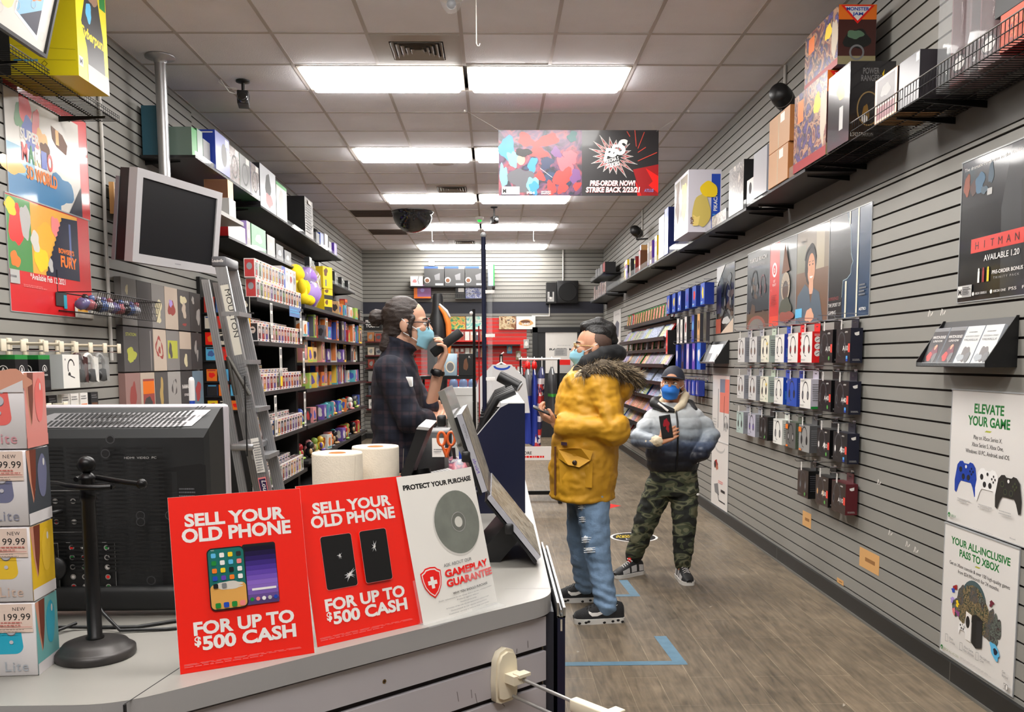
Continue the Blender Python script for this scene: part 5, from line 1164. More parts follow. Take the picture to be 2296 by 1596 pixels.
def m2(b,w,h):
    b.rect(0,h * .36,w * .84,h * .99,gold)
    b.rect(0,h * .36,w * .26,h * .99,grass); b.blob(w * .1,h * .75,w * .07,h * .2,RED,3); b.blob(w * .05,h * .9,w * .06,h * .07,YEL,5); b.blob(w * .2,h * .8,w * .05,h * .17,PALEINK,8); b.blob(w * .07,h * .45,w * .05,h * .07,ORA,9)
    b.blob(w * .42,h * .70,w * .10,h * .15,M('art_amber',(236,176,50),.35,coat=.3),2,j=.15); b.blob(w * .36,h * .5,w * .08,h * .12,YEL,7,j=.2); b.blob(w * .3,h * .65,w * .05,h * .09,paleA,5); b.blob(w * .55,h * .84,w * .05,h * .1,PINK,4)
    zz = [(w * .40,h * .36)]
    for i in range(12): zz += [(w * (.40 + .02 * i + .012),h * (.36 + .05 * i)),(w * (.40 + .02 * i + .008),h * (.36 + .05 * i + .03))]
    b.poly(zz + [(w * .84,h * .96),(w * .84,h * .36)],NAVY); b.blob(w * .47,h * .46,w * .03,h * .06,PALEINK,5); b.rect(w * .72,h * .5,w * .745,h * .9,M('art_slate',(96,110,160),.4))
    b.text("BOWSER'S",w * .575,h * .60,h * .045,ORA,w * .2,'l',.03); b.text('FURY',w * .595,h * .475,h * .10,ORA,w * .21,'l',.04)
    b.text('*Available Feb 12, 2021',w * .22,h * .30,h * .055,WHITE,w * .42,'l',.01); b.small(w * .14,h * .25,w * .26,h * .03,2,PINK,3)
    b.rect(0,h * .24,w * .10,h * .36,PALEINK); b.small(w * .0,h * .32,w * .08,h * .04,1,GREYINK,3)
    b.rect(w * .50,h * .09,w * .64,h * .22,INK); b.rect(w * .60,h * .07,w * .64,h * .2,TEAL)
    b.rect(w * .74,0,w,h * .14,paleA); b.rect(w * .78,h * .06,w * .92,h * .19,gold); b.blob(w * .85,h * .125,w * .035,h * .05,YEL,3); b.blob(w * .95,h * .11,w * .03,h * .06,GREYINK,4)
poster('poster','lower of two red game posters at the left, dated February 2021','L',4.66,1.757,.93,.597,m2,pr_red)
wire_shelf('black wire shelf high on the left wall under the yellow box','L',4.22,5.40,2.90,.30,.03)
cy = M('cyber_yellow',(236,216,22),.4)
def cyd(b,w,h):
    b.poly([(w * .35,0),(w * .3,h * .3),(w * .15,h * .5),(w * .4,h * .9),(w * .7,h * .85),(w * .85,h * .5),(w * .9,0)],M('cyber_coat',(46,44,46),.4)); b.blob(w * .55,h * .8,w * .14,h * .1,M('cyber_skin',(150,116,92),.5),3); b.rect(w * .78,h * .75,w * .98,h * .99,GREEN); b.blob(w * .4,h * .62,w * .1,h * .08,SKYB,6); b.text('Cyberpunk',w * .1,h * .38,h * .09,YEL,w * .85,'l',.03,.3); b.rect(w * .03,h * .1,w * .15,h * .18,PAPER); b.text('M',w * .05,h * .115,h * .05,BLACK,None,'l',.02); b.rect(w * .3,0,w,h * .16,PALEINK)
def cyn(b,w,h):
    b.rect(0,h * .0,w * .16,h,M('cyber_end',(20,20,22),.4)); b.rect(w * .16,h * .36,w * .32,h * .40,SKYB); b.rect(w * .2,h * .12,w * .5,h * .14,SKYB); b.line([(w * .2,h * .25),(w * .97,h * .22)],.002,M('cyber_fold',(186,170,20),.5)); b.line([(w * .2,h * .14),(w * .97,h * .13)],.002,M('cyber_fold',(186,170,20),.5)); b.ring(w * .58,h * .1,w * .04,.003,INK,4)
carton('console_box','large yellow console box with a dark figure overhanging the left wire shelf','box','L',4.58,4.93,2.905,3.47,.05,.445,M('cyber_base',(226,196,20),.4),cy,cy,None,cyd,cyn)
# framed promotional panel leaning out above
t = thing('framed_panel','black-framed white promotional panel at the top left corner','framed panel',(-2.0,3.0,2.86)); t.rotation_euler = (0,R(15),0)
b = MB(); b.frame((0,0,0),(0,1,0),(0,0,1)); b.box(.0,1.13,0,.62,-.012,0,paleA); b.lift = .0002
b.blob(.62,.36,.18,.2,gold,3,j=.2); b.blob(.78,.2,.07,.12,M('art_cream',(236,214,140),.4),5,j=.2)
b.poly([(.86,.08),(1.06,.03),(1.06,.5),(.86,.5)],WHITE); b.poly([(.87,.09),(1.05,.05),(1.05,.49),(.87,.49)],sky); b.poly([(.90,.085),(1.05,.05),(1.05,.16)],NAVY); b.blob(.98,.22,.05,.05,ORA,7); b.blob(.93,.28,.04,.06,PALEINK,8); b.text('3D',.92,.40,.05,ORA,None,'l',.04); b.text('RIO',.92,.46,.03,RED,None,'l',.04)
for i in range(10): b.ring(.1 + .11 * i,.06 + .05 * (i % 3),.02,.002,PALEINK,6)
b.build('print',t)
b = MB(); b.frame((0,0,0),(0,1,0),(0,0,1))
for a in ((-.015,1.145,-.015,0),(-.015,1.145,.62,.635),(-.015,0,0,.62),(1.13,1.145,0,.62)): b.box(*a,-.02,.012,BLKPL)
b.build('frame',t)
b = MB(); b.box(-.42,-.02,.2,.23,.3,.33,BLKPL); b.box(-.42,-.02,.9,.93,.3,.33,BLKPL); b.build('wall_arm',t)
b = MB(); b.tube([(0,0,0),(0,0,.9),(0,.01,1.3),(0,0,1.95)],.0115,cw,10); tag(b.build('conduit',None,(XL + .014,5.81,1.5)),'grey conduit running down the left slatwall past the red posters','conduit')
b = MB(); b.box(0,.03,0,.62,0,.2,BLACK); b.box(0,.031,-.012,0,0,.2,TAN); tag(b.build('mounting_board',None,(XL + .032,5.86,2.44)),'black mounting board on the left wall behind the hung television','board')

# ---------------------------------------------------------------- television hung from a ceiling pole
t = thing('pole_television','grey-framed television hanging from a steel ceiling pole','television',(-2.10,6.02,2.395)); t.rotation_euler = (R(7),0,R(72.8))
fr = M('tv_grey_frame',(172,170,172),.4); sc = M('tv_dark_screen',(6,7,10),.38,spec=.3)
b = MB(); W,Hh = .44,.285
b.box(-W,W,-.03,.03,-Hh,-Hh + .055,fr); b.box(-W,W,-.03,.03,Hh - .05,Hh,fr); b.box(-W,-W + .055,-.03,.03,-Hh + .055,Hh - .05,fr); b.box(W - .055,W,-.03,.03,-Hh + .055,Hh - .05,fr); b.frame((0,-.0301,0),(1,0,0),(0,0,1)); b.small(-.03,-Hh + .034,.06,.012,1,GREYINK,2); b.build('frame',t)
b = MB(); b.box(-W + .05,W - .05,-.02,.02,-Hh + .05,Hh - .045,sc); b.build('screen',t)
b = MB(); b.box(-W + .005,W - .005,.03,.10,-Hh + .005,Hh - .005,BLKPL); b.build('back_shell',t)
b = MB(); b.box(-W - .002,W + .002,.10,.125,-Hh,Hh - .06,M('tv_rear_trim',(112,112,116),.4)); b.build('rear_trim',t)
pl = thing('ceiling_pole','brushed steel pole with a round flange carrying the hung television','pole',(-2.29,6.37,0))
b = MB(); b.rod((0,0,2.62),(0,0,H - .01),.038,STEEL,20); b.build('tube',pl)
b = MB(); b.lathe([(.1,H - .002),(.1,H - .012),(.045,H - .02),(.04,H - .05)],STEEL,28); b.build('flange',pl)
b = MB(); b.rod((0,0,2.36),(0,0,2.66),.03,BLKMT,14); b.box(-.05,.05,-.05,.05,2.34,2.44,BLKMT); b.build('bracket',pl)

# ---------------------------------------------------------------- folded T-shirt boxes
tg,tdk,tt = M('tee_grey',(128,124,122),.7),M('tee_charcoal',(80,76,76),.7),M('tee_sand',(188,172,156),.7)
tm,tb_,tl_ = M('tee_mid',(108,104,102),.7),M('tee_black',(62,60,60),.7),M('tee_light',(158,154,150),.7)
olive = M('tee_olive',(178,180,70),.7); inkr = M('tee_rust',(150,66,60),.7); cream = M('tee_cream',(206,196,160),.7)
TS = [[('grey shirt pack with a small cream figure',tg,[(.35,.75,.1,.09,cream)]),('plain charcoal shirt pack',tdk,[]),('grey shirt pack with a pale splash',tg,[(.5,.45,.25,.2,cream),(.5,.2,.15,.1,cream)]),('sand shirt pack with a dark red figure',tt,[(.5,.5,.25,.2,inkr),(.45,.62,.12,.1,LILAC)]),('charcoal shirt pack with a pale portrait',tdk,[(.45,.75,.25,.12,cream),(.5,.5,.18,.18,tt),(.5,.15,.2,.03,inkr)]),('black shirt pack with a pale side figure',tb_,[(.3,.8,.12,.09,tl_),(.75,.4,.2,.18,tl_)])],
      [('charcoal shirt pack with olive script and star',tdk,[(.5,.4,.3,.14,olive),(.4,.3,.18,.1,olive)]),('charcoal shirt pack with a white vertical line',tdk,[]),('sand shirt pack with a rust-red face print',tt,[(.45,.55,.28,.26,inkr),(.45,.55,.2,.2,tt),(.45,.5,.08,.1,inkr)]),('grey shirt pack with an olive-green square',tg,[(.3,.5,.12,.2,tdk)]),('shirt pack, sand above and charcoal below',tdk,[(.5,.25,.12,.2,cream)]),('black shirt pack with a white scribble',tb_,[(.4,.6,.1,.2,tl_),(.55,.4,.08,.15,tl_)])],
      [('faded rose shirt pack',M('tee_rose',(150,116,110),.7),[(.5,.5,.2,.3,inkr)]),('sand shirt pack with a sunset picture',tt,[]),('charcoal shirt pack with a gold figure',tdk,[(.5,.5,.14,.34,M('tee_gold',(176,148,90),.7))]),('light grey shirt pack with an oval print',tl_,[(.5,.6,.18,.22,tdk),(.5,.6,.14,.18,tl_)]),('black shirt pack with white arched lettering',tb_,[]),('blue-grey shirt pack with a red figure',M('tee_blue',(110,134,150),.7),[(.5,.45,.25,.25,M('tee_red',(176,76,76),.7))])]]
cols = [5.93,6.185,6.445,6.70,6.975,7.245,7.51]
for r,(z0,z1) in enumerate(((1.735,2.05),(1.425,1.725),(1.115,1.415))):
    for c in range(6):
        lab,m,bl = TS[r][c]; w,h = cols[c + 1] - cols[c] - .006,z1 - z0
        b = MB(); b.frame((0,0,0),(0,1,0),(0,0,1)); b.box(0,w,0,h,0,.045,m); b.lift = .0453
        if (r,c) == (1,3): b.rect(w * .1,h * .3,w * .85,h * .75,olive)
        if (r,c) == (1,4): b.rect(0,h * .55,w,h,tt)
        if (r,c) == (1,1): b.rect(w * .8,h * .0,w * .84,h * .95,tl_)
        if (r,c) == (2,1): b.rect(w * .15,h * .1,w * .95,h * .85,inkr); b.rect(w * .15,h * .5,w * .95,h * .8,ORA); b.blob(w * .5,h * .3,w * .25,h * .14,tb_,3)
        if (r,c) == (2,4): b.text('NAMASTE',w * .5,h * .55,h * .1,WHITE,w * .8,'c',.03); b.text('STREET',w * .5,h * .35,h * .06,WHITE,w * .5,'c',.02)
        if (r,c) == (1,0): b.text('STATION',w * .5,h * .8,h * .07,olive,w * .7,'c',.02)
        for i,(x,y,rx,ry,cc) in enumerate(bl): b.blob(w * x,h * y,w * rx,h * ry,cc,i + r * 9 + c,j=.3)
        tag(b.build('shirt_pack',None,(XL + .001,cols[c],z0)),'%s on the left wall, %s row' % (lab,('top','middle','bottom')[r]),'shirt','folded shirt packs on the left wall')

# ---------------------------------------------------------------- wire basket with small bagged toys
t = thing('wire_basket','black wire basket of small bagged toys on the left slatwall','basket',(XL,5.16,1.765)); b = MB()
for i in range(34):
    y = .95 * i / 33; b.tube([(.005,y,.02),(.2,y,0),(.235,y,.125)],.0018,wire,4,False)
for x,z in ((.01,.02),(.1,.01),(.2,0),(.21,.045),(.222,.085)): b.rod((x,0,z),(x,.95,z),.0022,wire,5)
b.rod((.235,0,.125),(.235,.95,.125),.0035,wire,6); b.rod((.005,0,.125),(.005,.95,.125),.0035,wire,6)
for y in (0,.95): b.tube([(.005,y,.02),(.2,y,0),(.235,y,.125),(.005,y,.125),(.005,y,.25)],.0035,wire,6)
b.build('wire_grid',t)
bag = [M('bag_violet',(110,104,150),.3,coat=.4),M('bag_black',(34,32,38),.3,coat=.4),M('bag_silver',(170,170,180),.25,coat=.5),M('bag_rose',(170,96,104),.3,coat=.4),M('bag_blue',(84,104,150),.3,coat=.4)]
for i in range(10):
    b = MB(); b.ball((0,0,.045),(.042,.032,.035),bag[(i * 3) % 5],12,8,.35,i); b.ball((.01,.01,.08),(.02,.018,.02),bag[(i * 3 + 1) % 5],10,6,.4,i + 5)
    tag(b.build('bagged_toy',None,(XL + .12,5.21 + i * .082,1.782)),'small bagged toy in the wire basket, %s from the near end' % ORD[i],'toy','bagged toys in the wire basket')

# ---------------------------------------------------------------- cream face-out hooks, boxes and headsets hung on them
def faceout_L(lab,y,z,L=.27):
    t = thing('display_hook',lab,'display hook',(XL,y,z),PI / 2,'cream display hooks on the left wall')
    b = MB(); b.bbox(-.02,.02,-.016,0,-.05,.04,CREAM,.005); b.build('wall_plate',t)
    b = MB(); b.rod((0,-.014,.01),(0,-L,.008),.006,CREAM,8); b.build('arm',t)
    b = MB(); b.rod((0,-.014,-.025),(0,-L,-.028),.003,CHROME,6); b.build('wire',t)
    b = MB(); b.bbox(-.022,.022,-L - .008,-L,-.035,.022,CREAM,.003); b.build('label_holder',t)
for i,y in enumerate((4.07,4.24,4.45,4.61,4.77,4.94,5.12,5.31)): faceout_L('cream display hook on the left wall, %s from the camera, upper row' % ORD[i],y,1.575)
blackbox = M('pad_box_black',(20,20,22),.3)
def bxd(b,w,h): b.rect(0,h * .88,w,h,GREEN); b.rect(w * .05,h * .1,w * .95,h * .3,INK); b.disc(w * .5,h * .6,w * .16,w * .16,blackbox); b.ring(w * .5,h * .6,w * .2,w * .035,WHITE,20,None,-.3,PI + .3); b.text('A',w * .5,h * .54,h * .13,WHITE,None,'c',.02); b.text('POWERA',w * .5,h * .42,h * .05,WHITE,w * .5,'c')
for i,(y,lab) in enumerate(((4.13,'far-left black controller box with a green top on the cream hooks'),(4.34,'black controller box with a green top, next to the white headset box'))):
    carton('controller_box',lab,'box','L',y,y + .11,1.35,1.525,.18,.29,blackbox,blackbox,blackbox,'boxes on the cream hooks',bxd,bxd)
carton('headset_carton','white box picturing a one-ear headset on the cream hooks','box','L',4.60,4.78,1.355,1.53,.17,.28,M('white_box_side',(196,200,200),.35),wh,M('white_box_side',(196,200,200),.35),'boxes on the cream hooks',lambda b,w,h: (b.ring(w * .5,h * .62,w * .22,w * .05,INK,20,h * .25,.2,PI + .6),b.line([(w * .36,h * .45),(w * .45,h * .36),(w * .7,h * .3)],.006,INK),b.blob(w * .38,h * .42,w * .07,h * .06,INK,3),b.disc(w * .15,h * .85,w * .03,w * .03,GREYINK)))
for i,(y,c) in enumerate(((4.93,M('hs_brown',(70,40,38),.3)),(5.06,M('hs_white',(206,204,200),.3)),(5.2,M('hs_silver',(176,176,178),.3)))):
    t = thing('bagged_headset','%s headset in a clear bag hanging from the cream hooks' % ('brown','white','silver')[i],'headset',(XL + .2,y,1.375),0,'bagged headsets on the cream hooks')
    b = MB(); b.tube([(0,.05 * math.cos(a) * 1.3,.085 + .075 * math.sin(a)) for a in [-.6 + k * (PI + 1.2) / 14 for k in range(15)]],.011,c,8); b.build('headband',t)
    for s in (-1,1): b = MB(); b.lathe([(.001,-.016),(.034,-.014),(.038,0),(.03,.014),(.001,.016)],INK,18,(0,s * .05,.04),'y'); b.build('ear_cup',t)
    b = MB(); b.add([(.046,-.03,.15),(.046,.03,.14),(.04,.045,.0),(.04,.01,.01)],[(0,1,2,3)],c); b.build('card_insert',t)
    b = MB(); b.rod((0,0,.155),(0,0,.18),.003,CLEAR); b.ball((0,0,.07),(.05,.08,.09),M('clear_bag',(230,234,236),.08,alpha=.14),14,10,.12,i); b.build('clear_bag',t)
for i,(y,c,c2) in enumerate(((4.5,INK,GREYINK),(4.62,BLACK,BLUE),(4.76,PAPER,GREYINK),(4.86,PAPER,YEL),(4.97,PAPER,ORA),(5.1,INK,BROWN))):
    pack('accessory_pack','%s small pack from the left, half hidden behind the counter television' % ORD[i],'pack',.09,.12,.02,(XL + .2,y,1.2),PI / 2,c,c,'small packs above the counter television',lambda b,w,h,c2=c2: (b.rect(w * .1,0,w * .9,h * .5,c2),b.small(w * .1,h * .9,w * .8,h * .2,2,GREYINK,4)))
for i,y in enumerate((4.3,4.45,4.62)): faceout_L('cream display hook on the left wall, %s from the camera, lower row' % ORD[i],y,1.265)
t = thing('marker_pen','blue marker pen with a white cap standing behind the counter television','marker',(-.615,1.8125,1.31))
b = MB(); b.rod((0,0,0),(0,0,.1),.0055,BLUE,12); b.build('barrel',t); b = MB(); b.lathe([(.006,.1),(.006,.14),(.0045,.146),(.001,.148)],WHITE,12); b.build('cap',t)

# ---------------------------------------------------------------- upper left shelves
flat_shelf('dark shelf high on the left wall, near segment under the blue wheel box','L',6.46,8.2,2.945,.39,.03); flat_shelf('dark shelf high on the left wall, far segment','L',8.22,12.6,2.90,.39,.03)
flat_shelf('pale-edged shelf on the left wall right of the hung television','L',6.56,7.28,2.60,.49,0,M('pale_shelf',(150,148,144),.5),.03,False)
flat_shelf('dark shelf on the left wall above the figure boxes','L',7.3,9.8,2.50,.36,.03); flat_shelf('dark shelf on the far left wall holding grey game cases','L',10.2,14.2,2.56,.3,.03)
zt = 2.947
def whl(b,w,h): b.ring(w * .5,h * .5,w * .28,w * .05,INK,28,h * .36); b.rect(w * .25,h * .46,w * .75,h * .58,INK); b.disc(w * .5,h * .4,w * .15,h * .2,M('wheel_hub',(90,110,160),.4)); b.disc(w * .42,h * .3,w * .09,h * .13,M('wheel_hub2',(60,80,140),.4)); b.disc(w * .66,h * .42,w * .12,h * .2,GREYINK); b.rect(w * .52,h * .92,w * .95,h * .95,WHITE); b.small(w * .05,h * .95,w * .2,h * .04,1,WHITE,3); b.rect(w * .86,h * .04,w * .95,h * .14,PALEINK)
wb = M('wheel_box_blue',(34,62,168),.35)
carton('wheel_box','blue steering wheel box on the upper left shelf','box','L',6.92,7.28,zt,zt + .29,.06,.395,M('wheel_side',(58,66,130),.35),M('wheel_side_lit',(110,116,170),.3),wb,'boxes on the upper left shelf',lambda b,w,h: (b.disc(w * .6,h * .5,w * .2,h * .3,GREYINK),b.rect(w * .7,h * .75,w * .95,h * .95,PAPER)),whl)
for i,(y0,y1,hh,c,c2,nm) in enumerate(((6.47,6.62,.34,M('teal_box',(50,100,120),.4),NAVY,'tall teal'),(6.49,6.6,.20,M('sage_box',(110,130,120),.35),GREEN,'grey-green'),(6.61,6.73,.22,GREEN,M('sage_box',(110,130,120),.35),'green'),(6.74,6.9,.18,M('pale_mint_box',(160,180,170),.3),GREYINK,'pale mint'))):
    carton('game_box','%s box on the upper left shelf behind the ceiling pole' % nm,'box','L',y0,y1,zt,zt + hh,.15 if i else .02,.36 if i else .13,c,c2,c,'boxes on the upper left shelf')
hp = ART('wheel_photo',[(40,34,34),(90,60,54),(150,140,140),(60,50,50)],12,dist=2)
for i,(y0,y1,hh,f,sd,nm) in enumerate(((7.29,7.57,.27,hp,INK,'brown art'),(7.58,7.9,.27,M('grey_wheel_front',(96,96,98),.3),GREEN,'grey art and a green top'),(7.91,8.19,.27,hp,BLUE,'dark art'))):
    carton('wheel_box','wheel box with %s beside the blue one, upper left shelf' % nm,'box','L',y0,y1,zt,zt + hh,.08,.39,sd,f,INK,'boxes on the upper left shelf',lambda b,w,h: (b.ring(w * .5,h * .45,w * .3,w * .06,INK,20,h * .35),b.rect(w * .6,h * .8,w * .9,h * .98,PAPER)))
zt2 = 2.902
carton('console_box','white console box with a red and black figure, upper left shelf','box','L',8.24,8.82,zt2,zt2 + .38,.05,.385,M('box_base',(96,84,76),.4),M('pale_blue_white',(206,210,216),.3),INK,'boxes on the upper left shelf',lambda b,w,h: (b.blob(w * .5,h * .6,w * .16,h * .3,INK,3),b.blob(w * .55,h * .25,w * .2,h * .18,DRED,4)))
carton('console_box','pale green-grey box next to the white console box','box','L',8.84,9.28,zt2,zt2 + .34,.05,.385,GREYINK,M('pale_sage',(190,194,182),.3),INK,'boxes on the upper left shelf',lambda b,w,h: (b.rect(0,h * .9,w,h,GREEN),b.blob(w * .5,h * .5,w * .3,h * .3,PALEINK,5)))
carton('console_box','large black console box standing out on the upper left shelf','box','L',10.15,10.6,zt2,zt2 + .43,.02,.385,BLACK,PALEINK,BLACK,'boxes on the upper left shelf',lambda b,w,h: (b.small(w * .1,h * .9,w * .8,h * .8,12,GREYINK,4),b.rect(w * .3,h * .85,w * .7,h * .95,WHITE)),lambda b,w,h: b.text('PS4',w * .1,h * .88,h * .05,WHITE,None,'l',.02))
for i,(y0,c) in enumerate(((10.9,GREYINK),(11.15,BLUE),(11.45,PAPER),(11.7,NAVY),(12.1,PURP))):
    carton('game_box','%s small box beyond the black console box on the upper left shelf' % ORD[i],'box','L',y0,y0 + .2,zt2,zt2 + .14 + .03 * (i % 3),.1,.36,c,c,c,'small boxes on the upper left shelf')
carton('gift_box','tan box stacked on a white one, pale-edged left shelf','box','L',6.98,7.12,2.742,2.88,.28,.46,TAN,M('tan_side',(196,160,110),.4),BROWN,None); carton('gift_box','white box under the tan one on the pale-edged left shelf','box','L',6.97,7.14,2.602,2.74,.27,.47,WHITE,M('white_lit',(214,212,208),.3),PALEINK,None,None,lambda b,w,h: b.blob(w * .4,h * .5,w * .25,h * .25,GREYINK,3))
for i,(y0,w_,hh,c,f,nm) in enumerate(((7.4,.5,.14,DRED,PAPER,'cream-fronted red'),(7.95,.12,.22,LILAC,PALEINK,'slim lilac'),(8.1,.5,.22,GREEN,M('green_top',(40,130,80),.35),'green-topped'),(8.65,.3,.2,INK,PALEINK,'glossy grey'),(9.0,.3,.16,INK,GREYINK,'dark'),(9.35,.3,.14,NAVY,GREYINK,'navy'))):
    carton('game_box','%s box on the left shelf above the figure boxes' % nm,'box','L',y0,y0 + w_,2.502,2.502 + hh,.06,.33,c,f,c,'boxes above the figure boxes',lambda b,w,h: b.blob(w * .5,h * .5,w * .2,h * .2,PAPER,3))
for i in range(16):
    carton('game_case','%s grey game case from the near end of the far left shelf' % ORD[i],'game case','L',10.95 + i * .19,11.09 + i * .19,2.562,2.562 + (.19 if i < 10 else .16),.2,.215 if i % 3 else .26,GREYINK,[M('case_grey',(150,154,150),.25),PALEINK,M('case_sage',(120,128,122),.25)][i % 3],INK,'grey game cases on the far left shelf',lambda b,w,h: b.small(w * .1,h * .9,w * .8,h * .2,2,WHITE,3))

# ================================================================ TOY SHELVES AND LADDER
gk = M('gondola_black',(20,19,20),.5,var=.08)
XF = -2.0
S1 = [2.03,1.66,1.225,.80,.36]; S2 = [2.09,1.75,1.475,1.19,.80,.42]
def gondola(lab,y0,y1,zs,zback):
    t = thing('toy_gondola',lab,'shelving',(XL,y0,0)); L = y1 - y0
    b = MB(); b.box(.002,.03,0,L,0,zback,gk); b.build('back_panel',t)
    for y in (0,L - .02): b = MB(); b.box(.03,.40,y,y + .02,0,zs[0] - .02,gk); b.build('end_panel',t)
    for z in zs + [.1]: b = MB(); b.box(.03,XF - XL,.021,L - .021,z - .028,z,gk); b.box(XF - XL,XF - XL + .004,.021,L - .021,z - .034,z + .002,gk); b.build('shelf',t)
    b = MB(); b.box(.03,XF - XL - .02,0,L,0,.07,gk); b.build('plinth',t)
gondola('black toy shelving bay behind the ladder',7.56,9.42,S1,2.2); gondola('black toy shelving bay toward the back wall',9.45,13.9,S2,2.3)
# small window boxes, one mesh per kind
wbx = M('figure_box_white',(226,218,216),.35)
FB = []
fcol = [((60,40,44),(200,150,120),(150,40,40)),((40,50,80),(210,170,140),(60,90,160)),((60,60,50),(120,150,90),(70,90,60)),((80,40,30),(230,180,120),(210,120,40)),((46,42,60),(180,160,190),(120,80,150)),((70,66,66),(205,190,180),(40,40,44)),((120,50,50),(220,180,160),(230,200,90)),((30,30,34),(150,150,155),(190,60,60))]
for i,(w_,hd,bd) in enumerate(fcol):
    b = MB(); W,Hh,D = .112,.16,.09; b.box(-W / 2,W / 2,-D / 2,D / 2,0,Hh,wbx)
    wm = M('window_%d' % i,w_,.12,coat=.4); hm = M('head_%d' % i,hd,.5); bm_ = M('suit_%d' % i,bd,.5)
    b.frame((-W / 2,-D / 2,0),(1,0,0),(0,0,1)); b.rect(.012,.022,W - .012,Hh - .03,wm); b.disc(W * .5,.09,.026,.022,hm,16); b.poly([(W * .38,.068),(W * .62,.068),(W * .66,.026),(W * .34,.026)],bm_)
    for sx in (-.011,.011): b.disc(W * .5 + sx,.088,.0045,.0055,BLACK,10)
    b.rect(.012,.006,W * .55,.018,bm_); b.disc(.02,Hh - .016,.01,.009,TAN,12); b.rect(W * .5,Hh - .024,W - .01,Hh - .01,bm_)
    b.frame((W / 2,-D / 2,0),(0,1,0),(0,0,1)); b.rect(.01,.02,D - .01,Hh - .03,wm); b.frame((-W / 2,D / 2,0),(0,-1,0),(0,0,1)); b.rect(.005,.008,D - .005,Hh - .008,bm_); b.disc(D * .5,Hh * .6,.024,.03,hm,14); b.frame((-W / 2,-D / 2,Hh),(1,0,0),(0,1,0)); b.rect(.01,.02,W - .01,D - .006,wm)
    FB.append(b.mesh('figure_box'))
rg = random.Random(21)
SN = ['top','second','third','fourth','lowest']
def fbox(x,y,z,lab,g,k=None,rz=PI / 2):
    o = bpy.data.objects.new('figure_box',FB[rg.randrange(8) if k is None else k]); COL.objects.link(o); o.location = (x,y,z); o.rotation_euler = (0,0,rz)
    return tag(o,lab,'figure box',g)
for lv in range(2):
    for i in range(15 if lv == 0 else 9): fbox(XF - .05,7.66 + i * .116 - (.03 if lv else 0),S1[0] + .001 + lv * .162,'%s figure box from the near end, %s layer on the top shelf' % (ORD[i],'lower' if lv == 0 else 'upper'),'figure boxes on the top shelf',7 if i == 0 else None)
for s_ in range(1,5):
    for row,(n,x,dz) in enumerate(((14,XF - .05,0),(13,XF - .16,.035),(8,XF - .27,.07))):
        if row: b = MB(); b.box(-.05,.05,0,n * .117,0,dz,gk); tag(b.build('riser',None,(x,7.61,S1[s_] + .001)),'black riser step under the %s row on the %s toy shelf' % (ORD[row],SN[s_]),'riser')
        for i in range(n): fbox(x,7.67 + i * .117,S1[s_] + .001 + dz + (.001 if row else 0),'%s figure box from the near end, %s row on the %s shelf' % (ORD[i],('front','middle','rear')[row],SN[s_]),'figure boxes on the %s shelf' % SN[s_])
# taller boxes on the top shelf
for i,(y,c,c2,nm) in enumerate(((8.62,BLUE,WHITE,'blue sport'),(8.77,WHITE,PALEINK,'white'),(8.93,WHITE,DRED,'white and red'),(9.08,PALEINK,GREYINK,'pale'))):
    pack('figure_box','large %s figure box stacked at the far end of the top shelf' % nm,'figure box',.14,.2,.12,(XF - .07,y,S1[0] + .001 + .163),PI / 2,c,wbx,'large figure boxes on the top shelf',lambda b,w,h,c2=c2: (b.blob(w * .5,h * .5,w * .3,h * .2,c2,4),b.disc(w * .5,h * .82,w * .15,h * .05,ORA)))
# vertical white shelf talkers and the blue one
for i,(y,z,hh) in enumerate(((8.0,1.70,.34),(9.2,1.70,.33),(8.3,1.29,.36),(9.3,1.29,.33),(8.05,.84,.37),(9.3,.84,.36))):
    b = MB(); b.frame((0,0,0),(0,1,0),(0,0,1)); b.box(0,.085,0,hh,0,.002,PAPER); b.lift = .0022; b.rect(.006,hh * .8,.079,hh * .96,GREYINK); b.rect(.006,hh * .03,.079,hh * .08,GREYINK)
    for k in range(3):
        for q in range(2): b.rect(.014 + .022 * k,hh * (.16 + .32 * q),.024 + .022 * k,hh * (.40 + .32 * q),INK)
    if i == 2: b.rect(.002,0,.083,hh * .25,YEL)
    tag(b.build('shelf_sign',None,(XF + .006,y,z - .03)),'white vertical sign strip hanging at the %s shelf, %s end' % (('second','third','fourth')[i // 2],('near','far')[i % 2]),'sign')
b = MB(); b.frame((0,0,0),(0,1,0),(0,0,1)); b.box(0,.5,0,.1,0,.002,M('sign_steel_blue',(96,128,180),.4)); b.lift = .0022; b.small(.03,.08,.4,.05,2,SKYB,3); tag(b.build('shelf_sign',None,(XF + .006,8.75,S1[0] - .1)),'blue strip sign on the edge of the top toy shelf','sign')
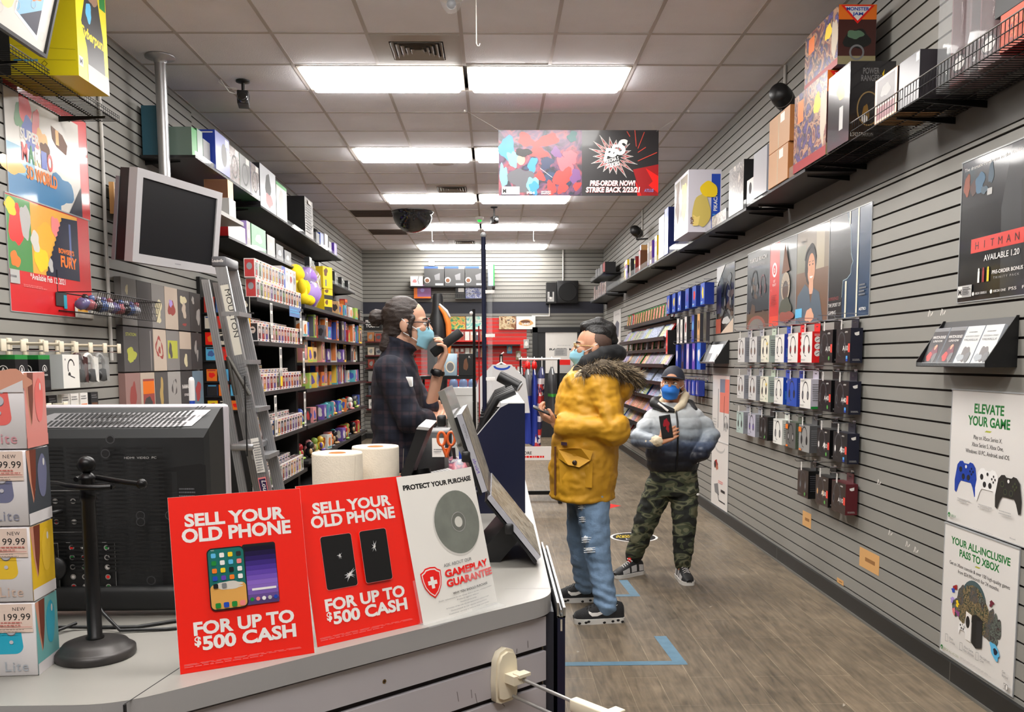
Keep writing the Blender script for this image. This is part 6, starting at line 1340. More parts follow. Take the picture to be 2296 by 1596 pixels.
# cards on the end of the toy bay facing the shop front
tC = [M('card_red',(190,60,50),.4),SKYB,YEL,M('card_ivory',(214,206,190),.4),ORA,M('card_blue',(70,100,160),.4),RED,INK]
for r,(z,hh) in enumerate(((1.90,.15),(1.765,.125),(1.63,.125),(1.50,.13),(1.325,.12),(1.2,.115),(1.08,.1))):
    b = MB(); b.box(-2.44,-2.02,-.03,-.001,-.012,0,gk); tag(b.build('card_ledge',None,(0,7.555,z)),'thin black ledge on the end of the toy bay, %s from the top' % ORD[r],'ledge')
    for c in range(4):
        pack('card_pack','%s card pack from the left on the %s end ledge of the toy bay' % (ORD[c],ORD[r]),'pack',.085,hh - .02,.015,(-2.385 + c * .098,7.543,z + .001),0,tC[(r * 3 + c * 5) % 8],tC[(r + c) % 8],'card packs on the end of the toy bay',lambda b,w,h,r=r,c=c: (b.blob(w * .5,h * .5,w * .28,h * .25,tC[(r + c * 3 + 2) % 8],r + c),b.rect(w * .1,h * .85,w * .9,h * .95,tC[(r + c + 4) % 8])))
# mixed toys on the far bay
PC = [M('toy_crimson',(170,40,44),.35),M('toy_orange',(214,120,56),.35),M('toy_blue',(60,84,170),.35),M('toy_lime',(150,180,80),.4),M('toy_tan',(196,160,116),.4),M('toy_violet',(110,84,160),.4),M('toy_white',(216,212,204),.4),M('toy_teal',(80,160,170),.4),M('toy_slate',(84,84,92),.35),M('toy_pink',(216,140,140),.4),M('toy_gold',(226,186,60),.4),M('toy_black',(30,30,34),.35)]
PN = [m.name[4:] for m in PC]
def toypack(kind,c,c2):
    b = MB()
    if kind == 0:      # tall window pack with a figure
        b.box(-.06,.06,-.04,.04,0,.27,PC[c]); b.frame((-.06,-.04,0),(1,0,0),(0,0,1)); b.rect(.008,.03,.112,.22,M('pack_window',(120,116,116),.1,coat=.5)); b.disc(.06,.175,.016,.018,SKINP,12); b.poly([(.035,.155),(.085,.155),(.09,.1),(.075,.04),(.045,.04),(.03,.1)],PC[c2]); b.rect(.01,.235,.11,.26,PC[c2])
        b.frame((-.06,.04,0),(0,-1,0),(0,0,1)); b.rect(.01,.02,.07,.25,PC[c2])
    elif kind == 1:    # squat carton
        b.box(-.08,.08,-.05,.05,0,.17,PC[c]); b.frame((-.08,-.05,0),(1,0,0),(0,0,1)); b.blob(.08,.085,.045,.05,PC[c2],c); b.rect(.01,.01,.15,.03,PC[(c + c2) % 12]); b.frame((-.08,.05,0),(0,-1,0),(0,0,1)); b.blob(.05,.09,.03,.05,PC[c2],c)
    else:              # round soft toy without a face
        b.ball((0,0,.06),(.055,.05,.06),PC[c],14,10,.15,c); b.ball((0,-.005,.135),(.045,.042,.042),PC[c],14,10,.1,c2); b.ball((-.05,-.02,.07),(.02,.02,.035),PC[c2],8,6); b.ball((.05,-.02,.07),(.02,.02,.035),PC[c2],8,6); b.ball((-.03,-.04,.015),(.022,.03,.016),PC[c2],8,6); b.ball((.03,-.04,.015),(.022,.03,.016),PC[c2],8,6)
    return b.mesh(('toy_pack','toy_carton','soft_toy')[kind])
TM = {}
for s_,z in enumerate(S2):
    y,n = 9.62,0
    while y < 13.75:
        k = rg.choice([0,0,1] if s_ in (1,2) else [1,1,0] if s_ == 3 else [2,2,1] if s_ >= 4 else [0,1,1]); c = rg.randrange(12); c2 = (c + rg.choice([1,3,5,7])) % 12
        if (k,c) not in TM: TM[(k,c)] = (toypack(k,c,c2),c2)
        if s_ == 0 and y < 11.3: y += .2; continue
        me,c2 = TM[(k,c)]; o = bpy.data.objects.new(me.name.split('.')[0],me); COL.objects.link(o); o.location = (XF - .06 - rg.uniform(0,.1),y,z + .001); o.rotation_euler = (0,0,PI / 2 + rg.uniform(-.15,.15))
        tag(o,'%s and %s %s, %s item along the %s far toy shelf' % (PN[c],PN[c2],('figure pack','boxed toy','soft toy')[k],ORD[n] if n < 20 else 'outermost',ORD[s_]),'toy','toys on the far bay'); y += rg.uniform(.2,.27); n += 1
yp = M('yellow_plush',(240,208,22),.8,bump=.3,bscale=90)
b = MB(); b.ball((0,0,.14),(.12,.13,.15),yp,20,14,.08,3); b.ball((0,-.01,.34),(.10,.11,.10),yp,20,14,.05,5); b.ball((.11,-.1,.06),(.08,.05,.06),yp); b.ball((.11,.1,.06),(.08,.05,.06),yp); b.ball((.09,-.1,.2),(.05,.04,.08),yp); b.ball((.09,.1,.2),(.05,.04,.08),yp)
tag(b.build('plush_toy',None,(XF - .14,9.72,S2[0] + .001)),'plain yellow plush toy sitting on the top shelf beside a bagged lilac one','plush toy')
t = thing('bagged_plush','lilac plush in a shiny clear bag on the top toy shelf','plush toy',(XF - .14,10.35,S2[0] + .003)); lp = M('lilac_plush',(160,116,206),.8,bump=.3,bscale=80)
b = MB(); b.ball((0,0,.17),(.13,.26,.17),lp,22,14,.2,4); b.ball((.02,-.1,.36),(.1,.15,.10),lp,18,12,.2,9); b.build('plush',t)
b = MB(); b.ball((0,0,.235),(.15,.31,.235),M('shiny_bag',(236,236,240),.05,alpha=.2,spec=.8),26,16,.3,2); b.ball((.02,.18,.47),(.04,.12,.06),M('shiny_bag',(236,236,240),.05,alpha=.2,spec=.8),10,8,.5,3); b.build('clear_bag',t)
ylb = M('yellow_toy_box',(240,206,30),.4)
for i,(y,z0,h_,w_) in enumerate(((11.0,0,.15,.2),(11.02,.151,.13,.22),(11.0,.282,.26,.24))):
    pack('toy_box','yellow toy box, %s of a stack of three on the top toy shelf' % ('bottom','middle','top')[i],'box',w_,h_,.16,(XF - .1,y,S2[0] + .001 + z0),PI / 2 - .3,ylb,ylb,'stacked yellow boxes',lambda b,w,h,i=i: (b.blob(w * .3,h * .75,w * .2,h * .18,BROWN,i),b.rect(w * .25,h * .1,w * .35,h * .4,BLUE) if i == 2 else b.rect(0,0,w,h * .4,INK)))

# ---------------------------------------------------------------- aluminium ladder leaning on the toy shelves
ld = thing('step_ladder','folded aluminium stepladder leaning against the toy shelves','ladder',(0,0,0))
def rail(x0,x1,ya,yb,z1,wd,tk,nm,lab=None):
    b = MB(); V = []
    for x,y,z in ((x0,ya,0),(x1,yb,z1)):
        V += [(x - wd / 2,y - tk / 2,z),(x + wd / 2,y - tk / 2,z),(x + wd / 2,y + tk / 2,z),(x - wd / 2,y + tk / 2,z)]
    b.add(V,[(3,2,1,0),(4,5,6,7),(0,1,5,4),(1,2,6,5),(2,3,7,6),(3,0,4,7)],STEEL)
    up = Vector((x1 - x0,yb - ya,z1)).normalized(); b.frame((x0 - wd / 2 + .01,ya - tk / 2 - .0005,0),up.cross(Vector((0,-1,0))),up); b.lift = .0004
    for k in range(4): b.rect(k * .014,0,k * .014 + .003,2.0,M('rail_rib',(146,146,150),.35,metal=.8))
    if lab:
        b.rect(.0,1.55,wd - .02,1.99,M('ladder_label',(206,202,190),.5)); b.text('MOULTON',wd * .3,1.96,.032,INK,.3,'l',0,0,1,-PI / 2); b.small(.01,1.5,.05,.3,18,GREYINK,3); b.rect(.0,.80,wd - .02,1.02,PAPER); b.small(.008,1.0,.05,.19,12,GREYINK,5); b.rect(0,.56,wd - .02,.77,PINK); b.rect(.004,.57,wd - .024,.76,M('label_plum',(50,32,70),.4)); b.text('Louisville',wd * .28,.75,.028,WHITE,.17,'l',.01,.2,1,-PI / 2)
    b.build(nm,ld)
FX = lambda z: -1.335 - .365 * z / 2.1
rail(FX(0),FX(2.08),5.58,5.62,2.08,.07,.025,'front_rail',True); rail(FX(0),FX(2.08),5.92,5.86,2.08,.07,.025,'front_rail')
RX = lambda z: -1.50 - .30 * z / 2.0
rail(RX(0),RX(2.0),5.57,5.63,2.0,.045,.02,'rear_rail'); rail(RX(0),RX(2.0),5.93,5.85,2.0,.045,.02,'rear_rail')
for k in range(1,7): z = .3 * k; b = MB(); b.box(FX(z) - .05,FX(z) + .06,5.6,5.88,z - .028,z,STEEL); b.build('step',ld)
b = MB(); b.bbox(FX(2.1) - .05,FX(2.1) + .04,5.60,5.88,2.075,2.14,M('ladder_cap',(92,92,96),.4),.01); b.frame((FX(2.1) - .06,5.5995,2.1),(1,0,0),(0,0,1)); b.text('Louisville',.015,.004,.018,WHITE,.07,'l',.01,.2); b.build('top_cap',ld)
brc = M('brace_grey',(84,82,78),.4,metal=.6)
for dx in (-.05,.06): b = MB(); b.tube([(FX(1.5) - .06,5.56,1.52),(FX(1.28) - .02 + dx * .8,5.56,1.28)],.013,brc,8); b.build('spreader',ld)
b = MB(); b.bbox(RX(.95) - .02,RX(.95) + .13,5.56,5.9,.93,.975,STEEL,.012); b.build('pail_shelf',ld)
b = MB(); b.rod((-1.545,5.52,.9),(-1.545,5.52,1.4),.005,BLKPL,6); b.build('cord',ld)

# ================================================================ HANGING BANNER
bn = thing('hanging_banner','wide dark game banner with a starburst logo hanging from the ceiling','banner',(.05,7.7,2.884))
w,h = 1.362,.545; b = MB(); b.frame((0,0,0),(1,.0,0),(0,0,1)); b.box(0,w,0,h,-.002,0,M('banner_black',(38,36,38),.35,coat=.2)); b.lift = .0004
bb_ = [M('bn_blue',(50,130,190),.35),M('bn_cyan',(110,190,206),.35),M('bn_red',(186,56,52),.35),M('bn_rose',(206,90,100),.35),M('bn_violet',(110,70,120),.35),M('bn_navy',(40,50,80),.35),M('bn_grey',(84,84,90),.35),M('bn_teal',(40,90,90),.35)]
b.rect(0,0,w * .52,h,ART('banner_art',[(40,60,90),(30,30,36),(90,60,90),(140,70,80),(50,46,56)],5,dist=2,detail=5))
for i,(x,y,rx,ry,c,q) in enumerate(((.055,.72,.045,.2,0,.3),(.09,.56,.03,.14,1,.3),(.03,.3,.022,.2,1,0),(.17,.85,.05,.1,2,0),(.30,.84,.07,.1,2,.3),(.25,.66,.05,.09,2,0),(.21,.46,.03,.12,0,-.3),(.30,.5,.04,.09,5,0),(.145,.24,.07,.2,6,0),(.21,.18,.035,.12,1,0),(.22,.12,.03,.1,0,.4),(.26,.3,.03,.07,2,0),(.42,.45,.05,.16,3,.3),(.45,.6,.04,.1,3,0),(.40,.28,.05,.16,2,-.4),(.48,.3,.035,.1,4,0),(.40,.12,.03,.09,2,0),(.49,.15,.025,.06,2,0),(.46,.9,.03,.08,7,.5),(.33,.12,.03,.1,2,0),(.36,.66,.03,.08,4,0))): b.blob(w * x,h * y,w * rx,h * ry,bb_[c],i * 3 + 1,j=.35,rot=q)
b.disc(w * .14,h * .55,w * .025,h * .08,SKINP); b.blob(w * .155,h * .66,w * .045,h * .07,BLACK,4,j=.3); b.line([(w * .26,h * .42),(w * .335,h * .28)],.003,WHITE)
b.poly([(w * .84,h * .4),(w,h * .48),(w,0),(w * .88,0),(w * .86,h * .25)],DRED); b.poly([(w * .92,h * .42),(w,h * .3),(w,h * .04),(w * .94,h * .16),(w * .965,h * .22)],RED); b.poly([(w * .855,h * .24),(w * .895,0),(w * .87,0)],RED)
for p in (((.86,.75),(.85,1)),((.87,.72),(.91,.97)),((.87,.66),(.92,.74)),((.87,.53),(.99,.66)),((.8,.98),(.82,.9))): b.line([(w * a,h * c) for a,c in p],.007,M('bn_streak',(190,66,52),.4))
cx,cy = w * .715,h * .60
for k,(s,m) in enumerate(((1.0,WHITE),(.95,BLACK),(.9,WHITE),(.86,M('bn_burst',(150,44,44),.4)),(.66,WHITE),(.60,BLACK))):
    rd = random.Random(4); P = []
    for i in range(36):
        a = 2 * PI * i / 36; r = (.155 * rd.uniform(.8,1.25) if i % 2 == 0 else .085) * s; P.append((cx + r * math.cos(a) * 1.25,cy + r * math.sin(a) * 1.1))
    b.poly(P,m)
for o,m in ((.003,BLACK),(0,WHITE)):
    for t_,x,y,s in (('P',-.085,-.03,.095),('5',-.035,.0,.095),('S',.022,.02,.115)): b.text(t_,cx + x + o,cy + y - o,s,m,None,'l',.05,.25)
b.text('PERSONA 5',cx - .075,cy - .06,.03,WHITE,.13,'l',.03,.2,1,.25); b.text('STRIKERS',cx - .055,cy - .10,.035,WHITE,.12,'l',.03,.2,1,.25)
for o,m in ((.003,DRED),(0,M('bn_cream',(246,232,226),.4))):
    b.text('PRE-ORDER NOW!',w * .57 + o,h * .155 - o,h * .075,m,w * .285,'l',.04,.15); b.text('STRIKE BACK 2/23/21',w * .545 + o,h * .055 - o,h * .075,m,w * .34,'l',.04,.15)
b.rect(w * .02,h * .02,w * .13,h * .14,WHITE); b.rect(w * .022,h * .025,w * .05,h * .135,PALEINK); b.text('M',w * .026,h * .045,h * .06,BLACK,w * .02,'l',.03); b.small(w * .055,h * .13,w * .07,h * .1,5,PALEINK,3)
b.text('PS4',w * .175,h * .025,h * .035,WHITE,w * .05,'l',.03); b.text('NINTENDO',w * .265,h * .05,h * .022,WHITE,w * .06); b.text('SWITCH',w * .265,h * .02,h * .024,WHITE,w * .06,'l',.02); b.text('ATLUS',w * .91,h * .055,h * .045,M('bn_atlus',(110,130,190),.4),w * .06,'l',.02,.2)
b.build('print',bn)
for x,dx in ((.02,-.30),(w - .02,.27)): b = MB(); b.rod((x,0,h - .01),(x + dx,-.02,H - 2.884),.0012,PALEINK,5); b.ball((x + dx,-.02,H - 2.89),.012,WHITE,8,6); b.build('hanging_cord',bn)

# ================================================================ BACK WALL
BY = YB - .004
def back(name,lab,cat,x0,x1,z0,z1,c,f=None,deco=None,d=.12,off=.0,g=None):
    b = MB(); b.box(0,x1 - x0,-d,0,0,z1 - z0,c); b.frame((0,-d,0),(1,0,0),(0,0,1))
    if f: b.rect(.002,.002,x1 - x0 - .002,z1 - z0 - .002,f)
    if deco: deco(b,x1 - x0,z1 - z0)
    return tag(b.build(name,None,(x0,BY - off,z0)),lab,cat,g)
def bshelf(lab,x0,x1,z,d=.3,m=BLKPL): return back('wall_shelf',lab,'shelf',x0,x1,z - .025,z,m,None,None,d)
bshelf('black shelf under the three console boxes on the back wall',-1.58,.03,2.885); bshelf('black rack shelf behind the clerk on the back wall',-1.9,.5,1.79)
cb = M('console_black',(44,44,46),.35)
def cbd(b,w,h): b.rect(0,h * .9,w * .7,h,M('cobalt',(50,80,150),.4)); b.rect(w * .7,h * .88,w * .98,h * .99,PAPER); b.poly([(w * .55,h * .3),(w * .78,h * .3),(w * .78,h * .66),(w * .5,h * .55)],GREYINK); b.disc(w * .15,h * .3,w * .15,h * .15,PALEINK); b.disc(w * .15,h * .28,w * .1,h * .1,BROWN); b.rect(w * .55,h * .04,w * .95,h * .13,WHITE)
for i,x in enumerate((-1.30,-.915,-.53)): back('console_box','%s grey console box from the left on the high back shelf' % ORD[i],'box',x,x + .375,2.887,3.25,cb,M('console_grey',(70,70,70),.35),cbd,.2,.05,'console boxes on the high back shelf')
back('console_box','narrow pale blue box at the right end of the high back shelf','box',-.10,.02,2.887,3.28,NAVY,M('glow_blue',(150,180,210),.35),lambda b,w,h: b.rect(w * .8,0,w,h,GREEN),.2,.05)
back('game_box','small cream box at the left end of the high back shelf','box',-1.56,-1.33,2.887,3.07,CREAM,PAPER,lambda b,w,h: (b.line([(w * .7,h),(w * .6,h * .6),(w * .7,h * .2)],.01,INK),b.blob(w * .35,h * .5,w * .15,h * .2,PINK,3)),.2,.05)
b = MB()
for i in range(60): b.rod((-1.0 + i * .034,-.25,0),(-1.0 + i * .034,-.25,.09),.002,wireg,4)
for z in (0,.09): b.rod((-1.0,-.25,z),(1.05,-.25,z),.003,wireg,5)
for x in (-1.0,0.0,1.05): b.rod((x,-.25,0),(x,0,0),.004,wireg,5)
tag(b.build('wire_shelf',None,(0,BY,2.65)),'long wire shelf edge across the middle of the back wall','wire shelf')
back('game_box','purple and orange box on the wire shelf of the back wall','box',-1.50,-1.18,2.66,2.91,M('plum_box',(140,84,130),.4),M('plum_box2',(150,96,150),.4),lambda b,w,h: (b.rect(0,0,w * .2,h,ORA),b.rect(0,0,w,h * .12,ORA),b.disc(w * .5,h * .6,w * .12,h * .14,LILAC)),.2,.03)
back('game_box','dark green box on the wire shelf of the back wall','box',-.72,-.54,2.66,2.87,M('forest_box',(44,70,50),.4),INK,lambda b,w,h: b.rect(w * .3,h * .55,w * .9,h * .9,WHITE),.2,.03); back('game_box','blue and white box on the wire shelf of the back wall','box',-.53,-.16,2.66,2.88,BLUE,ART('blue_figures',[(40,44,90),(210,214,230),(70,80,150),(160,170,210)],14),None,.2,.03)
# poster strip over the red wall and rows of goods under it
def sgn(t1,t2): return lambda b,w,h: (b.text(t1,w * .5,h * .55,h * .2,WHITE,w * .8,'c',.03),b.text(t2,w * .5,h * .2,h * .24,WHITE,w * .8,'c',.03))
aw = ART('sign_art',[(30,110,130),(60,160,90),(240,200,90),(220,120,60),(70,160,200)],7,dist=1.5); aw2 = ART('sign_art_b',[(60,30,50),(120,50,70),(30,26,34),(200,140,120)],8)
for i,(x0,x1,f,dec,nm) in enumerate(((-2.48,-2.14,BLACK,sgn('PRE-ORDER','TODAY'),'black sign panel with white lettering'),(-2.12,-1.62,aw2,None,'dark red picture panel'),(-.98,-.54,aw,None,'green and blue picture panel'),(-.53,-.2,ART('sign_art_c',[(60,150,170),(120,200,190),(240,240,220),(70,110,150)],7),None,'teal picture panel'),(.10,.42,ART('sign_art_d',[(60,40,30),(150,100,60),(220,200,160),(80,50,60)],9),None,'brown picture panel'),(.43,.80,WHITE,lambda b,w,h: (b.blob(w * .5,h * .5,w * .36,h * .26,TAN,3,j=.1),b.blob(w * .48,h * .58,w * .26,h * .12,BROWN,5,j=.1),b.text('LAND',w * .5,h * .34,h * .16,WHITE,w * .4,'c',.04)),'white panel with a tan logo'))):
    back('sign_panel','%s on the strip above the red back wall' % nm,'sign',x0,x1,2.08,2.33,INK,f,dec,.02,.01,'sign panels on the back wall')
rowc = [M('good_amber',(176,110,60),.4),M('good_cream',(214,200,176),.4),M('good_brick',(150,60,46),.4),M('good_grey',(150,150,146),.4),M('good_slate',(76,80,88),.4),PAPER,M('good_rose',(206,130,110),.4)]
for r,(z,hh) in enumerate(((1.86,.17),(1.60,.15),(1.36,.16),(1.10,.2),(.84,.18),(.58,.18))):
    bshelf('thin shelf on the left of the back wall, %s from the top' % ORD[r],-2.44,-1.5,z,.2,M('dark_red_shelf',(90,20,22),.5))
    for i in range(6): back('boxed_good','%s item from the left, %s shelf at the left of the back wall' % (ORD[i],ORD[r]),'box',-2.4 + i * .15,-2.28 + i * .15,z + .001,z + hh - .02 * (i % 2),rowc[(i + r) % 7],rowc[(i * 2 + r) % 7],lambda b,w,h,i=i: b.blob(w * .5,h * .5,w * .3,h * .25,rowc[(i + 3) % 7],i),.1,.05,'goods on the left back shelves')
for r,z in enumerate((1.87,1.83 - .27)):
    if r == 0: bshelf('thin red shelf right of the clerk on the back wall',-.98,-.15,z,.18,redm)
    for i in range(8): back('boxed_good','%s small white pack from the left, %s row right of the clerk' % (ORD[i],('upper','lower')[r]),'box',-.95 + i * .1,-.865 + i * .1,z + .001 if r == 0 else 1.93 - .38,z + .17,rowc[5 if i % 2 else 3],rowc[(i * 3) % 7],lambda b,w,h: b.rect(w * .2,h * .6,w * .8,h * .9,WHITE),.08,.04,'white packs on the back wall')
for i,(x,z,c) in enumerate(((.62,1.72,PALEINK),(.47,1.5,M('bottle_amber',(150,140,110),.3)),(.30,1.62,SKYB),(.36,1.2,PAPER),(.5,1.2,PAPER),(.22,1.2,TAN))):
    back('hanging_pack','small pack hanging on the red slatwall, %s from the top right' % ORD[i],'pack',x - .05,x + .05,z,z + .17,c,c,lambda b,w,h: b.blob(w * .5,h * .5,w * .3,h * .3,PAPER,3),.04,.01,'packs on the red slatwall')
# speaker and amplifier, conduit, plate, door sign
t = thing('wall_loudspeaker','black loudspeaker with a round cone high on the back wall','speaker',(1.40,BY - .25,2.56))
b = MB(); b.bbox(-.2,.2,0,.25,0,.42,BLKPL,.012); b.build('cabinet',t); b = MB(); b.lathe([(.17,-.012),(.175,0),(.15,.004),(.14,.0),(.05,.02),(.001,.012)],BLKMT,32,(0,-.002,.21),'y'); b.build('cone',t)
back('amplifier','narrow black amplifier with a silver panel beside the back loudspeaker','amplifier',1.0,1.19,2.56,2.95,BLKPL,None,lambda b,w,h: (b.rect(w * .1,h * .08,w * .75,h * .55,PALEINK),b.rect(w * .3,h * .3,w * .6,h * .6,INK),b.disc(w * .4,h * .25,w * .12,w * .12,WHITE)),.22)
b = MB(); b.rod((1.33,0,2.99),(1.33,0,H - .01),.014,cw,8); b.rod((1.07,0,2.56),(1.07,0,2.33),.012,cw,8); b.rod((1.07,0,2.33),(.73,0,2.33),.012,cw,8); b.tube([(.73,0,2.33),(.70,0,2.25),(.72,0,2.0)],.006,BLKPL,6); tag(b.build('conduit',None,(0,BY - .015,0)),'white conduit along the back wall beside the loudspeaker','conduit')
back('wall_plate','small white plate under the ceiling on the back wall','plate',-.9 - .33,-1.12,3.29,3.38,WHITE,None,None,.02)
def pol(b,w,h):
    b.text('GameStop',w * .5,h * .93,h * .03,BLACK,w * .3,'c',.02); b.text('STORE POLICY',w * .5,h * .88,h * .035,BLACK,w * .5,'c',.03); b.rect(w * .12,h * .68,w * .26,h * .82,BLACK); b.rect(w * .13,h * .69,w * .25,h * .81,WHITE); b.text('M',w * .145,h * .71,h * .08,BLACK,w * .09,'l',.04); b.small(w * .3,h * .83,w * .6,h * .16,7,PALEINK,3); b.text('RATED M',w * .5,h * .56,h * .05,BLACK,w * .75,'c',.03); b.rect(w * .28,h * .42,w * .68,h * .60,PALEINK); b.small(w * .32,h * .58,w * .3,h * .13,6,GREYINK,4); b.rect(w * .44,h * .2,w * .78,h * .33,RED); b.rect(w * .42,h * .02,w * .8,h * .2,PALEINK)
dp = tag(MB().frame((0,0,0)).box(0,.61,0,.78,0,.008,PAPER).build('policy_sign',None,(.99,YB - .03,1.24)),'white store policy sign on the dark back door','sign')
b = MB(); b.frame((0,-.0005,0),(1,0,0),(0,0,1)); pol(b,.61,.78); b.build('lettering',dp)
# standing goods in the middle distance
def stand_box(name,lab,cat,x0,x1,y,z0,z1,c,f,d=.2,deco=None,g=None):
    b = MB(); b.bbox(0,x1 - x0,0,d,0,z1 - z0,c,.004,1); b.frame((0,-.0004,0),(1,0,0),(0,0,1))
    if f: b.rect(.004,.004,x1 - x0 - .004,z1 - z0 - .004,f)
    if deco: deco(b,x1 - x0,z1 - z0)
    return tag(b.build(name,None,(x0,y,z0)),lab,cat,g)
rkt = thing('display_table','black metal display table behind the clerk','table',(-.45,9.1,0)); b = MB(); b.box(-.32,.26,-.06,.35,1.30,1.333,BLKMT); b.build('top',rkt)
for x in (-.30,.24):
    for y in (-.04,.33): b = MB(); b.box(x - .012,x + .012,y - .012,y + .012,0,1.30,BLKMT); b.build('leg',rkt)
stand_box('figure_box','pale blue box with a round window on the black display table','box',-.56,-.38,9.1,1.334,1.56,M('ice_blue',(170,196,214),.4),None,.15,lambda b,w,h: (b.disc(w * .62,h * .4,w * .26,h * .26,CREAM),b.disc(w * .62,h * .4,w * .2,h * .2,GREYINK))); stand_box('figure_box','dark box picturing a tan figure on the black display table','box',-.365,-.215,9.1,1.334,1.56,INK,BLACK,.15,lambda b,w,h: (b.blob(w * .5,h * .5,w * .14,h * .3,BROWN,3),b.text('K',w * .7,h * .8,h * .1,WHITE)))
t = thing('acrylic_case','clear acrylic case with black goods behind the clerk','case',(-.66,9.15,1.334)); b = MB(); b.box(-.09,.08,0,.2,0,.42,CLEAR); b.build('case',t)
b = MB(); b.box(-.03,.05,.05,.12,.01,.36,INK); b.build('contents',t)
t = thing('standing_figure','tall black and orange draped display figure behind the clerk','display figure',(-.63,10.1,0))
b = MB(); b.lathe([(.18,0),(.18,.05),(.09,.08),(.09,1.1),(.11,1.5),(.12,1.75),(.105,1.95),(.07,2.04),(.06,2.2),(.05,2.24)],BLKPL,24); b.build('stand',t)
b = MB(); b.tube([(.02,-.05,2.1),(.08,-.08,2.02),(.12,-.08,1.9),(.125,-.08,1.7),(.12,-.07,1.55)],[.02,.03,.033,.03,.02],M('orange_cloth',(226,120,40),.7,bump=.3),12); b.tube([(.02,-.06,2.12),(.10,-.09,2.04),(.14,-.09,1.97)],[.012,.02,.012],PALEINK,8); b.build('drape',t)
stand_box('white_cooler','white cooler cabinet carrying water jugs behind the register','cooler',-.50,-.19,9.5,0,1.2,M('cooler_white',(226,224,220),.35),None,.35,lambda b,w,h: b.line([(0,h * .93),(w,h * .93)],.004,PALEINK))
jg = M('jug_plastic',(120,160,200),.1,alpha=.65)
for i,x in enumerate((-.44,-.335,-.235)):
    t = thing('water_jug','blue-tinted water jug on the white cooler, %s from the left' % ORD[i],'jug',(x,9.62,1.2015),0,'water jugs on the cooler')
    b = MB(); b.lathe([(.046,0),(.048,.01),(.048,.05),(.035,.08),(.014,.095),(.013,.105)],jg,18); b.build('body',t); b = MB(); b.lathe([(.016,.1),(.016,.118),(.001,.119)],WHITE,14); b.build('cap',t)
stand_box('toy_carton','red pixel-art box below the water jugs beside the clerk','box',-.60,-.51,9.3,.80,.98,PALEINK,RED,.12,lambda b,w,h: [b.rect(w * (.1 + .2 * i),h * (.1 + .1 * j),w * (.24 + .2 * i),h * (.18 + .1 * j),WHITE) for i in range(4) for j in range(3) if (i + j) % 2]).parent = None
back_crate = stand_box('cardboard_box','plain box under the red pixel-art box','box',-.62,-.505,9.28,0,.798,GREYINK,None,.15)

# ---------------------------------------------------------------- clothes rail
t = thing('clothes_rack','black floor rack with a white rail of hanging clothes','clothes rack',(.5,9.35,0)); b = MB(); b.rod((-.24,0,1.50),(.20,0,1.50),.012,WHITE); b.rod((-.22,0,.1),(-.22,0,1.5),.012,BLKMT); b.rod((.18,0,.1),(.18,0,1.5),.012,BLKMT); b.build('rail',t)
b = MB(); b.box(-.26,.24,-.02,.02,.06,.1,BLKMT); b.box(-.24,-.2,-.25,.25,0,.06,BLKMT); b.box(.16,.2,-.25,.25,0,.06,BLKMT); b.build('base',t)
b = MB(); b.box(-.26,.22,-.27,-.25,.46,.60,WHITE); b.box(-.26,.22,-.25,-.01,.46,.475,WHITE); b.frame((-.26,-.2702,.46),(1,0,0),(0,0,1)); b.text('MORE',.03,.06,.03,INK,None,'l',.02); b.small(.03,.05,.3,.03,1,RED,3,.7); b.build('sign_tray',t)
def garment(lab,x,segs,hoodc=None,top=1.42,lean=0.0):
    t = thing('hanging_garment',lab,'clothing',(x,9.35,0),0,'clothes on the rail'); b = MB(); n = 20; z0 = top
    prev = None
    for m,dz in segs:
        V,F = [],[]
        for k in range(4):
            z = z0 - dz * k / 3; f = (top - z)
            rx = min(.012 + f * .35,.035) + .02 * f; ry = min(.03 + f * 1.6,.19)
            for j in range(n):
                a = 2 * PI * j / n; q = 1 + .12 * math.sin(5 * a + z * 9); V.append((rx * q * math.cos(a) + lean * f,ry * q * math.sin(a),z))
        for k in range(3):
            for j in range(n): F.append((k * n + j,(k + 1) * n + j,(k + 1) * n + (j + 1) % n,k * n + (j + 1) % n))
        b.add(V,F,m,True); z0 -= dz
    b.build('body',t)
    if hoodc: b = MB(); b.ball((0,-.02,top + .01),(.03,.06,.05),hoodc,12,8,.3,2); b.build('hood',t)
    b = MB(); b.tube([(0,-.17,top - .08),(0,0,top + .005),(0,0,1.512),(0,.016,1.522),(0,.026,1.508)],.005,WHITE,6); b.build('hanger',t)
rb_,gs,kk,pn,chg = M('royal_cloth',(36,56,150),.8),M('grey_cloth',(112,112,116),.8),M('black_cloth',(28,28,30),.8),ART('holiday_knit',[(40,36,80),(200,60,60),(230,220,220),(40,40,90)],26,'vor',.8),M('charcoal_cloth',(70,70,72),.8)
garment('black garment at the left end of the clothes rail',.29,[(kk,.55)]); garment('royal blue hoodie with a grey sleeve on the clothes rail',.355,[(gs,.3),(rb_,.5)],RED); garment('royal blue hoodie beside the patterned jumper',.425,[(rb_,.82)],RED)
kw = M('knit_white',(226,214,214),.8); knv = M('knit_navy',(38,40,84),.8); krd = M('knit_red',(200,48,48),.8)
garment('patterned red, white and navy holiday jumper on the clothes rail',.505,[(knv,.12),(kw,.06),(pn,.12),(krd,.08),(kw,.03),(pn,.1),(kw,.06),(knv,.08),(krd,.06),(pn,.12)],None,1.42,-.08); garment('charcoal shirt with a green mark at the right end of the clothes rail',.61,[(chg,.28),(M('acid_green',(70,170,60),.8),.03),(chg,.25)])

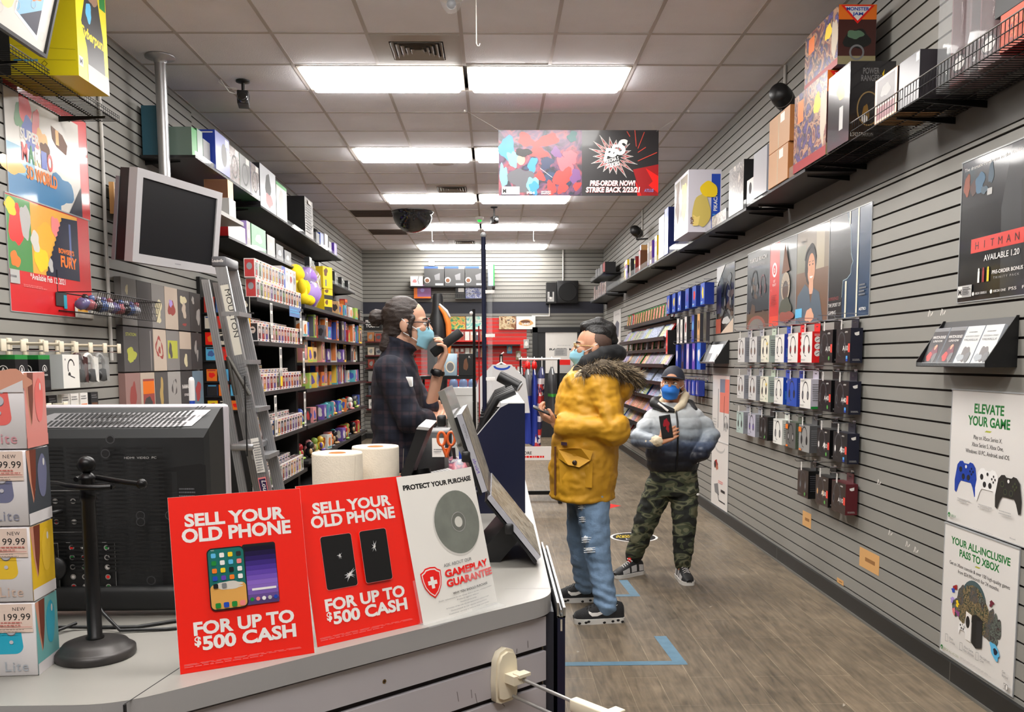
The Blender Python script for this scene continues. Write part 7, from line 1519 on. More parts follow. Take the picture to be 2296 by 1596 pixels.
# ================================================================ REGISTER SIDE OF THE COUNTER
t = thing('divider_rack','navy sloping side panel of a rack on the counter','counter rack',(0,2.8,1.0004)); pr_ = [(-.062,0),(.097,0),(.097,.353),(.045,.353),(.018,.34),(-.062,.245)]
b = MB(); b.frame((0,0,0),(1,0,0),(0,0,1)); b.prism(pr_,-.018,0,NAVY); b.build('side_panel',t)
e = M('panel_edge_white',(206,206,206),.3); b = MB(); b.frame((0,0,.0),(1,0,0),(0,0,1)); b.line([(-.062,.245),(.018,.34),(.045,.3535),(.097,.3535)],.003,e); b.world(); b.box(.02,.097,.018,.9,.34,.353,e); b.build('edge_trim',t)
for k in range(5): b = MB(); b.box(-.05,.09,.16 + .16 * k,.17 + .16 * k,.0,.30,BLKPL); b.tube([(-.07,.165 + .16 * k,.18),(-.03,.165 + .16 * k,.29),(.01,.165 + .16 * k,.36),(.07,.165 + .16 * k,.385)],.012,BLKPL,8); b.build('divider',t)
b = MB(); b.box(-.06,.09,.02,.95,0,.02,BLKPL); b.build('tray',t)
t = thing('desk_lamp','small black cylinder scanner lamp on top of the counter rack','lamp',(.05,3.4,1.354)); b = MB(); b.rod((-.03,0,.075),(.045,-.02,.035),.022,BLKPL,16); b.rod((.045,-.02,.035),(.05,-.021,.032),.019,GREYPL,14); b.build('head',t); b = MB(); b.rod((.0,0,0),(0,0,.06),.008,BLKMT); b.build('stem',t)
t = thing('shield_post','tall black post holding a clear counter shield','post',(-.036,3.3,1.0004)); b = MB(); b.rod((0,0,0),(0,0,.94),.0085,NAVY,12); b.ball((0,0,.945),.011,GREYPL,10,8); b.build('pole',t); b = MB(); b.lathe([(.03,0),(.03,.008),(.01,.014)],BLKMT,18); b.build('foot',t)
for z in (.26,.42,.58,.74): b = MB(); b.box(.006,.04,-.008,.008,z - .006,z + .006,WHITE); b.rod((.03,-.012,z),(.03,.012,z),.007,WHITE); b.build('clamp',t)
b = MB(); b.box(.012,.03,.0,.9,.10,.92,CLEAR); tag(b.build('clear_shield',None,(-.036,3.3,1.0004)),'clear acrylic counter shield beside its tall black post','shield')
t = thing('shield_post','shorter black post left of the tall one on the counter','post',(-.098,4.4,1.0004)); b = MB(); b.rod((0,0,0),(0,0,.74),.007,BLKMT,10); b.ball((-.012,0,.72),.01,WHITE,8,6); b.build('pole',t); b = MB(); b.lathe([(.028,0),(.028,.008),(.009,.012)],BLKMT,18); b.build('foot',t)
for i,x in enumerate((-.075,-.055)): b = MB(); b.rod((0,0,0),(0,0,.66),.0035,[DRED,PALEINK][i],6); tag(b.build('thin_rod',None,(x,4.45,1.0004)),'thin %s rod standing between the two black posts' % ('dark red','pale')[i],'rod')
t = thing('white_shirt','white shirt on a hanger showing above the counter rack','clothing',(.05,6.2,0)); b = MB(); V = [(-.16,.0,1.36),(-.06,0,1.46),(.07,0,1.46),(.17,0,1.36),(.2,0,1.12),(.13,0,1.12),(.13,0,.8),(-.15,0,.8),(-.15,0,1.2),(-.2,0,1.2)]; b.frame((0,0,0),(1,0,0),(0,0,1)); b.prism([(v[0],v[2]) for v in V],-.05,.0,M('white_cloth',(206,206,208),.8)); b.ring(.005,1.45,.06,.015,BLUE,20,.03,PI,2 * PI); b.build('body',t); b = MB(); b.tube([(-.12,.02,1.4),(0,.02,1.475),(.13,.02,1.4)],.006,WHITE,6); b.tube([(0,.02,1.475),(0,.02,1.53),(.02,.02,1.545)],.005,WHITE,6); b.build('hanger',t)
t2 = thing('garment_stand','thin black stand carrying the white shirt','stand',(.05,6.26,0)); b = MB(); b.rod((0,0,.02),(0,0,1.53),.012,BLKMT); b.rod((0,-.06,1.525),(0,.02,1.525),.008,BLKMT); b.build('pole',t2); b = MB(); b.lathe([(.16,0),(.16,.015),(.02,.025)],BLKMT,24); b.build('base',t2)
# tiered acrylic display leaning on its easel
t = thing('acrylic_display','two-tier clear and silver catalogue display on a black easel','display stand',(0,2.05,1.0004)); sv = M('display_silver',(206,206,216),.25,metal=.3); ac = M('acrylic_page',(150,148,140),.12,alpha=.75)
def slab(nm,x0,z0,x1,z1,th,y0,y1,m,m2=None):
    d = Vector((x1 - x0,0,z1 - z0)).normalized(); n = Vector((d.z,0,-d.x)) * th; b = MB()
    c = [(x0,z0),(x1,z1),(x1 + n.x,z1 + n.z),(x0 + n.x,z0 + n.z)]; V = [(x,y0,z) for x,z in c] + [(x,y1,z) for x,z in c]
    b.add(V,[(0,1,2,3),(7,6,5,4),(0,4,5,1),(1,5,6,2),(3,2,6,7),(0,3,7,4)],m)
    if m2: b.add([(x + n.x * .06,y0 + q,z + n.z * .06) for (x,z),q in zip([c[3],c[2],c[2],c[3]],(.008,.008,y1 - y0 - .01,y1 - y0 - .01))],[(0,1,2,3)],m2)
    b.build(nm,t)
pg_ = ART('catalogue_page',[(120,116,108),(176,170,156),(90,84,70),(190,186,176)],22)
slab('upper_panel',-.030,.180,-.088,.362,.013,0,.42,sv,pg_); slab('lower_panel',.098,.018,-.018,.166,.012,0,.42,sv,pg_); slab('upper_back',-.036,.172,-.094,.355,.006,.004,.42,BLKPL); slab('lower_back',.094,.010,-.024,.158,.006,.004,.42,BLKPL); slab('clear_panel',-.085,.285,-.132,.415,.016,.02,.42,ac); slab('clear_panel',-.05,.21,-.09,.29,.012,.02,.42,ac); slab('easel_board',.094,-.0,-.056,.232,.006,.03,.40,M('easel_grey',(90,90,92),.3,metal=.5)); slab('easel_leg',-.055,.0,.03,.10,.05,.06,.32,BLKPL)
for x,z in ((-.066,.266),(.034,.094),(-.122,.35)): b = MB(); b.bbox(x - .011,x + .009,-.006,.02,z - .014,z + .012,BLKPL,.003,1); b.build('clip',t)
b = MB(); b.frame((-.026,-.0005,.178),Vector((-.058,0,.182)),Vector((.182,0,.058))); b.text('GAMESTOP',.135,.002,.005,GREYINK,.035); b.text('Nirds',.05,.0,.007,PURP,.035); b.build('lettering',t)
# register: monitor, terminal, keyboard, scissors, pen tub
t = thing('touch_monitor','black touch monitor with a pale top edge, seen from the side','monitor',(-.20,2.2,1.0004)); b = MB(); b.frame((0,0,0),(1,0,0),(0,0,1)); b.prism([(-.045,.18),(-.02,.18),(.034,.315),(.006,.318)],-.26,0,BLKPL); b.build('screen',t); b = MB(); b.frame((0,-.0,0),(1,0,0),(0,0,1)); b.prism([(.005,.3185),(.035,.3155),(.04,.322),(.01,.326)],-.26,0.002,PALEINK); b.build('top_edge',t); b = MB(); b.prism([(-.05,0),(.06,0),(.06,.2),(-.05,.2)],0,.02,BLKPL); b.tube([(.0,.1,.02),(.02,.1,.1),(.0,.12,.2)],.03,BLKPL,12); b.build('foot',t)
stand_box('card_terminal','black terminal box with a white sticker behind the monitor','terminal',-.24,-.14,2.75,1.0004,1.27,BLKPL,None,.15,lambda b,w,h: (b.rect(w * .45,h * .7,w * .85,h * .92,PAPER),b.rect(0,h * .985,w,h,GREYPL),b.small(w * .5,h * .8,w * .3,h * .05,2,GREYINK,2)))
t = thing('keyboard','pale grey keyboard tilted beside the terminal','keyboard',(-.135,2.32,1.16)); t.rotation_euler = (R(14),0,R(62)); b = MB(); b.bbox(-.1,.1,-.055,.055,0,.018,GREYPL,.004,1); b.build('base',t); b = MB()
for i in range(11):
    for j in range(4): b.box(-.09 + i * .0165,-.077 + i * .0165,-.045 + j * .024,-.025 + j * .024,.018,.024,PALEINK)
b.build('key',t)
stand_box('document_tray','dark tray carrying the tilted keyboard','tray',-.235,-.045,2.24,1.0004,1.135,INK,None,.16)
t = thing('pen_tub','white printed tub of pens and markers at the register','pen tub',(-.105,2.62,1.0004)); b = MB(); b.lathe([(.035,0),(.04,.2),(.036,.2),(.034,.01)],ART('tub_print',[(220,214,206),(60,60,90),(200,110,120),(230,226,220)],30),22,cap=False); b.build('tub',t)
for i,c in enumerate((ORA,INK,BLUE,PURP,WHITE)): b = MB(); b.rod((0,0,0),(.012 * (i - 2),.008 * (i % 3 - 1),.15),.005,c,8); tag(b.build('pen',None,(-.12 + .009 * i,2.62 + .01 * (i % 2),1.08)),'%s pen standing in the printed tub' % c.name.split('_')[0],'pen','pens in the tub')
t = thing('scissors','orange-handled scissors standing in the printed pen tub','scissors',(-.142,2.595,1.12)); b = MB()
for s in (-1,1): b.tube([(s * .014 + .011 * math.cos(a),0,.14 + .02 * math.sin(a)) for a in [k * PI / 8 for k in range(16)]],.0042,M('scissor_orange',(226,104,50),.4),8,True,True); b.tube([(s * .012,0,.12),(0,0,.085)],.0042,M('scissor_orange',(226,104,50),.4),8)
b.build('handle',t); b = MB(); b.box(-.006,.0,-.001,.001,-.02,.09,CHROME); b.box(.0,.006,.001,.002,-.02,.09,CHROME); b.build('blade',t)
b = MB(); b.ball((0,0,.03),(.035,.05,.03),M('mouse_grey',(96,98,104),.4),16,10); b.ball((.02,.02,.06),(.03,.035,.025),M('mouse_grey',(96,98,104),.4),14,8); tag(b.build('barcode_scanner',None,(-.29,2.35,1.0)),'grey hand scanner lying left of the monitor','scanner')

# ================================================================ MARKS ON THE FLOOR
tp_ = M('blue_floor_tape',(92,128,150),.6,var=.1,vscale=20)
def tapeL(lab,x0,x1,y,ylen,wd=.055):
    b = MB(); b.frame((0,0,.0012),(1,0,0),(0,1,0)); b.lift = 0; b.rect(0,0,x1 - x0,wd,tp_,0); b.poly([(x1 - x0 - wd * 1.2,wd),(x1 - x0,0),(x1 - x0 - .02,ylen),(x1 - x0 - .02 - wd * 1.2,ylen)],tp_,.0002)
    tag(b.build('floor_tape',None,(x0,y,0)),lab,'tape')
tapeL('blue floor tape corner nearest the camera',.2,.94,4.19,.45); tapeL('blue floor tape corner under the boy and the man',.2,.915,5.45,.42,.05)
b = MB(); b.frame((0,0,.001),(1,0,0),(0,1,0)); b.lift = 0; b.disc(0,0,.2,.2,WHITE); b.disc(0,0,.18,.18,BLACK); b.text('THANK YOU',0,.05,.04,YEL,.28,'c',.02); b.text('PLEASE WAIT',0,-.02,.05,YEL,.3,'c',.03); b.text('HERE',0,-.1,.04,WHITE,.16,'c',.02); tag(b.build('floor_sticker',None,(1.17,7.32,0)),'round black and white floor sticker with yellow lettering','sticker')
b = MB(); b.frame((0,0,.001),(1,0,0),(0,1,0)); b.lift = 0; b.poly([(0,0),(0,.4),(-.35,.4),(-.35,0)],RED); b.poly([(0,0),(.16,.18),(0,.4)],RED); tag(b.build('floor_arrow',None,(1.13,8.75,0)),'red floor arrow behind the man in the parka','arrow')
rd = random.Random(8); lt = M('litter_pale',(170,160,146),.8)
for i,(x,y) in enumerate(((1.55,3.55),(1.5,3.66),(.62,6.6),(1.72,6.0),(1.3,5.2),(.42,4.4),(1.35,7.9))): b = MB(); b.frame((0,0,.0015),(1,0,0),(0,1,0)); b.lift = 0; b.blob(0,0,.012,.006,lt,i,j=.5,rot=i); tag(b.build('paper_scrap',None,(x,y,0)),'%s scrap of pale paper litter on the dark floor' % ORD[i],'litter','paper scraps on the floor')
# bare patches where the slatwall is torn or taped
for i,(y,z,ln,hh) in enumerate(((5.93,.36,.16,.1),(4.98,.30,.26,.11),(5.3,.12,.1,.03),(5.25,.60,.12,.05))): b = MB(); b.frame((0,0,0),(0,-1,0),(0,0,1)); b.box(0,ln,0,hh,-.002,.0012,TAN); b.rect(ln * .3,hh * .4,ln * .8,hh * .6,M('torn_shadow',(150,104,56),.7),.0014); tag(b.build('torn_patch',None,(XR,y,z)),'%s bare tan patch from the far end low on the right slatwall' % ORD[i],'patch','bare patches on the right slatwall')
for i,(y,z) in enumerate(((4.28,1.69),(4.16,1.69),(4.78,.8),(4.62,.55),(4.42,.53),(4.33,.52))): b = MB(); b.frame((0,0,.0),(0,-1,0),(0,0,1)); b.line([(0,0),(.012,.03)],.006,PAPER); b.line([(.02,.0),(.018,.028)],.004,PAPER); b.line([(.03,.004),(.045,.02)],.006,PAPER); tag(b.build('tape_remnant',None,(XR - .0006,y,z)),'white tape remnant on the right slatwall, %s spot' % ORD[i],'tape','tape remnants on the right slatwall')

# ================================================================ PEOPLE
def org(b,name,mat,parent,vox,sm=4,disp=None):
    """fuses the overlapping volumes into one continuous skin"""
    o = b.build(name); m = o.modifiers.new('r','REMESH'); m.mode = 'VOXEL'; m.voxel_size = vox
    s = o.modifiers.new('s','SMOOTH'); s.iterations = sm; s.factor = .5
    me = bpy.data.meshes.new_from_object(o.evaluated_get(bpy.context.evaluated_depsgraph_get()))
    o.modifiers.clear(); o.data = me; me.materials.clear(); me.materials.append(mat); me.name = name
    me.polygons.foreach_set('use_smooth',[True] * len(me.polygons)); me.polygons.foreach_set('material_index',[0] * len(me.polygons))
    if disp:
        q = [(v,v.normal.copy(),disp(v.co)) for v in me.vertices]
        for v,n,k in q: v.co += n * k
    o.parent = parent; return o
def chain(b,pts,rs,m=WHITE,n=14):
    b.tube(pts,rs,m,n)
    for p,r in zip(pts,rs): b.ball(p,r,m,n,8)
def loft(b,secs,m=WHITE,n=28):
    V,F = [],[]; k = len(secs)
    for x,y,z,rx,ry in secs: V += [(x + rx * math.cos(2 * PI * j / n),y + ry * math.sin(2 * PI * j / n),z) for j in range(n)]
    for i in range(k - 1): F += [(i * n + j,i * n + (j + 1) % n,(i + 1) * n + (j + 1) % n,(i + 1) * n + j) for j in range(n)]
    F += [tuple(range(n - 1,-1,-1)),tuple(range((k - 1) * n,k * n))]; b.add(V,F,m)
def head(b,m=WHITE):
    b.ball((0,.012,.03),(.076,.096,.093),m,24,16); b.ball((0,-.028,-.04),(.060,.062,.078),m,20,14); b.ball((0,-.062,-.092),(.028,.022,.022),m); b.ball((0,-.055,.018),(.06,.036,.03),m)
    chain(b,[(0,-.088,.014),(0,-.104,-.02)],[.008,.0125],m,10); b.ball((0,-.088,-.055),(.024,.014,.012),m)
    for s in (-1,1): b.ball((s * .076,.012,-.005),(.011,.022,.032),m); b.ball((s * .042,-.062,-.018),(.022,.026,.024),m); b.ball((s * .013,-.094,-.026),.008,m)
def hand(b,W,d,p,t,k=1.0,curl=(.5,.9,.6),spread=.021,m=WHITE):
    W,d,p = Vector(W),Vector(d).normalized(),Vector(p); p = (p - d * p.dot(d)).normalized(); t = Vector(t); t = (t - d * t.dot(d) - p * t.dot(p)).normalized()
    for i,L in enumerate((.92,1.0,.95,.76)):
        o = (1.5 - i) * spread * k; base = W + d * (.086 - .004 * abs(i - 1)) * k + t * o; chain(b,[W + t * o * .5,base],[.0165 * k,.0115 * k],m,10); q = base; a = 0; P = [q]
        for s_,c in zip((.043,.028,.022),curl): a += c; q = q + (d * math.cos(a) + p * math.sin(a)) * s_ * L * k; P.append(q)
        chain(b,P,[.0105 * k,.0092 * k,.0084 * k,.007 * k],m,10)
    q = W + d * .028 * k + t * .026 * k; P = [W + d * .01 * k,q,q + (t * .75 + d * .55 + p * .3).normalized() * .038 * k]; P.append(P[-1] + (t * .1 + d * .8 + p * .55).normalized() * .03 * k); chain(b,P,[.016 * k,.0135 * k,.0105 * k,.0085 * k],m,10)
def hmat(c,yaw,pitch=0,roll=0,s=1.0): return Matrix.Translation(c) @ Matrix.Rotation(yaw,4,'Z') @ Matrix.Rotation(pitch,4,'X') @ Matrix.Rotation(roll,4,'Y') @ Matrix.Scale(s,4)
def face(t,X,mask,brow,look=0.0,glasses=None):
    ew,pu = M('eye_white',(232,226,222),.25),M('eye_dark',(34,22,18),.2)
    for s in (-1,1):
        b = MB(); b.X = X; c = Vector((s * .031,-.0765,.006)); b.ball(c,(.016,.012,.0115),ew,14,10); b.ball(c + Vector((look * .5,-.0085,.002)),(.0065,.0045,.0065),pu,10,8); b.build('eye',t)
        b = MB(); b.X = X; b.tube([(s * .014,-.089,.026),(s * .032,-.088,.032),(s * .052,-.072,.026)],[.003,.0036,.002],brow,8); b.build('eyebrow',t)
    b = MB(); b.X = X; n,k = 24,12; V,F = [],[]
    for j in range(k + 1):
        f = j / k
        for i in range(n + 1):
            a = -1.25 + 2.5 * i / n; cc = math.cos(a); r = .071 + .004 * math.sin(PI * f); z = -.008 - .108 * f - .012 * (1 - cc) * (1 - f) + .03 * (1 - cc) * f
            y = -.022 - cc * (.078 + .022 * math.sin(PI * min(1,f * 1.3)) * cc - .030 * max(0,f - .55)) + .0016 * math.sin(f * 22); V.append((r * math.sin(a) * (1 - .22 * f),y,z))
    for j in range(k): F += [(j * (n + 1) + i,(j + 1) * (n + 1) + i,(j + 1) * (n + 1) + i + 1,j * (n + 1) + i + 1) for i in range(n)]
    b.add(V,F,mask,True); mo = b.build('face_mask',t); md = mo.modifiers.new('thick','SOLIDIFY'); md.thickness = .0025
    loop = M('mask_loop',(232,234,236),.6)
    for s in (-1,1): b = MB(); b.X = X; b.tube([(s * .066,-.046,-.022),(s * .079,-.01,.0),(s * .084,.022,.026)],.0022,loop,6); b.tube([(s * .054,-.05,-.078),(s * .076,-.01,-.05),(s * .083,.016,-.036)],.0022,loop,6); b.build('ear_loop',mo)
    b = MB(); b.X = X; b.tube([V[i] for i in range(0,n + 1,2)],.0022,loop,6); b.build('mask_edge',mo)
    if glasses:
        b = MB(); b.X = X
        for s in (-1,1): b.tube([(s * .034 + .025 * math.cos(a),-.099 + .004 * abs(math.cos(a)),.004 + .021 * math.sin(a)) for a in [q * PI / 10 for q in range(20)]],.0024,glasses,6,True,True); b.tube([(s * .059,-.094,.01),(s * .078,-.05,.012),(s * .083,.02,.008)],.0022,glasses,6)
        b.tube([(-.01,-.101,.008),(0,-.104,.011),(.01,-.101,.008)],.0022,glasses,6); b.build('glasses',t)
def shoe(t,X,up,sole,acc=None,swoosh=None,lace=WHITE,spots=False):
    """toe toward -Y, heel at +Y, 0.29 long"""
    S = [(-.15,.022,.02),(-.135,.040,.04),(-.10,.048,.055),(-.05,.049,.075),(0,.043,.10),(.05,.037,.105),(.10,.037,.10),(.13,.033,.09),(.14,.02,.07)]
    hw = lambda y: next((a[1] + (c[1] - a[1]) * (y - a[0]) / (c[0] - a[0]) for a,c in zip(S,S[1:]) if a[0] <= y <= c[0]),.02)
    ht = lambda y: next((a[2] + (c[2] - a[2]) * (y - a[0]) / (c[0] - a[0]) for a,c in zip(S,S[1:]) if a[0] <= y <= c[0]),.05)
    b = MB(); b.X = X; V,F = [],[]; n = 14
    for y,w,h in S: V += [(w * math.cos(PI * j / n),y,.022 + h * math.sin(PI * j / n) ** .7) for j in range(n + 1)]
    for i in range(len(S) - 1): F += [(i * (n + 1) + j,i * (n + 1) + j + 1,(i + 1) * (n + 1) + j + 1,(i + 1) * (n + 1) + j) for j in range(n)]
    F += [tuple(range(n + 1)),tuple(range(len(V) - n - 1,len(V)))[::-1]]; b.add(V,F,up,True); sh = b.build('shoe',t)
    b = MB(); b.X = X; ol = [(hw(y) + .006,y) for y,_,_ in S] + [(-hw(y) - .006,y) for y,_,_ in S[::-1]]; b.prism(ol,0,.03,sole,True); b.build('sole',sh)
    if spots:
        b = MB(); b.X = X
        for i,y in enumerate((-.12,-.085,-.07,.02,.07,.10,.125)): 
            for s in (-1,1): b.ball((s * (hw(y) + .004),y,.008 + .005 * (i % 3)),(.005,.011,.008),BLACK,8,6)
        b.build('sole_marking',sh)
    if acc:
        b = MB(); b.X = X
        for y0,y1,z0,z1 in ((-.10,-.03,.03,.05),(-.01,.05,0,0),(.075,.125,0,0)):
            for s in (-1,1): b.add([(s * (hw(y) * math.cos(f * 1.1) + .0018),y,.024 + ht(y) * math.sin(f * 1.1) ** .7) for y in (y0,(y0 + y1) / 2,y1) for f in (.05,.25,.5)],[(0,1,4,3),(1,2,5,4),(3,4,7,6),(4,5,8,7)],acc,True)
        b.build('overlay',sh); b = MB(); b.X = X; b.bbox(-.018,.018,-.005,.012,.11,.15,RED,.004,1); b.build('tongue_tab',sh)
    if swoosh:
        b = MB(); b.X = X; T = [(-.07,.082,.001),(-.068,.068,.006),(-.05,.056,.010),(-.02,.056,.010),(.02,.068,.0075),(.06,.085,.0045),(.1,.104,.001)]
        for s in (-1,1):
            P = []
            for y,z,q in T:
                for e in (-q,q): f = max(0.0,min(1,(z + e - .022) / ht(y))) ** (1 / .7); P.append((s * (hw(y) * math.sqrt(max(0,1 - f * f)) + .0022),y,z + e))
            b.add(P,[(2 * i,2 * i + 1,2 * i + 3,2 * i + 2) for i in range(6)],swoosh)
        b.build('swoosh',sh)
    b = MB(); b.X = X
    for i in range(5): y = -.075 + .02 * i; z = .024 + ht(y) + .001; b.tube([(-.024,y,z - .008),(0,y + .006,z + .002),(.024,y,z - .008)],.0026,lace,6)
    b.tube([(-.03,.012,.125),(-.012,-.01,.14),(0,.002,.128),(.012,-.012,.14),(.03,.01,.122)],.0026,lace,6); b.build('lace',sh)
wr = lambda a,s=9,q=0: (lambda c: a * noise.noise(Vector((c.x * s,c.y * s,c.z * s * 1.6 + q))) + a * .6 * noise.noise(Vector((c.x * s * 2.3,c.y * s * 2.3,c.z * s * 3 + q))))
mk = M('mask_light_blue',(150,206,226),.6,var=.03); mk2 = M('mask_strong_blue',(40,120,214),.6,var=.04)
hairb = M('hair_dark_brown',(44,30,24),.5,var=.25,vscale=60,bump=.4,bscale=160,stretch=(1,1,3)); hairk = M('hair_black',(20,18,18),.42,var=.2,vscale=70,bump=.4,bscale=160)
# ---- the clerk behind the counter
t = thing('person','clerk with tied-back dark hair, blue mask and dark plaid shirt, holding a black handset','person',(-.46,4.22,0)); B = Matrix.Translation((.46,-4.22,0)); sk = M('skin_fair',(214,164,138),.5,var=.05)
HX = B @ hmat((-.402,4.2,1.655),PI / 2,0)
b = MB(); b.X = HX; head(b); b.X = B; chain(b,[(-.435,4.2,1.60),(-.45,4.2,1.47)],[.058,.062]); loft(b,[(-.465,4.2,1.0,.09,.13),(-.46,4.2,1.25,.095,.15),(-.46,4.2,1.46,.07,.14)])
for s in (-1,1): chain(b,[(-.465,4.2 + s * .085,1.0),(-.45,4.2 + s * .09,.5),(-.47,4.2 + s * .095,.09)],[.08,.055,.04])
chain(b,[(-.46,4.36,1.44),(-.315,4.27,1.235),(-.262,4.21,1.45)],[.045,.042,.028]); hand(b,(-.262,4.21,1.455),(.4,-.1,.9),(-.85,-.25,.45),(.2,.9,.1),1.02,(.55,.9,.55)); chain(b,[(-.475,4.05,1.43),(-.38,4.01,1.22),(-.30,4.17,1.21)],[.045,.04,.03]); hand(b,(-.30,4.17,1.21),(.3,.9,.1),(.1,-.1,1),(.9,-.2,0),1.0,(.6,.6,.4))
org(b,'body',sk,t,.0042,3)
pl_ = bpy.data.materials.new('navy_plaid_flannel'); pl_.use_nodes = True; MATS['navy_plaid_flannel'] = pl_
def plaid():
    nt = pl_.node_tree; bs = nt.nodes['Principled BSDF']; bs.inputs['Roughness'].default_value = .85; tc = nt.nodes.new('ShaderNodeTexCoord'); cur = None
    for ax,sc_,c,k in (('X',15,(60,42,48),.5),('Z',14,(60,42,48),.5),('X',31,(14,16,30),.6),('Z',29,(14,16,30),.6)):
        wv = nt.nodes.new('ShaderNodeTexWave'); wv.bands_direction = ax; wv.inputs['Scale'].default_value = sc_ / 3.2; wv.inputs['Distortion'].default_value = .8; nt.links.new(tc.outputs['Object'],wv.inputs['Vector'])
        mr = nt.nodes.new('ShaderNodeMapRange'); mr.inputs[1].default_value = .8; mr.inputs[2].default_value = .95; mr.inputs[4].default_value = k; nt.links.new(wv.outputs['Fac'],mr.inputs[0])
        mx = nt.nodes.new('ShaderNodeMix'); mx.data_type = 'RGBA'; mx.inputs[7].default_value = lin(c); nt.links.new(mr.outputs[0],mx.inputs[0])
        if cur is None: mx.inputs[6].default_value = lin((20,23,40))
        else: nt.links.new(cur,mx.inputs[6])
        cur = mx.outputs[2]
    nt.links.new(cur,bs.inputs['Base Color'])
plaid()
b = MB(); b.X = B; loft(b,[(-.465,4.2,.975,.118,.165),(-.465,4.2,1.1,.117,.17),(-.458,4.2,1.25,.122,.18),(-.462,4.2,1.38,.118,.19),(-.465,4.2,1.47,.1,.165),(-.458,4.2,1.52,.074,.095),(-.447,4.2,1.575,.066,.074)]); b.tube([(-.437 + .064 * math.cos(a),4.2 + .07 * math.sin(a),1.575 - .03 * math.cos(a)) for a in [q * PI / 10 for q in range(20)]],.016,WHITE,8,True,True)
chain(b,[(-.475,4.045,1.44),(-.385,4.0,1.225),(-.325,4.12,1.215)],[.075,.065,.055]); chain(b,[(-.46,4.365,1.44),(-.335,4.29,1.235),(-.318,4.275,1.27)],[.072,.062,.055]); org(b,'shirt',pl_,t,.009,4,wr(.008))
b = MB(); b.X = B; chain(b,[(-.462,4.2,.985),(-.465,4.2,.9)],[.125,.125])
for s in (-1,1): chain(b,[(-.465,4.2 + s * .085,.9),(-.45,4.2 + s * .09,.5),(-.47,4.2 + s * .095,.13)],[.1,.075,.06])
org(b,'trousers',M('black_denim',(24,24,28),.8),t,.012,3)
for s in (-1,1): shoe(t,B @ hmat((-.44,4.2 + s * .095,0),PI / 2),BLKPL,WHITE)
b = MB(); b.X = HX; b.ball((0,.028,.042),(.083,.098,.096),hairb,24,16); b.ball((0,.06,-.02),(.066,.062,.075),hairb); chain(b,[(0,.085,.02),(0,.125,.035)],[.04,.02]); b.ball((0,.15,.035),(.036,.036,.038),hairb,16,10,.3,3); chain(b,[(-.02,.09,-.05),(-.03,.105,-.10),(-.03,.10,-.135)],[.035,.032,.018])
for s in (-1,1): chain(b,[(s * .078,-.03,.035),(s * .08,-.012,-.02),(s * .074,-.018,-.055)],[.012,.012,.006])
org(b,'hair',hairb,t,.005,3,lambda c: .004 * noise.noise(Vector((c.x * 30,c.y * 30,c.z * 90))))
face(t,HX,mk,hairb,0,M('glasses_dark',(34,26,30),.25))
b = MB(); b.X = B @ hmat((-.268,4.213,1.432),0,0,.25); b.lathe([(.032,-.011),(.035,0),(.032,.011)],BLACK,20,cap=False); b.bbox(-.02,.02,-.046,-.03,-.017,.017,BLACK,.004,1); b.build('watch',t)
b = MB(); b.X = B @ Matrix.Translation((-.358,4.05,1.395)) @ Matrix.Rotation(-.55,4,'Z'); b.frame if 0 else b.bbox(-.028,.028,-.062,-.056,-.022,.022,WHITE,.003,1); b.build('name_badge',t)
b = MB(); b.bbox(-.085,.085,-.014,.014,-.022,.022,BLKPL,.006); ph = b.build('handset',None,(-.222,4.185,1.572),rot=(0,R(-37),R(-6))); tag(ph,'black handset held up by the clerk to his mask','handset')
# ---- the man in the yellow parka
t = thing('person','man in a mustard yellow parka with fur-trimmed hood, blue mask and ripped jeans','person',(.56,5.14,0)); B = Matrix.Translation((-.56,-5.14,0)); sk2 = M('skin_olive',(196,142,112),.5,var=.05); HX = B @ hmat((.565,5.13,1.555),-PI / 2,R(-4),0,1.03)
b = MB(); b.X = HX; head(b); b.X = B; chain(b,[(.59,5.13,1.5),(.58,5.13,1.36)],[.066,.075]); loft(b,[(.54,5.13,.75,.12,.15),(.55,5.13,1.1,.13,.17),(.57,5.13,1.4,.09,.16)])
for x,y,z2,y2,z3,y3 in ((.55,5.03,.585,4.97,.625,4.92),(.53,5.23,.51,5.28,.55,5.36)): chain(b,[(x,y,.8),(z2,y2,.4),(z3,y3,.09)],[.085,.06,.042])
chain(b,[(.6,4.95,1.34),(.655,4.9,1.11),(.35,4.985,1.13)],[.05,.045,.03]); hand(b,(.36,4.985,1.13),(-.85,.1,.42),(.35,.35,.85),(-.1,-.9,.3),1.05,(.5,.8,.6)); chain(b,[(.6,5.31,1.34),(.655,5.36,1.11),(.38,5.2,1.13)],[.05,.045,.03]); hand(b,(.38,5.2,1.13),(-.9,-.1,.3),(0,-.3,.9),(0,.9,.2))
org(b,'body',sk2,t,.0042,3)
mu = M('mustard_shell',(204,150,34),.55,var=.06,vscale=9,bump=.12,bscale=40)
b = MB(); b.X = B; loft(b,[(.512,5.13,.685,.186,.235),(.518,5.13,.85,.2,.245),(.53,5.13,1.0,.196,.24),(.545,5.13,1.12,.2,.245),(.556,5.13,1.28,.198,.25),(.566,5.13,1.39,.165,.225),(.575,5.13,1.45,.115,.15),(.58,5.13,1.49,.085,.1)])
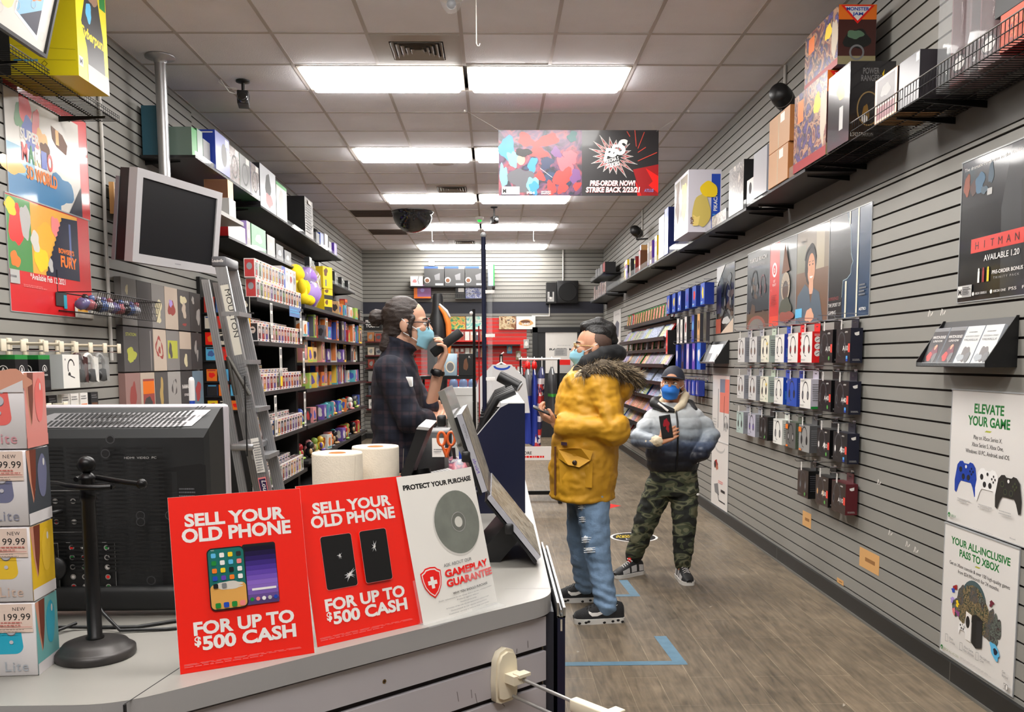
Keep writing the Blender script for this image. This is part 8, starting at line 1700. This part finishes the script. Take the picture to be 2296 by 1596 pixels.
chain(b,[(.6,4.94,1.335),(.66,4.875,1.105),(.40,4.975,1.125)],[.103,.1,.075]); chain(b,[(.6,5.32,1.335),(.66,5.38,1.105),(.42,5.22,1.13)],[.103,.1,.075]); b.ball((.74,5.13,1.35),(.075,.17,.11),WHITE); b.ball((.435,5.04,1.36),(.03,.09,.06),WHITE); b.tube([(.512 + .18 * math.cos(a),5.13 + .228 * math.sin(a),.70) for a in [q * PI / 12 for q in range(24)]],.016,WHITE,8,True,True)
pk_ = org(b,'parka',mu,t,.0085,4,lambda c: wr(.008,9)(c) + .004 * noise.noise(Vector((c.x * 30,c.y * 22,c.z * 42))))
side = lambda x,z: 5.13 - (.252) * math.sqrt(max(.02,1 - ((x - .53) / .205) ** 2)) - .006
def patch(nm,pts,m,off=.006):
    b = MB(); b.X = B; V = [(x,side(x,z) - off,z) for x,z in pts]; b.add(V + [(x,y + .012,z) for x,y,z in V],[tuple(range(len(V)))[::-1]] + [(i,(i + 1) % len(V),len(V) + (i + 1) % len(V),len(V) + i) for i in range(len(V))],m,False); b.build(nm,pk_)
patch('pocket_flap',[(.36,.985),(.42,1.0),(.48,1.0),(.545,.985),(.53,.935),(.47,.895),(.41,.905),(.36,.935)],mu,.012); patch('pocket',[(.365,.93),(.545,.93),(.54,.78),(.37,.775)],mu,.004); patch('brand_tab',[(.375,1.03),(.405,1.03),(.405,1.012),(.375,1.012)],M('tab_violet',(62,40,58),.5),.012)
b = MB(); b.X = B; b.ball((.445,side(.445,.92) - .013,.92),(.014,.006,.014),M('button_brown',(52,36,26),.3),14,8); b.build('button',pk_)
b = MB(); b.X = B; b.tube([(.345,5.0,z) for z in (.72,.85,1.0)],.006,BROWN,6); b.build('front_seam',pk_)
ck = M('black_jersey',(24,25,28),.8); b = MB(); b.X = B; P = [(.475,5.07,1.42),(.52,5.01,1.475),(.62,4.995,1.515),(.70,5.07,1.525),(.72,5.13,1.525),(.70,5.2,1.525),(.62,5.265,1.515),(.52,5.25,1.475),(.475,5.19,1.42)]; chain(b,P,[.03,.045,.052,.052,.05,.052,.052,.045,.03]); chain(b,[(.60,5.13,1.5),(.6,5.13,1.42)],[.09,.1]); org(b,'inner_hood',ck,t,.008,3,wr(.007,12))
b = MB(); b.X = B; chain(b,[(.45,5.02,1.36),(.485,4.975,1.405),(.56,4.955,1.44)],[.022,.028,.026]); chain(b,[(.45,5.24,1.36),(.485,5.285,1.405),(.56,5.305,1.44)],[.022,.028,.026]); org(b,'fleece_collar',M('shearling',(226,208,172),.95,bump=.6,bscale=150),pk_,.006,2,lambda c: .004 * noise.noise(c * 60))
b = MB(); b.X = B; rd = random.Random(2); fur = [M('fur_umber',(86,74,58),.8),M('fur_sand',(150,132,104),.8),M('fur_dark',(48,42,36),.8)]; C = [(.50,4.95,1.415),(.60,4.90,1.45),(.71,4.93,1.43),(.79,5.02,1.39),(.815,5.13,1.37),(.79,5.24,1.39),(.70,5.33,1.43),(.58,5.35,1.45)]; b.tube(C,[.03,.045,.05,.05,.05,.05,.045,.03],fur[0],10)
for i in range(3600):
    f = rd.random() * (len(C) - 1.001); k = int(f); p = Vector(C[k]).lerp(Vector(C[k + 1]),f - k); d = Vector((rd.gauss(0,1),rd.gauss(0,1),rd.gauss(0,1))).normalized(); p = p + d * .036; d = (d + Vector((.5,-.15,-.25)) + Vector((rd.gauss(0,.3),rd.gauss(0,.3),rd.gauss(0,.3)))).normalized(); L = rd.uniform(.03,.065); s = d.orthogonal().normalized() * .0022; b.add([p - s,p + s,p + d * L * .6 + s * .5 + Vector((0,0,-.004)),p + d * L + Vector((0,0,-.012)),p + d * L * .6 - s * .5 + Vector((0,0,-.004))],[(0,1,2,3,4)],fur[rd.choice((0,0,1,1,2))])
b.build('fur_trim',pk_)
jn = M('washed_denim',(122,150,182),.8,var=.22,vscale=7,bump=.2,bscale=90); jn2 = M('rip_thread',(214,218,222),.9,bump=.4,bscale=120)
b = MB(); b.X = B; loft(b,[(.54,5.13,.66,.12,.19),(.54,5.13,.86,.13,.2)]); chain(b,[(.55,5.03,.76),(.568,4.99,.58),(.585,4.965,.40),(.612,4.94,.22),(.632,4.925,.10)],[.108,.092,.076,.068,.066]); chain(b,[(.53,5.23,.76),(.52,5.26,.58),(.51,5.285,.40),(.535,5.33,.22),(.552,5.355,.10)],[.102,.088,.072,.064,.062]); org(b,'jeans',jn,t,.0075,3,lambda c: wr(.008,11)(c) + .007 * math.sin(c.z * 120 + c.x * 40) * max(0,1 - abs(c.z - .13) / .16) * .6)
for i,(x,y,z,w_,h_) in enumerate(((.485,4.935,.665,.016,.035),(.495,4.93,.59,.02,.028),(.51,4.915,.475,.022,.034),(.525,4.90,.42,.026,.02))): b = MB(); b.X = B; b.ball((x + .01,y + .012,z),(w_,.016,h_ * .7),jn2,12,8,.5,i); [b.rod((x - w_,y - .006,z + q * .012),(x + w_ + .012,y - .01,z + q * .012 + .004),.0022,jn2,5) for q in (-1,0,1)]; b.build('rip',t)
shk = M('knit_black',(30,30,32),.75,bump=.3,bscale=200); sol = M('sole_white',(228,226,222),.5)
shoe(t,B @ hmat((.592,4.92,0),-PI / 2 + .06),shk,sol,None,WHITE,BLACK,True); shoe(t,B @ hmat((.515,5.365,0),-PI / 2),shk,sol,None,WHITE,BLACK,True)
b = MB(); b.X = HX; b.ball((0,.03,.078),(.066,.088,.062),hairk,24,14); chain(b,[(0,-.045,.118),(0,.03,.14),(0,.09,.115),(0,.115,.05)],[.03,.038,.04,.03]); org(b,'hair',hairk,t,.0045,2,lambda c: .005 * noise.noise(Vector((c.x * 25,c.y * 90,c.z * 40))))
b = MB(); b.X = HX; b.ball((0,.026,.034),(.0775,.088,.088),WHITE,24,16); org(b,'faded_sides',M('stubble',(86,64,54),.7,var=.15,vscale=80),t,.005,2)
b = MB(); b.X = HX; b.ball((0,-.03,-.058),(.0625,.056,.062),WHITE); [chain(b,[(s * .07,-.008,-.02),(s * .06,-.02,-.07)],[.012,.014]) for s in (-1,1)]; org(b,'beard',M('beard_dark',(62,46,40),.7,bump=.4,bscale=200),t,.005,2)
face(t,HX,mk,hairk,0,M('glasses_gold',(196,160,110),.25,metal=.8))
b = MB(); b.bbox(-.08,.08,-.036,.036,-.005,.005,BLKPL,.004); tag(b.build('phone',None,(.292,4.99,1.196),rot=(R(8),R(24),0)),'black phone held out by the man in the yellow parka','phone')
# ---- the boy
t = thing('person','boy in a navy cap, bright blue mask, grey-to-black puffer jacket and camouflage trousers','person',(1.21,5.93,0)); B = Matrix.Translation((-1.21,-5.93,0)); sk3 = M('skin_warm',(198,140,106),.5,var=.05); HX = B @ hmat((1.195,5.92,1.318),R(-20),R(-8),R(5),.93)
b = MB(); b.X = HX; head(b); b.X = B; chain(b,[(1.205,5.94,1.26),(1.21,5.95,1.15)],[.052,.058]); loft(b,[(1.215,5.95,.7,.12,.09),(1.215,5.95,1.0,.13,.1),(1.215,5.95,1.15,.11,.08)])
for P in ([(1.14,5.97,.66),(1.03,5.99,.36),(.955,6.03,.08)],[(1.29,5.95,.66),(1.285,5.9,.36),(1.27,5.86,.08)]): chain(b,P,[.075,.05,.036])
chain(b,[(1.07,5.95,1.11),(.96,5.87,.965),(1.075,5.72,.962)],[.04,.038,.026]); hand(b,(1.075,5.715,.962),(.82,-.12,.5),(.25,.95,-.1),(-.45,-.1,.85),.92,(.25,.5,.35),.023); chain(b,[(1.36,5.95,1.11),(1.45,5.94,.98),(1.37,5.87,.88)],[.04,.036,.03]); hand(b,(1.36,5.87,.88),(-.8,.3,-.4),(0,1,0),(.6,0,.7),.9,(.2,.3,.2))
org(b,'body',sk3,t,.004,3)
pj = bpy.data.materials.new('ombre_nylon'); pj.use_nodes = True; MATS['ombre_nylon'] = pj
def ombre():
    nt = pj.node_tree; bs = nt.nodes['Principled BSDF']; bs.inputs['Roughness'].default_value = .45; tc = nt.nodes.new('ShaderNodeTexCoord'); sp = nt.nodes.new('ShaderNodeSeparateXYZ'); nt.links.new(tc.outputs['Object'],sp.inputs[0]); n = nt.nodes.new('ShaderNodeTexNoise'); n.inputs['Scale'].default_value = 45; nt.links.new(tc.outputs['Object'],n.inputs['Vector'])
    ad = nt.nodes.new('ShaderNodeMath'); ad.operation = 'MULTIPLY_ADD'; ad.inputs[1].default_value = .05; nt.links.new(n.outputs['Fac'],ad.inputs[0]); nt.links.new(sp.outputs['Z'],ad.inputs[2]); mr = nt.nodes.new('ShaderNodeMapRange'); mr.inputs[1].default_value = .78; mr.inputs[2].default_value = 1.2; nt.links.new(ad.outputs[0],mr.inputs[0]); rp = nt.nodes.new('ShaderNodeValToRGB'); e = rp.color_ramp.elements; e[0].position = 0; e[0].color = lin((16,17,22)); e[1].position = .9; e[1].color = lin((196,201,204))
    for q,c in ((.28,(26,30,46)),(.42,(74,86,110)),(.55,(146,156,166))): x = e.new(q); x.color = lin(c)
    nt.links.new(mr.outputs[0],rp.inputs[0]); nt.links.new(rp.outputs[0],bs.inputs['Base Color'])
ombre()
b = MB(); b.X = B; loft(b,[(1.21,5.95,.735,.165,.125),(1.212,5.95,.80,.18,.145),(1.215,5.95,.92,.195,.152),(1.215,5.95,1.03,.2,.148),(1.215,5.95,1.1,.19,.13),(1.215,5.95,1.16,.14,.1),(1.212,5.95,1.20,.1,.085)])
chain(b,[(1.085,5.945,1.095),(1.01,5.91,1.02),(.965,5.865,.965),(1.035,5.765,.952)],[.068,.064,.062,.05]); chain(b,[(1.35,5.945,1.095),(1.425,5.945,1.03),(1.46,5.93,.975),(1.38,5.835,.87),(1.34,5.85,.84)],[.068,.066,.066,.056,.05])
jk = org(b,'jacket',pj,t,.0075,3,lambda c: .008 * (abs(math.sin(PI * (c.z - .73 + .02 * noise.noise(c * 5)) / .075)) - .6) + wr(.003,18)(c))
b = MB(); b.X = B; b.tube([(1.207,5.802,.75),(1.208,5.785,.86),(1.208,5.782,.98),(1.208,5.795,1.08),(1.206,5.835,1.15)],.006,BLACK,8); b.build('zip',jk); b = MB(); b.X = B; b.tube([(1.335,5.822,.86),(1.352,5.83,.80)],.006,WHITE,6); b.build('pocket_edge',jk)
b = MB(); b.X = B; chain(b,[(1.19,5.84,1.15),(1.12,5.855,1.17),(1.075,5.92,1.195),(1.10,6.02,1.2),(1.22,6.06,1.2),(1.33,6.0,1.18),(1.345,5.92,1.15)],[.016,.026,.034,.04,.045,.04,.026]); org(b,'jacket_hood',M('hood_black',(26,27,30),.6),jk,.007,3); b = MB(); b.X = B; b.tube([(1.09,5.86,1.2),(1.12,5.835,1.175),(1.15,5.825,1.15)],.008,WHITE,6); b.build('hood_stripe',jk)
cm = M('cream_fleece',(222,208,180),.9,bump=.3,bscale=100); b = MB(); b.X = B; chain(b,[(1.195,5.845,1.15),(1.25,5.865,1.19),(1.285,5.93,1.245),(1.275,5.99,1.27),(1.2,6.02,1.25),(1.135,5.98,1.2)],[.018,.028,.032,.034,.034,.026]); org(b,'hoodie',cm,t,.006,3); b = MB(); b.X = B; chain(b,[(1.02,5.775,.95),(1.073,5.725,.962)],[.044,.036]); org(b,'cuff',cm,t,.006,2,wr(.004,30))
cam_ = ART('camouflage',[(26,28,24),(26,28,24),(66,72,52),(104,104,80),(52,56,42),(26,28,24)],7,rough=.85,stretch=(1,1,2.2),dist=.9,detail=1.0); cam_.node_tree.nodes['Color Ramp'].color_ramp.interpolation = 'CONSTANT'
b = MB(); b.X = B; loft(b,[(1.215,5.95,.57,.14,.11),(1.215,5.95,.66,.168,.125),(1.213,5.95,.78,.16,.12)]); chain(b,[(1.135,5.965,.64),(1.08,5.98,.50),(1.03,5.99,.36),(.985,6.015,.2),(.96,6.03,.12)],[.103,.09,.078,.068,.055]); chain(b,[(1.29,5.95,.64),(1.29,5.925,.50),(1.285,5.90,.36),(1.275,5.875,.2),(1.27,5.865,.12)],[.103,.092,.08,.07,.057]); tr = org(b,'trousers',cam_,t,.0075,3,wr(.009,12)); b = MB(); b.X = B; b.ball((1.365,5.855,.585),(.011,.004,.009),WHITE,8,6); b.build('emblem',tr)
ua,ub = M('runner_grey',(206,204,204),.6),M('runner_black',(34,34,36),.6); shoe(t,B @ hmat((.925,5.99,0),R(-58),0,0,.86),ub,sol,ua); shoe(t,B @ hmat((1.272,5.83,0),R(4),0,0,.86),ub,sol,ua)
b = MB(); b.X = HX; b.ball((0,.035,.012),(.079,.085,.082),WHITE,22,14); org(b,'hair',hairk,t,.006,2)
cp = M('cap_navy',(36,40,54),.7,bump=.1,bscale=120); b = MB(); b.X = HX; b.lathe([(.084 * math.cos(a),.045 + .098 * math.sin(a)) for a in [q * PI / 20 for q in range(10)]] + [(.001,.143)],cp,28,(0,.008,0)); cpo = b.build('cap',t)
b = MB(); b.X = HX; N = 16; V = []
for dz in (0,.005):
    for k in (0,1):
        for i in range(N + 1): a = PI * i / N; q = math.sin(a); V.append((.084 * math.cos(a) * (1 - .04 * k),.01 - .086 * q - k * .09 * q ** .6,.05 - k * .016 * q + dz - .008 * (1 - q)))
m_ = N + 1; F = [(i,i + 1,m_ + i + 1,m_ + i) for i in range(N)] + [(2 * m_ + i,3 * m_ + i,3 * m_ + i + 1,2 * m_ + i + 1) for i in range(N)] + [(m_ + i,m_ + i + 1,3 * m_ + i + 1,3 * m_ + i) for i in range(N)]
b.add(V,F,cp,True); b.build('brim',cpo)
face(t,HX,mk2,hairk,-.012)
b = MB(); b.bbox(-.037,.037,-.005,.005,-.076,.076,BLKPL,.004); b.frame((-.037,-.0052,-.076),(1,0,0),(0,0,1)); b.rect(.004,.006,.07,.146,BLACK); b.blob(.04,.10,.017,.03,M('phone_red_art',(150,20,36),.3),3,j=.4); b.blob(.045,.065,.012,.02,DRED,6,j=.4); tag(b.build('phone',None,(1.115,5.705,1.055),rot=(R(-6),R(-8),0)),'black phone showing a red picture, held up by the boy','phone')
